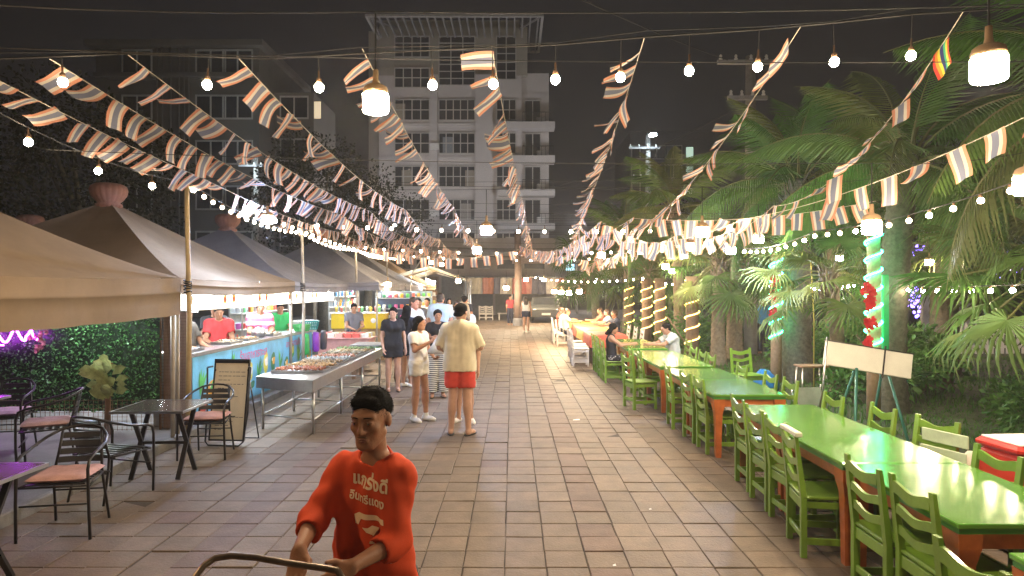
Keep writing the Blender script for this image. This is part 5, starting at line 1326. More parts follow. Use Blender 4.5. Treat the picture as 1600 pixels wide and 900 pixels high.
# --- seated people
SIT = dict(pel=(0,.03,.54), ch=(0,.05,.90), nk=(0,.03,1.06), hd=(0,-.01,1.205), hipL=(.09,.0,.52), hipR=(-.09,0,.52), knL=(.10,-.42,.52), knR=(-.10,-.42,.52), anL=(.10,-.40,.075), anR=(-.10,-.40,.075),
  shL=(.17,.05,1.00), shR=(-.17,.05,1.00), elL=(.20,-.16,.84), elR=(-.20,-.16,.84), wrL=(.10,-.42,.86), wrR=(-.10,-.42,.86))
person('woman in a black top and patterned long skirt sitting with her back to the walkway', (2.16,14.35,0), PI/2-.1, 1.60, SIT, 1.02, SK['tan'], ('bob',HB),
  [dict(k='vest',m=CB,sleeve=0,hem=.62,d=.014), dict(k='skirt',m=CSP,pts=[(0,0,.54),(0,-.25,.50),(0,-.40,.30),(0,-.36,.12)],r=[.16,.18,.15,.17],d=.02,n=2,cut=.06), dict(k='sandals',m=SHB)], female=True, head=(0,R(12)))
person('man in a pale grey tee leaning on the table across from the woman in black', (3.42,14.3,0), -PI/2+.15, 1.66, {**SIT, 'ch':(0,-.02,.90),'nk':(0,-.08,1.04),'hd':(0,-.16,1.165),'shL':(.18,-.05,.99),'shR':(-.18,-.05,.99),'elL':(.20,-.28,.83),'elR':(-.20,-.28,.83),'wrL':(.09,-.54,.83),'wrR':(-.09,-.54,.83)}, 1.05, SK['tan'], ('short',HB),
  [dict(k='shirt',m=CGW,sleeve=.65,hem=.86,d=.022), dict(k='trousers',m=CN,leg=1.2,d=.02,nocut=1)], head=(0,R(20)))
dn = [(1.82,25.1,PI/2,SK['red'],'short',cloth('rust',(.42,.10,.06)),'bare armed diner in rust red at the near side of the farthest table'),(1.84,24.2,PI/2+.2,SK['fair'],'long',CW,'diner in white next to the one in rust red'),(1.9,23.1,PI/2,SK['tan'],'short',CBe,'diner in beige on the walkway side of the far tables'),
      (3.2,24.4,-PI/2,SK['red'],'short',cloth('salmon',(.55,.22,.16)),'diner in salmon across from the one in white'),(3.2,22.6,-PI/2,SK['fair'],'long',CLB,'diner in pale blue on the garden side'),(3.25,21.3,-PI/2+.2,SK['tan'],'short',CN,'diner in navy on the garden side')]
for x, y, rz, sk, hr, c, lab in dn: person(lab, (x, y, 0), rz, 1.66, SIT, 1.0, sk, (hr,HBr), [dict(k='shirt',m=c,sleeve=.6,hem=.84,d=.02), dict(k='shorts',m=CN,leg=.9,d=.02,nocut=1)], cell=.02, face=False, head=(0,R(10)), group='diners at the far tables')
person('person in a blue shirt standing deep in the garden', (7.55,20.2,0), R(-40), 1.72, {}, 1.0, SK['brown'], ('short',HB), [dict(k='shirt',m=cloth('blue',(.06,.22,.45)),sleeve=.6,hem=.84,d=.022), dict(k='trousers',m=CN,leg=1.9,d=.02)], cell=.02, face=False)

# --- stall keepers
WK = dict(elL=(.22,-.14,1.10),wrL=(.10,-.36,1.05),elR=(-.22,-.14,1.10),wrR=(-.08,-.36,1.02))
pinkm = stripe_mat('tie_dye_pink', (.72,.12,.22), (.78,.42,.52), 2.2)
vd = [(-4.98,10.25,1.60,'short',cloth('dark_floral',(.10,.09,.08)),'stall keeper in a white visor reaching over the counter at the near end',1.0,R(80)),(-5.35,12.1,1.62,'short',CB,'stall keeper in black behind the one in red',1.0,R(30)),(-4.95,11.35,1.60,'short',cloth('crimson',(.55,.055,.06)),'stall keeper in a red tee serving at the counter',1.05,R(25)),
      (-4.95,13.2,1.62,'short',pinkm,'stall keeper in a pink tie dyed tee',1.35,R(30)),(-5.0,14.5,1.58,'short',cloth('green',(.05,.42,.12)),'stall keeper in a bright green tee',1.0,R(25)),(-4.05,17.2,1.6,'short',CG,'person in a grey tee behind the snack table',1.0,R(25))]
for x, y, H_, hr, c, lab, bd, rz in vd:
    person(lab, (x, y, .10 if x < -4.3 else 0), rz, H_, WK, bd, SK['tan'], (hr,HB), [dict(k='shirt',m=c,sleeve=.6,hem=.84,d=.022), dict(k='trousers',m=CN,leg=1.9,d=.02)], cell=.015, face=True, head=(0,R(14)), group='stall keepers')
vis = MB(); vis.ball((0,-.11,0), (.085,.075,.012), 14, 6); tag(vis.build('sun_visor', CW, None, True, (-4.98+.02,10.25,1.655)), 'white visor worn by the stall keeper at the near end', 'visor').rotation_euler = (R(8),0,R(80))
# ------------------------------------------------------------------ food stall fittings
def plain(n_, c, r_=.5, **k_): return mat(n_, c, r_, **k_)
# counter with a printed blue banner
CY0, CY1 = 9.20, 14.75
ctr = thing('stall_counter', 'long food stall counter clad in a bright blue printed banner', 'counter', (-4.42, (CY0+CY1)/2, 0))
L_c = CY1-CY0
b = MB(); b.bbox(-.55,.06,-L_c/2,L_c/2,1.06,1.10); b.build('worktop', MT['steel'], ctr)
b = MB(); b.bbox(-.5,.02,-L_c/2+.02,L_c/2-.02,.10,1.055); b.build('carcass', plain('counter_panel', (.35,.36,.38)), ctr)
ban_m = mat('blue_banner', (.17,.52,.74), .4, var=.28, vs=2.2)
b = MB(); b.bbox(.025,.034,-L_c/2+.03,L_c/2-.03,.16,1.04); ban = b.build('banner', ban_m, ctr)
# printed fruit, fish and lettering on the banner: flat prints a hair proud of it
def disc(mb, cy, cz, ry, rz_, n=14, ph=0.0, wob=.0, x=.0375):
    mb.face([(x, cy+ry*math.cos(2*PI*i/n+ph)*(1+wob*math.sin(3*2*PI*i/n+ph)), cz+rz_*math.sin(2*PI*i/n+ph)*(1+wob*math.cos(2*2*PI*i/n))) for i in range(n)])
rb = random.Random(5)
pc = [plain('print_%d' % i, c) for i, c in enumerate([(.70,.10,.06),(.85,.42,.05),(.10,.50,.10),(.75,.70,.10),(.80,.78,.72),(.04,.22,.10),(.70,.12,.30)])]
pm = MB()
for k in range(16):
    y = -L_c/2 + .25 + k*.36; c = rb.randrange(7); x = .0365
    z = .60+rb.uniform(-.1,.16)
    if k % 3 == 0:
        for j in range(7):
            a = 1.0+rb.uniform(-.9,.9); pm.mi = rb.choice([2,5]); ln = rb.uniform(.18,.34); dy, dz = math.cos(a)*ln, math.sin(a)*ln
            x += .0004; pm.face([(x,y-.012,z-.1),(x,y+dy*.5-.035,z+dz*.5),(x,y+dy,z+dz),(x,y+dy*.5+.035,z+dz*.5)])
    else:
        pm.mi = c; disc(pm, y, z, rb.uniform(.10,.17), rb.uniform(.12,.20), ph=rb.random(), wob=.14, x=x)
        pm.mi = (c+1) % 5; disc(pm, y+.03, z+.02, .07, .08, ph=rb.random(), wob=.2, x=x+.0006)
        pm.mi = 4; disc(pm, y-.04, z+.05, .025, .03, x=x+.0012)
    pm.mi = rb.randrange(7); disc(pm, y+.1, .32+rb.uniform(-.05,.08), .10, .07, wob=.2, ph=rb.random(), x=.0366+.0001*k)
pm.build('printed_pictures', pc, ban)
tm = text_mesh('ร้านอาหารทะเล', .21, pc[6], 'lettering', .002)
o = link('lettering', tm, ban, (.0405, -.55, .88), (R(90),0,R(90)))
tm2 = text_mesh('อาหารตามสั่ง', .17, pc[6], 'lettering', .002); link('lettering', tm2, ban, (.0405, 1.5, .90), (R(90),0,R(90)))
# lit menu boxes above the counter
menu_m = emit('menu_backlight', (1.0,.97,.90), 3.2)
ink = [plain('menu_ink_%d' % i, c) for i, c in enumerate([(.03,.03,.03),(.75,.45,.03),(.55,.05,.03),(.05,.25,.08)])]
mbx = [(8.95,10.35),(10.37,11.75),(11.77,13.3),(13.45,14.8),(14.82,16.4)]
words_ = ['เมนู ยำ', 'ต้มยำ', 'ผัดไทย', 'U อาหาร U', 'น้ำผลไม้']
for i, (y0, y1) in enumerate(mbx):
    t = thing('menu_lightbox', '%s lit menu board along the stall front, counted from the nearest tent' % ORD[i], 'sign', (-4.36, (y0+y1)/2, 1.825), 0, 'lit menu boards of the food stall'); h = (y1-y0)/2
    b = MB(); b.bbox(-.05,0,-h,h,-.125,.125); b.build('light_panel', menu_m, t)
    b = MB()
    for z in (-.132,.132): b.bbox(-.06,.008,-h-.004,h+.004,z-.007,z+.007)
    b.build('rim', MT['steel'], t)
    link('lettering', text_mesh(words_[i], .13, ink[0], 'lettering', .001), t, (.003,.08,.01), (R(90),0,R(90)))
    for k in range(2):
        b = MB(); b.mi = 0; disc(b, (-h+.16) if k == 0 else h-.14, .01, .07, .075, wob=.15, x=.003, ph=k); b.mi = 1; disc(b, (-h+.16) if k == 0 else h-.14, .0, .035, .04, wob=.2, x=.0045); b.build('food_picture', [ink[1],ink[2]], t)
# tubes assumed under tents and canopies, added for bright stall interiors
for i, (x, y, z, ln, lab) in enumerate([(-5.45,8.68,1.96,.7,'assumed fluorescent tube hidden under the nearest tent'),(-4.9,10.0,2.02,1.2,'assumed fluorescent tube nearest over the counter'),(-4.9,12.4,2.02,1.2,'assumed fluorescent tube over the stall keeper in pink'),(-5.0,15.4,2.02,1.2,'assumed fluorescent tube under the grey tent'),(-4.6,18.8,2.04,1.2,'assumed fluorescent tube over the yellow counter'),(-4.6,21.2,2.04,1.2,'assumed fluorescent tube far along the stalls'),(-6.4,12.0,2.15,1.2,'assumed fluorescent tube at the back of the food stall'),(-6.2,16.2,2.15,1.2,'assumed fluorescent tube at the back of the grey tent'),(-5.2,25.0,2.04,1.2,'assumed fluorescent tube in the fifth tent'),(-3.3,26.4,2.30,1.2,'assumed fluorescent tube under the nearest low canopy'),(-3.6,30.9,2.30,1.2,'assumed fluorescent tube under the second low canopy'),(-4.2,35.9,2.30,1.2,'assumed fluorescent tube under the farthest low canopy'),(-5.6,28.6,2.04,1.2,'assumed fluorescent tube in the farthest tent')]):
    t = thing('assumed_tube_lamp', lab, 'lamp', (x,y,z), 0, 'assumed fluorescent tubes in the stalls')
    b = MB(); b.tube([(0,-ln/2,0),(0,ln/2,0)], .016, 8); b.build('tube', MT['tube'], t, True)
    b = MB(); b.bbox(-.022,.022,-ln/2-.03,ln/2+.03,.020,.055); b.build('fitting', MT['white'], t)
# back shelves with goods
CN8 = ['orange','red','green','yellow','pale grey','blue','purple','peach']
def goods(label_shelf, label_goods, x, y0, y1, zs, seed, grp, depth=.28, kinds=('bottle','tub')):
    rr = random.Random(seed); ln = y1-y0
    t = thing('shelf_rack', label_shelf, 'shelf', (x, (y0+y1)/2, .10))
    for z in zs: b = MB(); b.bbox(-depth/2,depth/2,-ln/2,ln/2,z-.02,z); b.build('shelf', MT['white'], t)
    for s in (-1,1):
        for q in (-1,1): b = MB(); b.bbox(s*depth/2-.015,s*depth/2+.015,q*ln/2-.015,q*ln/2+.015,0,zs[-1]+.35); b.build('upright', MT['steel'], t)
    b = MB(); b.bbox(-depth/2-.012,-depth/2-.004,-ln/2,ln/2,.05,zs[-1]+.35); b.build('back_panel', plain('shelf_back_%d' % seed, (.30,.34,.38)), t)
    bt = MB(); bt.lathe([(.032,0),(.034,.02),(.034,.14),(.014,.19),(.013,.22),(.015,.235)], 10); tb = MB(); tb.lathe([(.05,0),(.06,.10),(.064,.105),(.05,.12)], 10)
    ms = {}
    for i, c in enumerate([(.75,.35,.05),(.65,.07,.05),(.10,.42,.15),(.75,.65,.12),(.62,.64,.66),(.08,.25,.55),(.5,.1,.4),(.75,.5,.4)]):
        mm = plain('goods_%d_%d' % (seed,i), c, .35); ms[i] = {'bottle': bt.mesh('bottle', mm, True), 'tub': tb.mesh('tub', mm, True)}
    for z in zs:
        y = y0+.10
        while y < y1-.08:
            kd = rr.choice(kinds); ci = rr.randrange(8); tag(link(kd, ms[ci][kd], None, (x+rr.uniform(-.02,.08), y, .10+z)), label_goods % (CN8[ci], kd), kd, grp); y += rr.uniform(.13,.24)
goods('white shelf rack behind the stall keepers', 'small %s %s on the shelf behind the stall keepers', -7.2, 9.6, 13.2, (.75,1.1,1.45), 1, 'goods behind the stall keepers')
goods('shelf rack under the grey tent', 'small %s %s on the shelf under the grey tent', -6.0, 14.6, 17.6, (.65,1.0,1.35), 2, 'goods under the grey tent')
goods('shelf rack beyond the yellow counter', 'small %s %s on the shelf beyond the yellow counter', -5.2, 19.6, 22.2, (.65,1.0,1.35,1.65), 3, 'goods beyond the yellow counter')
# things standing on the counter
b = MB(); b.lathe([(.09,0),(.12,.03),(.13,.10),(.10,.16),(.03,.19)], 16); tag(b.build('rice_cooker', MT['steel'], None, True, (-4.62,12.25,1.10)), 'round steel pot between the stall keepers in red and pink', 'pot')
def basket(label, x, y, z, c, w=.34, d=.28, h=.18):
    t = thing('plastic_basket', label, 'basket', (x,y,z), random.uniform(-.2,.2), 'baskets on the stall'); m = plain('basket_%d' % int(1000*c[0]+100*c[1]+10*c[2]), c, .35)
    b = MB(); b.box((0,0,.01), (w*.8,d*.8,.012)); 
    b.build('base', m, t)
    for a in range(4):
        M = rotz(a*PI/2); ww, dd = (w,d) if a % 2 == 0 else (d,w); b = MB()
        for k in range(9): u = -.5+k/8; b.tube([M @ Vector((ww*.8*u,-dd*.4,.01)), M @ Vector((ww*u,-dd*.5,h))], .008, 5)
        for z_ in (.35,.7): b.tube([M @ Vector((-ww*(.4+.1*z_),-dd*(.4+.1*z_),h*z_)), M @ Vector((ww*(.4+.1*z_),-dd*(.4+.1*z_),h*z_))], .006, 5)
        b.build('side', m, t)
    b = MB(); b.tube([(-w/2,-d/2,h),(w/2,-d/2,h),(w/2,d/2,h),(-w/2,d/2,h),(-w/2,-d/2,h)], .012, 6); b.build('rim', m, t)
basket('teal basket on the far end of the counter', -4.35, 14.5, 1.10, (.02,.22,.20))
basket('white basket stacked behind the teal basket', -4.7, 15.3, .95, (.6,.62,.6), .45, .4, .3)
basket('green basket beside the stall keeper in green', -4.35, 13.9, 1.10, (.05,.40,.10), .26, .24, .14)
def bag(label, x, y, z, w, d, h, m, seed, prof=((.70,0),(1.0,.10),(1.05,.35),(.92,.65),(.6,.86),(.35,1.0))):
    b = MB(); n = 14; vs = []
    for (q, zz) in prof: vs += [(w/2*q*math.cos(2*PI*k/n)*(1+.13*math.sin(k*2.1+zz*7+seed)), d/2*q*math.sin(2*PI*k/n)*(1+.13*math.cos(k*1.7+zz*5)), h*zz*(1+.06*math.sin(k*2.9))) for k in range(n)]
    b.add(vs, [(l*n+k,l*n+(k+1) % n,(l+1)*n+(k+1) % n,(l+1)*n+k) for l in range(len(prof)-1) for k in range(n)] + [tuple(range(n-1,-1,-1)), tuple(range((len(prof)-1)*n,len(prof)*n))])
    return tag(b.build('plastic_bag', m, None, True, (x,y,z)), label, 'bag')
for i, (x, y, c, lab) in enumerate([(-4.22,13.75,(.03,.5,.12),'bright green bag hung on the counter'),(-4.20,14.4,(.30,.05,.55),'purple bag hung on the counter'),(-4.18,14.9,(.05,.05,.07),'dark bag hung at the end of the counter')]):
    bag(lab, x, y, .64, .13, .28, .40, plain('bag_%d' % i, c, .3), i, ((.8,0),(1.0,.08),(1.0,.45),(.92,.75),(.8,1.0)))
for i, (y, c, lab) in enumerate([(9.5,(.5,.52,.54),'steel tray at the near end of the counter'),(10.9,(.55,.45,.30),'tray of sliced food before the stall keeper in red'),(11.6,(.48,.30,.12),'tray of fried food right of the stall keeper in red'),(12.8,(.5,.42,.3),'chopping tray before the stall keeper in pink')]):
    t = thing('serving_tray', lab, 'tray', (-4.62,y,1.10), 0, 'trays on the counter'); b = MB(); b.bbox(-.16,.16,-.24,.24,0,.012)
    for s in (-1,1): b.bbox(-.16,.16,s*.24-.006,s*.24+.006,.012,.04); b.bbox(s*.16-.006,s*.16+.006,-.234,.234,.012,.04)
    b.build('pan', MT['steel'], t); b = MB(); rr = random.Random(i)
    for k in range(40): b.ball((rr.uniform(-.13,.13),rr.uniform(-.2,.2),.025+rr.random()*.03), (rr.uniform(.015,.03),rr.uniform(.015,.03),.014), 6, 4)
    stuff(b.build('food', plain('tray_food_%d' % i, c, .5), t, True))

# ------------------------------------------------------------------ long steel table with seafood trays
A0, A1 = Vector((-2.66,8.92)), Vector((-3.60,9.42)); dirn = Vector((.004,1)).normalized()
stt = thing('steel_table', 'long stainless steel table with food heaped on it', 'table', (-3.13, 9.0, 0)); SL = 4.9
def sp(x, y, z): return (x*.46 , y + .42*(.5 - (x+1)/2)*max(0,1-y/1.2), z)
top = [(-.46,.42),(.46,0),(.46,SL),(-.46,SL)]
b = MB(); b.add([(x,y,.745) for x, y in top]+[(x,y,.76) for x, y in top], [(3,2,1,0),(4,5,6,7),(0,1,5,4),(1,2,6,5),(2,3,7,6),(3,0,4,7)]); b.build('tabletop', MT['steel'], stt)
b = MB(); ins = [(-.455,.43),(.455,.01),(.455,SL-.01),(-.455,SL-.01)]
for i in range(4):
    p, q = Vector((*ins[i],0)), Vector((*ins[(i+1) % 4],0)); n_ = Vector((q.y-p.y, p.x-q.x, 0)).normalized()*.006
    b.add([p-n_+Vector((0,0,.60)), q-n_+Vector((0,0,.60)), q+n_+Vector((0,0,.60)), p+n_+Vector((0,0,.60)), p-n_+Vector((0,0,.744)), q-n_+Vector((0,0,.744)), q+n_+Vector((0,0,.744)), p+n_+Vector((0,0,.744))], [(3,2,1,0),(4,5,6,7),(0,1,5,4),(1,2,6,5),(2,3,7,6),(3,0,4,7)])
b.build('apron', MT['steel'], stt)
lg = [(-.41,.55),(.41,.20),(-.41,1.9),(.41,1.7),(-.41,3.3),(.41,3.2),(-.41,4.8),(.41,4.8)]
for x, y in lg: b = MB(); b.tube([(x,y,0),(x,y,.62)], .02, 8); b.build('leg', MT['steel'], stt, True)
for s in (-1,1): b = MB(); b.tube([(s*.41,lg[0 if s < 0 else 1][1],.20),(s*.41,4.8,.20)], .012, 6); b.build('rail', MT['steel'], stt, True)
for i in (0,2,4,6): b = MB(); b.tube([(lg[i][0],lg[i][1],.20),(lg[i+1][0],lg[i+1][1],.20)], .012, 6); b.build('rail', MT['steel'], stt, True)
fc = [(.40,.14,.06),(.45,.28,.12),(.30,.20,.10),(.38,.40,.38),(.42,.18,.10),(.25,.22,.14),(.48,.36,.2),(.2,.28,.1)]
for i in range(8):
    y = 9.0+1.0+.48*i; rr = random.Random(40+i)
    t = thing('seafood_tray', '%s tray of food on the steel table, counted from the near end' % ORD[i], 'tray', (-3.13,y,.762), 0, 'trays on the steel table'); b = MB(); b.bbox(-.38,.38,-.21,.21,0,.010)
    for s in (-1,1): b.bbox(-.38,.38,s*.21-.004,s*.21+.004,.010,.035); b.bbox(s*.38-.004,s*.38+.004,-.206,.206,.010,.035)
    b.build('pan', MT['steel'], t); f_ = MB()
    for k in range(110):
        x, yy = rr.uniform(-.33,.33), rr.uniform(-.17,.17); a = rr.random()*PI; ln = rr.uniform(.025,.07)
        f_.tube([(x,yy,.02+rr.random()*.03),(x+ln*.5*math.cos(a),yy+ln*.5*math.sin(a),.035+rr.random()*.03),(x+ln*math.cos(a),yy+ln*math.sin(a),.02+rr.random()*.03)], [.008,rr.uniform(.012,.022),.006], 5)
    stuff(f_.build('food', mat('seafood_%d' % i, fc[i], .35, var=.5, vs=30), t, True))
# wooden side table with green cloth beyond it, snack table, yellow counter
t = thing('cloth_table', 'wooden table with a green cloth past the steel table', 'table', (-3.0,15.1,0))
b = MB(); b.bev((0,0,.74), (1.1,.9,.03), .006); b.build('tabletop', MT['concrete'], t)
b = MB(); b.bbox(-.565,.565,-.465,-.452,.52,.724); b.bbox(.553,.566,-.452,.452,.50,.724); b.build('cloth', plain('green_cloth', (.07,.25,.12), .8), t)
for s in (-1,1):
    for q in (-1,1): b = MB(); b.bev((s*.47,q*.36,.36), (.09,.09,.72), .008); b.build('leg', MT['wood_brown'], t)
t = thing('snack_table', 'table of red and white snack boxes in front of the yellow counter', 'table', (-4.0,16.3,0))
b = MB(); b.bev((0,0,.80), (1.3,.8,.03), .006); b.bbox(-.6,.6,-.36,.36,.2,.785); b.build('tabletop', plain('snack_cloth', (.55,.28,.26)), t)
rr = random.Random(77)
bxm = [MB().bev((0,0,.05), (.16,.12,.10), .004).mesh('snack_box', plain('snackbox_%d' % i, c)) for i, c in enumerate([(.6,.1,.08),(.7,.66,.62),(.65,.35,.3),(.6,.5,.2)])]
for i in range(24): tag(link('snack_box', bxm[i % 4 if i % 3 else 0], None, (-4.0-.5+.2*(i % 6)+rr.uniform(-.02,.02), 16.3-.28+.19*(i//6), .8155), (0,0,rr.uniform(-.15,.15))), ['red','white','salmon','yellow'][i % 4 if i % 3 else 0] + ' snack box on the table before the yellow counter', 'box', 'snack boxes')
t = thing('yellow_counter', 'bright yellow drinks counter deep among the stalls', 'counter', (-4.25,18.9,0))
b = MB(); b.bev((0,0,1.08), (1.5,.7,.42), .02); b.build('front', plain('yellow_panel', (.80,.55,.02), .35, var=.08), t)
b = MB(); b.bbox(-.72,.72,-.3,.3,0,.868); b.build('base', plain('ply_base', (.36,.22,.10), .6, var=.25), t)
b = MB(); b.bev((0,0,1.305), (1.56,.76,.03), .006); b.build('worktop', MT['white'], t)
b = MB(); b.ball((.42,-.352,1.1), (.07,.004,.07), 14, 6); b.build('emblem', MT['plastic_white'], t, True)
cm = MB(); cm.lathe([(.03,0),(.042,.12),(.044,.125),(.036,.15),(.01,.17)], 10); cup = [cm.mesh('drink_cup', plain('cup_%d' % i, c, .25), True) for i, c in enumerate([(.7,.5,.1),(.65,.2,.15),(.2,.5,.2),(.7,.68,.64)])]
for i in range(12): tag(link('drink_cup', cup[i % 4], None, (-4.9+.12*i, 18.75+.1*(i % 2), 1.321)), ['amber','pinkish','green','white'][i % 4] + ' drink cup lined up on the yellow counter', 'cup', 'cups on the yellow counter')
for i, (x, y, c, lab) in enumerate([(-3.35,19.0,(.05,.07,.12),'dark blue rack of small goods right of the yellow counter'),(-3.1,21.8,(.35,.50,.60),'pale blue panel booth behind the group of people'),(-3.3,25.0,(.30,.18,.10),'brown goods rack behind the group of people')]):
    t = thing('goods_rack', lab, 'rack', (x,y,0), 0, 'racks behind the people'); b = MB(); b.bbox(-.5,.5,.1,.14,0,1.9); b.build('back_panel', plain('rack_panel_%d' % i, c), t)
    for k in range(5):
        b = MB(); b.bbox(-.5,.5,-.12,.095,.5+.3*k,.52+.3*k); b.build('shelf', MT['steel'], t)
        for j in range(6): b = MB(); b.bev((-.42+.165*j,-.03,.58+.3*k), (.09,.08,.115), .01); b.build('pack', pc[(j+k+i) % 7], t)

# far canopies on the left with warm light
for i, (x, y, w, lab) in enumerate([(-3.3,26.5,3.2,'low cream canopy lit from below behind the group of people'),(-3.6,31.0,3.2,'second low cream canopy farther along'),(-4.2,36.0,3.6,'farthest low canopy on the left')]):
    t = thing('stall_canopy', lab, 'canopy', (x,y,0), 0, 'low canopies of the far stalls'); b = MB(); n = 8; vs = []
    for j in range(n+1):
        for k in range(n+1): u, v = k/n*2-1, j/n*2-1; vs.append((w/2*u, 1.3*v, 2.35+.55*(1-abs(u))*(1-.2*abs(v)) - .05*(1-v*v)*abs(u)))
    b.add(vs, [(j*(n+1)+k, j*(n+1)+k+1, (j+1)*(n+1)+k+1, (j+1)*(n+1)+k) for j in range(n) for k in range(n)]).build('canvas', two_sided('cream_canvas_%d' % i, (.50,.42,.30), .8, .35), t, True)
    for s in (-1,1):
        for q in (-1,1): b = MB(); b.tube([(s*w/2,q*1.28,0),(s*w/2,q*1.28,2.36)], .022, 6); b.build('leg', MT['steel'], t, True)
    b = MB(); b.bev((0,0,.8), (w*.85,.7,.06), .01); b.bbox(-w*.41,w*.41,-.33,.33,.1,.768); b.build('counter', plain('far_counter_%d' % i, random.choice([(.3,.2,.12),(.35,.3,.28),(.25,.28,.3)])), t)
    for k in range(14): tag(link('goods_box', bxm[k % 4], None, (x-w*.38+.2*k*w/3.2, y-.15+.2*(k % 2), .832)), ['red','white','salmon','yellow'][k % 4] + ' packed goods on the counter of the ' + ['nearest','middle','farthest'][i] + ' low canopy', 'goods', 'goods on the far stalls').scale = (1,1,1.6)
for i, (x0, y0, x1, y1, z1) in enumerate([(-3.2,21.0,-2.3,22.5,4.1),(-3.0,23.0,-2.7,23.2,3.7),(-3.9,24.0,-2.6,22.0,3.2)]):
    b = MB(); b.tube([(x0,y0,0 if i < 2 else 3.0),(x0+.05,y0,2.4 if i < 2 else 3.3),(x1,y1,z1)], .02, 6); tag(b.build('awning_pole', MT['steel'], None, True), ['first thin slanting pole above the far stalls','second thin slanting pole above the far stalls','thin cross pole between the far tents'][i], 'pole', 'slanting poles of the far stalls')

# clothes rack, bench, car and column at the far end
rk = thing('clothes_rail', 'long rail of hanging clothes across the far end', 'clothes rail', (.6,43.0,0)); b = MB(); b.tube([(-3.6,0,2.7),(5.4,0,2.7)], .03, 6)
for x in (-3.6,-.6,2.4,5.4): b.tube([(x,0,0),(x,0,2.7)], .03, 6)
b.build('frame', MT['steel'], rk, True)
cc = [(.45,.12,.10),(.55,.50,.46),(.50,.22,.18),(.10,.10,.14),(.48,.44,.36),(.40,.16,.10)]
def garment(c, i):
    b = MB(); n = 9; vs = []
    for (w, z) in ((.10,0),(.26,-.06),(.24,-.35),(.25,-.75),(.28,-1.05)): vs += [(-w+2*w*k/(n-1), .04*math.sin(k*1.7+i) + (.05 if z < -.1 else 0)*math.cos(k), z) for k in range(n)]
    b.add(vs, [(l*n+k,l*n+k+1,(l+1)*n+k+1,(l+1)*n+k) for l in range(4) for k in range(n-1)]); return b.mesh('hanging_garment', two_sided('garment_%d' % i, c, .8, .2), True)
gmsh = [garment(c, i) for i, c in enumerate(cc)]
rr = random.Random(3)
for i in range(22): gi = rr.randrange(6); tag(link('hanging_garment', gmsh[gi], None, (-2.9+.40*i+rr.uniform(-.05,.05), 43.0, 2.67), (0,0,rr.uniform(-.5,.5))), ['brick red','cream','salmon','black','sand coloured','rust'][gi] + ' garment hanging on the long rail at the far end', 'garment', 'garments on the rail at the far end')
bn = thing('white_bench', 'low white bench with slats right of the far white chairs', 'bench', (-.15,42.0,0))
for k in range(3): b = MB(); b.bev((0,-.15+.15*k,.42), (1.5,.12,.03), .005); b.build('seat_slat', white_ch, bn)
for s in (-1,1):
    for q in (-1,1): b = MB(); b.bev((s*.65,q*.16,.2), (.06,.06,.40), .005); b.build('leg', white_ch, bn)
col_ = thing('brown_column', 'brown column rising behind the flags at the far end of the walkway', 'column', (.30,35.5,0)); b = MB(); b.tube([(0,0,0),(.02,0,2.5),(.0,0,5.0)], [.21,.19,.18], 14); b.build('shaft', mat('column_render', (.26,.18,.14), .8, var=.3, vs=3, bump=.3), col_, True)
b = MB(); b.lathe([(.26,0),(.26,.35),(.22,.40),(.20,.42)], 14); b.build('base', MT['concrete'], col_)
car = thing('parked_car', 'dark grey car parked at the far end beside the rail of clothes', 'car', (1.95,40.5,0)); cb = mat('car_paint', (.09,.10,.105), .3, .4, .1, coat=.6)
prof = [(-2.1,.35),(-2.12,.75),(-1.95,.88),(-1.0,.98),(-.45,1.42),(.9,1.46),(1.6,1.05),(2.05,.95),(2.12,.5),(2.05,.3)]
b = MB(); sec = []
for xx, k in ((-.88,.93),(-.86,1.0),(.86,1.0),(.88,.93)): sec.append([(xx*(1-.16*max(0,(z-.95))/.5), y*k, z*(.985 if k < 1 else 1)) for y, z in prof])
n = len(prof); vs = [p for s_ in sec for p in s_]; fs = [tuple(range(n)), tuple(range(4*n-1,3*n-1,-1))] + [(l*n+i,(l+1)*n+i,(l+1)*n+(i+1) % n,l*n+(i+1) % n) for l in range(3) for i in range(n)]
b.add(vs, fs).build('body', cb, car)
b = MB(); b.face([(-.70,-.955,1.03),(.70,-.955,1.03),(.66,-.50,1.395),(-.66,-.50,1.395)]); b.v = [(x,y-.012,z+.010) for x,y,z in b.v]; b.build('windscreen', glass, car)
for s in (-1,1):
    b = MB(); b.ball((s*.66,-2.06,.72), (.16,.06,.08), 10, 6); b.build('headlight', MT['plastic_white'], car, True)
    for y in (-1.3,1.35):
        M_ = roty(PI/2); l_ = MB(); l_.lathe([(.05,-.10),(.28,-.10),(.32,-.06),(.32,.06),(.28,.10),(.05,.10)], 18); b = MB(); b.add([M_ @ Vector(v)+Vector((s*.80,y,.32)) for v in l_.v], l_.f); b.build('wheel', SHB, car, True)
b = MB(); b.bbox(-.25,.25,-2.16,-2.14,.45,.57); b.build('number_plate', MT['plastic_white'], car)

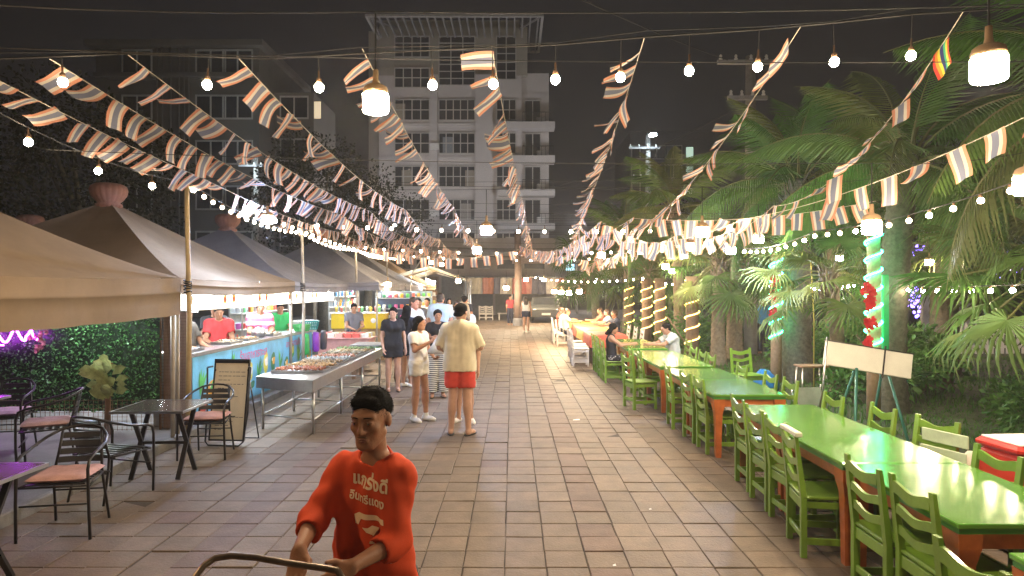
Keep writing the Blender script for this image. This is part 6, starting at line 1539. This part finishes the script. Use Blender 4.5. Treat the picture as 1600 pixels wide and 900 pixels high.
# ------------------------------------------------------------------ leaf wall, neon word, flowers, wire grid at the nearest tent
hw = thing('leaf_wall', 'dense artificial green leaf wall under the nearest tent', 'leaf wall', (-6.55,9.02,.10)); b = MB(); b.bbox(-1.95,1.82,0,.05,.25,2.05); b.build('panel', plain('hedge_back', (.02,.04,.02)), hw)
hm_ = [two_sided('hedge_leaf_%d' % i, c, .45, .15, var=.3) for i, c in enumerate([(.065,.19,.055),(.095,.25,.075),(.045,.125,.04)])]
rr = random.Random(21); b = MB()
for i in range(11000):
    p = Vector((rr.uniform(-1.96,1.83), -rr.uniform(.0,.06)-.02*math.sin(rr.random()*6), rr.uniform(.24,2.06))); d = Vector((rr.gauss(0,.7), -abs(rr.gauss(.4,.5)), rr.gauss(.1,.7))).normalized(); e = Matrix.Rotation(rr.random()*6.3,3,d) @ d.orthogonal().normalized(); ln = rr.uniform(.025,.05); w = ln*.36
    b.mi = rr.randrange(3); b.add([p, p+d*ln*.5+e*w, p+d*ln, p+d*ln*.5-e*w], [(0,1,2,3)])
stuff(b.build('foliage', hm_, hw))
gp = thing('wire_grid_panel', 'brown wire grid panel between the leaf wall and the pole', 'grid panel', (-4.52,9.04,.10)); b = MB()
for k in range(10): b.tube([(-.20+.042*k,0,.0),(-.20+.042*k,0,2.0)], .003, 4)
for k in range(46): b.tube([(-.21,0,.03+.043*k),(.19,0,.03+.043*k)], .003, 4)
b.build('wires', MT['wood_brown'], gp)
b = MB(); b.tube([(-.21,0,0),(-.21,0,2.02),(.19,0,2.02),(.19,0,0)], .016, 6); b.build('frame', MT['wood_brown'], gp, True)
b = MB(); b.bbox(-.20,.18,.06,.07,.0,1.98); b.build('backing', plain('pinkish_board', (.30,.20,.16), .8), gp)
gp2 = thing('wire_grid_panel', 'wire grid behind the chairs below the leaf wall', 'grid panel', (-6.55,8.94,.10)); b = MB()
for k in range(58): b.tube([(-1.9+.064*k,0,.0),(-1.9+.064*k,0,.42)], .003, 4)
for k in range(8): b.tube([(-1.9,0,.02+.055*k),(1.8,0,.02+.055*k)], .003, 4)
b.build('wires', MT['wood_brown'], gp2)
# purple neon word
nz = thing('neon_sign', 'purple neon word glowing on the leaf wall at the left edge', 'neon sign', (-6.84,8.90,1.36)); b = MB()
def stroke(fn, n=22, r_=.013): return [fn(i/(n-1)) for i in range(n)]
x = -.62; pts = []
for q in range(120):
    u = q/119; pts.append((-.62+1.10*u, .012*math.sin(20*u), .075*math.sin(u*2*PI*4.2 - .6)*(1 if u > .1 else u*10) + .02*math.sin(u*9) + (.05 if u > .93 else 0)))
b.tube(pts, .013, 7); b.tube([(-.50,.01,-.12),(-.2,.012,-.10),(.1,.01,-.12)], .009, 6); b.tube([(.30,0,.10),(.38,0,.16),(.47,0,.10),(.50,0,0),(.56,0,-.05)], .012, 7)
b.build('tube', MT['neon_purple'], nz, True)
def blossom(label, x, y, z, c, n, r_, seed, size=.045):
    rr = random.Random(seed); t = thing('flower_cluster', label, 'flowers', (x,y,z)); m = two_sided('petal_%d' % seed, c, .6, .3)
    for k in range(n):
        b = MB(); o = Vector((rr.gauss(0,r_*.5), -abs(rr.gauss(0,.03)), rr.gauss(0,r_)))
        for j in range(6):
            a = j*PI/3 + rr.random(); d = Vector((math.cos(a), -.5, math.sin(a))).normalized(); e = d.cross(Vector((0,1,0))).normalized(); b.add([o, o+d*size*.6+e*size*.35, o+d*size, o+d*size*.6-e*size*.35], [(0,1,2,3)])
        b.build('blossom', m, t)
    return t
blossom('pink blossoms hanging beside the purple neon word', -6.22, 8.88, 1.27, (.60,.22,.25), 12, .11, 1)
blossom('dark red blossoms in the bouquet on the leaf wall', -5.28, 8.80, .98, (.32,.08,.05), 4, .04, 2)
bq = thing('plant_spray', 'yellow green spray of leaves standing before the leaf wall', 'plant', (-5.25,8.72,.10)); b = MB(); rr = random.Random(8)
for k in range(34):
    a = rr.uniform(-1.2,1.2); ln = rr.uniform(.14,.34); p = Vector((rr.gauss(0,.05), rr.gauss(0,.04), rr.uniform(.45,.85))); d = Vector((math.sin(a), rr.uniform(-.6,.1), math.cos(a)*.8)).normalized(); e = d.cross(Vector((0,1,0))).normalized(); w = ln*.22
    b.add([p, p+d*ln*.4+e*w, p+d*ln*.75+e*w*.7+Vector((0,-.01,-.02)), p+d*ln+Vector((0,0,-.06)), p+d*ln*.75-e*w*.7, p+d*ln*.4-e*w], [(0,1,2,3,4,5)])
b.build('leaf', two_sided('spray_leaf', (.40,.42,.16), .5, .3, var=.5, vs=8), bq)
b = MB()
for k in range(5): b.tube([(.02*k-.04,0,0),(.015*k-.03,.01,.5)], .008, 5)
b.build('stem', MT['wood_brown'], bq, True)
# small screen at the left edge
sc = thing('wall_screen', 'small blue lit screen below the neon word', 'screen', (-7.02,8.88,1.15)); b = MB(); b.bbox(-.30,.16,0,.03,-.09,.05); b.build('display', emit('screen_glow', (.12,.35,.75), .8, False), sc); b = MB(); b.bbox(-.32,.18,.031,.05,-.11,.07); b.build('case', MT['black'], sc)

# menu easel
ez = thing('menu_easel', 'black tube easel with a handwritten beige menu board', 'easel', (-3.62,8.62,0), -.10); Mt = rotx(R(-9))
b = MB(); b.box((0,0,.56), (.44,.016,.98), Mt); b.build('board', mat('kraft_board', (.78,.70,.56), .7, var=.10, vs=4), ez)
b = MB()
for s in (-1,1): b.box(Mt @ Vector((s*.228,-.003,0))+Vector((0,0,.56)), (.018,.03,1.0), Mt)
b.box(Mt @ Vector((0,-.004,.50))+Vector((0,0,.56)), (.47,.04,.05), Mt); b.box(Mt @ Vector((0,-.003,-.50))+Vector((0,0,.56)), (.47,.03,.018), Mt); b.build('frame', blk, ez)
b = MB(); b.tube([(-.29,-.02,.98),(-.27,-.06,.40),(-.25,-.14,.06),(-.20,-.16,.016),(.20,-.16,.016),(.25,-.14,.06),(.27,-.06,.40),(.29,-.02,.98)], .011, 7); b.tube([(-.29,-.02,.98),(-.24,.03,.99)], .011, 6); b.tube([(.29,-.02,.98),(.24,.03,.99)], .011, 6); b.build('front_stand', blk, ez, True)
b = MB(); b.tube([(-.22,.05,.95),(-.24,.30,.016),(.24,.30,.016),(.22,.05,.95)], .010, 7); b.build('rear_stand', blk, ez, True)
rr = random.Random(4); b = MB()
for k in range(15):
    z = .92-.052*k; x = -.17
    while x < .15:
        w = rr.uniform(.02,.06); b.box(Mt @ Vector((x+w/2,-.0095,z-.56))+Vector((0,0,.56)), (w,.0015,.007), Mt); x += w+rr.uniform(.008,.02)
        if rr.random() < .1: break
stuff(b.build('handwriting', plain('ink', (.12,.10,.09)), ez))
# ------------------------------------------------------------------ lit posts, sign, cooler and the rest of the garden side
def lit_post(label, x, y, h, r_, neon, z0, z1, turns, pm, legs=False, name='lit_post'):
    t = thing(name, label, 'post', (x,y,0), 0, 'posts wound with light')
    b = MB(); b.tube([(0,0,0),(.01,0,h*.5),(0,0,h)], [r_,r_*.97,r_*.94], 12); b.build('post', pm, t, True)
    b = MB(); n = int(turns*16); b.tube([((r_+.016)*math.cos(2*PI*turns*i/n+2.6), (r_+.016)*math.sin(2*PI*turns*i/n+2.6), z0+(z1-z0)*i/n) for i in range(n+1)], .0125, 6); b.build('light_coil', neon, t, True)
    return t
pbark = mat('pale_post', (.36,.26,.17), .75, var=.25, vs=10, bump=.4)
lit_post('nearer post wound with green neon, beside the blank white sign', 5.38, 10.0, 2.9, .10, MT['neon_green'], 1.10, 2.80, 6.5, pbark)
lit_post('farther post wound with green neon, by the blue bag', 5.50, 14.0, 2.9, .11, MT['neon_green'], .95, 2.75, 6, pbark)
yb = mat('brown_post', (.16,.11,.07), .8, var=.3, vs=10, bump=.4)
for i, (x, y, lab) in enumerate([(4.66,17.4,'nearest post wound with yellow light'),(4.62,21.0,'second post wound with yellow light'),(4.60,23.0,'third post wound with yellow light'),(4.64,26.6,'farthest post wound with yellow light')]):
    lit_post(lab + ', behind the couple', x, y, 2.3, .17, MT['neon_yellow'], .55, 2.2, 5, yb)
for i, (px, Y, zs) in enumerate([(1352,9.9,(1.95,1.78,1.50,1.18)),(1205,13.9,(2.15,1.85,1.5))]):
    x = (px-800)/1050*Y
    for k, z in enumerate(zs):
        t = blossom(['%s red blossom cluster from the top on the nearer green neon post','%s red blossom cluster from the top on the farther green neon post'][i] % ORD[k], x, Y-.06, z, (.62,.03,.045), 8, .06, 30+i*10+k, .075)
gs = MB(); gs.bev((0,0,1.45), (.10,.05,1.5), .01); tag(gs.build('green_strip', mat('green_plank', (.02,.22,.10), .4), loc=(5.62,10.12,0)), 'dark green plank standing right of the nearer neon post', 'plank')
# blank white sign on its easel
sg = thing('blank_sign', 'long blank white sign board tilted on a teal metal easel', 'sign', (4.36,8.25,0), 0); Mt = rotz(R(-14)) @ rotx(R(-14)) @ roty(R(9))
b = MB(); b.bev((0,0,1.12), (.98,.05,.30), .006, Mt); b.build('board', mat('sign_white', (.66,.66,.60), .5, var=.06), sg)
b = MB(); b.box(Mt @ Vector((.18,-.03,0))+Vector((0,0,1.12)), (.018,.012,.40), Mt); b.box(Mt @ Vector((0,0,.156))+Vector((0,0,1.12)), (1.0,.055,.012), Mt); b.build('clip', blk, sg)
teal = mat('teal_paint', (.05,.20,.17), .4, .2, .2)
for k, (p, q) in enumerate([((-.14,-.02,1.02),(-.32,-.32,0)),((.24,-.02,.98),(.36,-.34,0)),((-.10,.06,1.05),(-.16,.62,0)),((.22,.06,1.0),(.36,.62,0))]): b = MB(); b.tube([p,q], .017, 7); b.build('leg', teal, sg, True)
b = MB(); b.tube([(-.49,.0,1.40),(-.50,.10,.70),(-.62,.15,.0)], .012, 6); b.build('side_stay', MT['steel'], sg, True)
# red cooler on a crate, plastic bags, blue bag, grey stool
ck = thing('cooler_crate', 'dark crate under the red cooler at the right edge', 'crate', (4.02,5.15,0))
b = MB(); b.bev((0,0,.22), (.62,.42,.40), .01); b.build('body', plain('crate_dark', (.05,.05,.05)), ck)
for z in (.10,.22,.34): b = MB(); b.bbox(-.315,.315,-.218,-.211,z-.04,z+.04); b.build('slat', plain('crate_slat_%d' % int(z*100), (.10,.09,.08)), ck)
co = thing('cooler_box', 'red cooler box with a pale lid at the right edge', 'cooler', (4.02,5.15,.42), .08); red_m = mat('cooler_red', (.52,.03,.025), .35, var=.1, coat=.3)
b = MB(); b.bev((0,0,.17), (.64,.42,.34), .03); b.build('body', red_m, co, False)
b = MB(); b.bev((0,0,.375), (.67,.45,.07), .025); b.build('lid_rim', red_m, co); b = MB(); b.bev((0,0,.417), (.60,.38,.016), .006); b.build('lid', MT['plastic_white'], co)
b = MB(); b.bev((-.05,-.232,.37), (.06,.02,.05), .005); b.build('latch', plain('latch_tan', (.5,.4,.25)), co)
b = MB(); b.bbox(-.22,-.10,-.2135,-.2105,.08,.20); b.build('label_sticker', MT['plastic_white'], co); link('lettering', text_mesh('ICE', .10, MT['plastic_white'], 'lettering', .001), co, (.06,-.2125,.15), (R(90),0,0))
bag('white plastic bag beside the red cooler', 3.86, 5.62, .36, .26, .2, .26, two_sided('white_film', (.70,.66,.58), .4, .3), 2)
st_ = thing('low_stool', 'low wooden stool under the white plastic bag', 'stool', (3.86,5.62,0)); b = MB(); b.bev((0,0,.345), (.28,.26,.025), .005); b.build('seat', MT['wood_brown'], st_)
for s in (-1,1):
    for q in (-1,1): b = MB(); b.bev((s*.11,q*.10,.166), (.03,.03,.332), .003); b.build('leg', MT['wood_brown'], st_)
bag('big bright blue bag by the lone green chair', 4.85, 12.9, 0, .5, .4, .42, mat('blue_bag', (.02,.16,.42), .4, var=.3, vs=6), 4)
bag('clear plastic bag of food in the hands of the woman in white', -1.05, 9.84, 1.04, .36, .24, .26, two_sided('clear_film', (.80,.80,.78), .2, .3), 6, ((.8,0),(1.0,.12),(.8,.42),(.45,.72),(.13,.95),(.10,1.3)))
t = thing('steel_stool', 'brown topped stool on thin steel legs behind the green chairs', 'stool', (5.3,11.9,0)); b = MB(); b.bev((0,0,.62), (.50,.34,.035), .01); b.build('seat', MT['wood_brown'], t)
for s in (-1,1):
    for q in (-1,1): b = MB(); b.tube([(s*.2,q*.12,.60),(s*.24,q*.16,0)], .012, 6); b.build('leg', MT['steel'], t, True)
t = thing('folding_panel', 'pale grey folding panel leaning on the lawn left of the blank sign', 'panel', (4.65,10.5,0), .1); b = MB(); b.box((0,0,.30), (.42,.03,.30), rotx(-.5)); b.build('panel', MT['concrete'], t); b = MB(); b.tube([(-.25,.1,.48),(-.28,-.1,.02)], .012, 6); b.tube([(.25,.1,.48),(.26,.3,.0)], .012, 6); b.build('frame', MT['steel'], t, True)
for i, (x, y, q) in enumerate([(6.6,11.4,.7),(5.2,19.0,.8)]): # stakes that brace the palms
    b = MB(); b.tube([(x,y,0),(x-q,y+.1,1.2)], .022, 7); tag(b.build('palm_stake', yb, None, True), ['slanting stake bracing the palm behind the nearer neon post','slanting stake bracing the slim palm','slanting stake bracing the palm behind the blank sign'][i], 'stake', 'stakes bracing the palms')
b = MB(); b.tube([(5.66,12.6,.0),(5.66,12.6,1.4),(5.60,12.6,2.6)], .012, 6); tag(b.build('thin_pole', mat('yellow_pole', (.55,.48,.12), .5), None, True), 'thin yellow pole right of the mottled palm trunk', 'pole')
# white picket fence
fe = thing('picket_fence', 'white picket fence at the right edge behind the shrubs', 'fence', (13.2,20.0,0)); pk = MB(); pk.prism([(-.045,0),(.045,0),(.045,.82),(0,.92),(-.045,.82)], -.012, .012); pkm = pk.mesh('picket', MT['white'])
for k in range(30): link('picket', pkm, fe, (.155*k, 0, .04+.01*random.random()))
for z in (.25,.65): b = MB(); b.bbox(-.1,4.6,.015,.05,z-.04,z+.04); b.build('rail', MT['white'], fe)
# white marquee and violet lights deep in the garden
mq = thing('white_marquee', 'white marquee in violet light behind the fence', 'marquee', (16.5,25.5,0)); b = MB()
vs = [(-2.5,-2.5,2.4),(2.5,-2.5,2.4),(2.5,2.5,2.4),(-2.5,2.5,2.4),(0,0,4.2)]; b.add(vs, [(0,1,4),(1,2,4),(2,3,4),(3,0,4)]); b.build('roof', two_sided('marquee_cloth', (.6,.6,.64), .7, .3), mq)
for s in (-1,1):
    for q in (-1,1): b = MB(); b.tube([(s*2.45,q*2.45,0),(s*2.45,q*2.45,2.42)], .05, 8); b.build('leg', MT['white'], mq, True)
b = MB(); b.bbox(-2.4,-.6,-2.40,-2.36,0,2.38); b.build('side_curtain', two_sided('marquee_curtain', (.55,.56,.62), .7, .3), mq)
tag(MB().tube([(15.2,23.2,2.2),(16.2,23.2,2.2)], .03, 6).build('violet_tube', emit('violet_light', (.35,.25,1.0), 40), None, True), 'violet tube light under the white marquee', 'lamp')
rr = random.Random(15)
vbm = MB().ball((0,0,0), .045, 6, 4).mesh('led', MT['violet'])
for i, (px, py, Y, n, sx, sz, lab) in enumerate([(1487,388,18.0,34,.35,.14,'cluster of violet fairy lights right among the fan leaves'),(1428,395,17.5,22,.22,.18,'cluster of violet fairy lights left of the fan leaves'),(1428,465,17.5,40,.16,.35,'hanging strand of violet fairy lights behind the nearer post'),(1575,420,19.0,30,.9,.4,'pale fairy lights at the right edge')]):
    c = at(px, py, Y); t = thing('fairy_lights', lab, 'fairy lights', c, 0, 'violet lights in the garden'); b = MB(); ps = [Vector((rr.gauss(0,sx*.5), rr.gauss(0,.1), rr.gauss(0,sz*.5))) for _ in range(n)]
    b.tube(ps, .006, 4); b.build('wire', MT['wire'], t)
    for p in ps: link('led', vbm, t, p)
# utility poles with cross arms
def upole(label, x, y, h, arms, lampz=None):
    t = thing('utility_pole', label, 'utility pole', (x,y,0), 0, 'utility poles'); b = MB(); b.tube([(0,0,0),(0,0,h)], [.20,.14], 10); b.build('shaft', mat('pole_concrete_%d' % int(y), (.34,.32,.29), .8, var=.2), t, True)
    for z, w in arms:
        b = MB(); b.bbox(-w,w*.55,-.26,-.15,z-.06,z+.06); b.build('cross_arm', MT['concrete'], t)
        for k in range(4):
            b = MB(); b.lathe([(.05,0),(.06,.05),(.03,.08),(.05,.12),(.02,.17)], 8, (-w+.1+k*w*1.45/3.4,-.2,z+.06)); b.build('insulator', MT['white'], t, True)
    if lampz:
        b = MB(); b.tube([(0,-.1,lampz-.2),(0,-.6,lampz+.05),(0,-1.2,lampz+.1)], .04, 6); b.build('lamp_arm', MT['steel'], t, True); b = MB(); b.ball((0,-1.35,lampz+.02), (.22,.34,.09), 12, 6); b.build('lamp_head', emit('street_lamp_glow_%d' % int(y), (.70,.88,1.0), 160), t, True)
    return t
upole('near utility pole with two cross arms above the palms', 7.1, 20.0, 8.9, [(8.65,1.05),(7.6,.75)])
upole('far utility pole carrying a bluish street lamp', 8.2, 40.5, 11.2, [(10.4,1.2),(8.6,1.0)], 10.9)
upole('added utility pole with a street lamp hidden behind the dark trees on the left', -16.0, 42.0, 10.5, [(9.6,1.0)], 10.0)  # unseen pole lamp, added to light the far buildings
for i, (x, y, lab) in enumerate([(-9.5,53.0,'added street lamp before the pale block, left'),(5.2,54.0,'added street lamp before the pale block, right')]):  # lamps added to brighten the facade of the pale block
    t = thing('added_street_lamp', lab, 'street lamp', (x,y,0), 0, 'added street lamps before the pale block'); b = MB(); b.tube([(0,0,0),(0,0,6.6),(0,.5,7.0),(0,1.2,7.1)], [.09,.06,.05,.04], 8); b.build('shaft', MT['steel'], t, True)
    b = MB(); b.ball((0,1.45,7.06), (.16,.34,.08), 12, 6); b.build('lamp_head', emit('added_lane_lamp_%d' % i, (.95,.95,1.0), 800), t, True)
for i, (a, b_, lab) in enumerate([((6.6,20,8.72),(-8,5.5,9.2),'thin overhead wire from the near utility pole over the walkway'),((7.3,20,7.66),(1.5,52,9.5),'thin overhead wire from the near utility pole to the far end')]):
    w = MB(); w.tube(sagged(a, b_, .5, 24), .012, 4); tag(w.build('overhead_wire', MT['wire']), lab, 'wire', 'overhead wires')
# litter on the paving
for i, (px, py, lab) in enumerate([(900,657,'white paper scrap on the paving in front of the green chairs'),(1016,797,'small white crumb of litter on the paving'),(960,885,'small yellow crumb on the paving near the camera')]):
    Y = 2100/(py-450); b = MB(); b.add([(-.05,-.02,.004),(.06,-.015,.006),(.05,.03,.014),(-.04,.025,.005)] if i == 0 else [(-.012,-.01,.003),(.012,-.01,.004),(.01,.012,.012),(-.01,.01,.004)], [(0,1,2,3)]); tag(b.build('litter', MT['plastic_white'], None, False, ((px-800)/1050*Y, Y, .004)), lab, 'litter')
# ------------------------------------------------------------------ haze added to imitate lens glow around the lamps
hz_b = MB(); hz_b.bbox(-356, 356, -66, 506, -1.1, 33)
haze = hz_b.build('haze', []) if False else link('haze', hz_b.mesh('haze', bpy.data.materials.new('lens_glow_haze')))
stuff(haze); hmtl = haze.data.materials[0]; hmtl.use_nodes = True; hn = hmtl.node_tree.nodes; hl = hmtl.node_tree.links
for n in list(hn): hn.remove(n)
ho = hn.new('ShaderNodeOutputMaterial'); hv = hn.new('ShaderNodeVolumePrincipled')
hv.inputs['Color'].default_value = (.92,.92,.95,1); hv.inputs['Density'].default_value = .0018; hv.inputs['Anisotropy'].default_value = .45
hl.new(hv.outputs[0], ho.inputs['Volume'])
haze['label'] = 'thin haze over the whole market, added to imitate lens glow'; haze['category'] = 'haze'
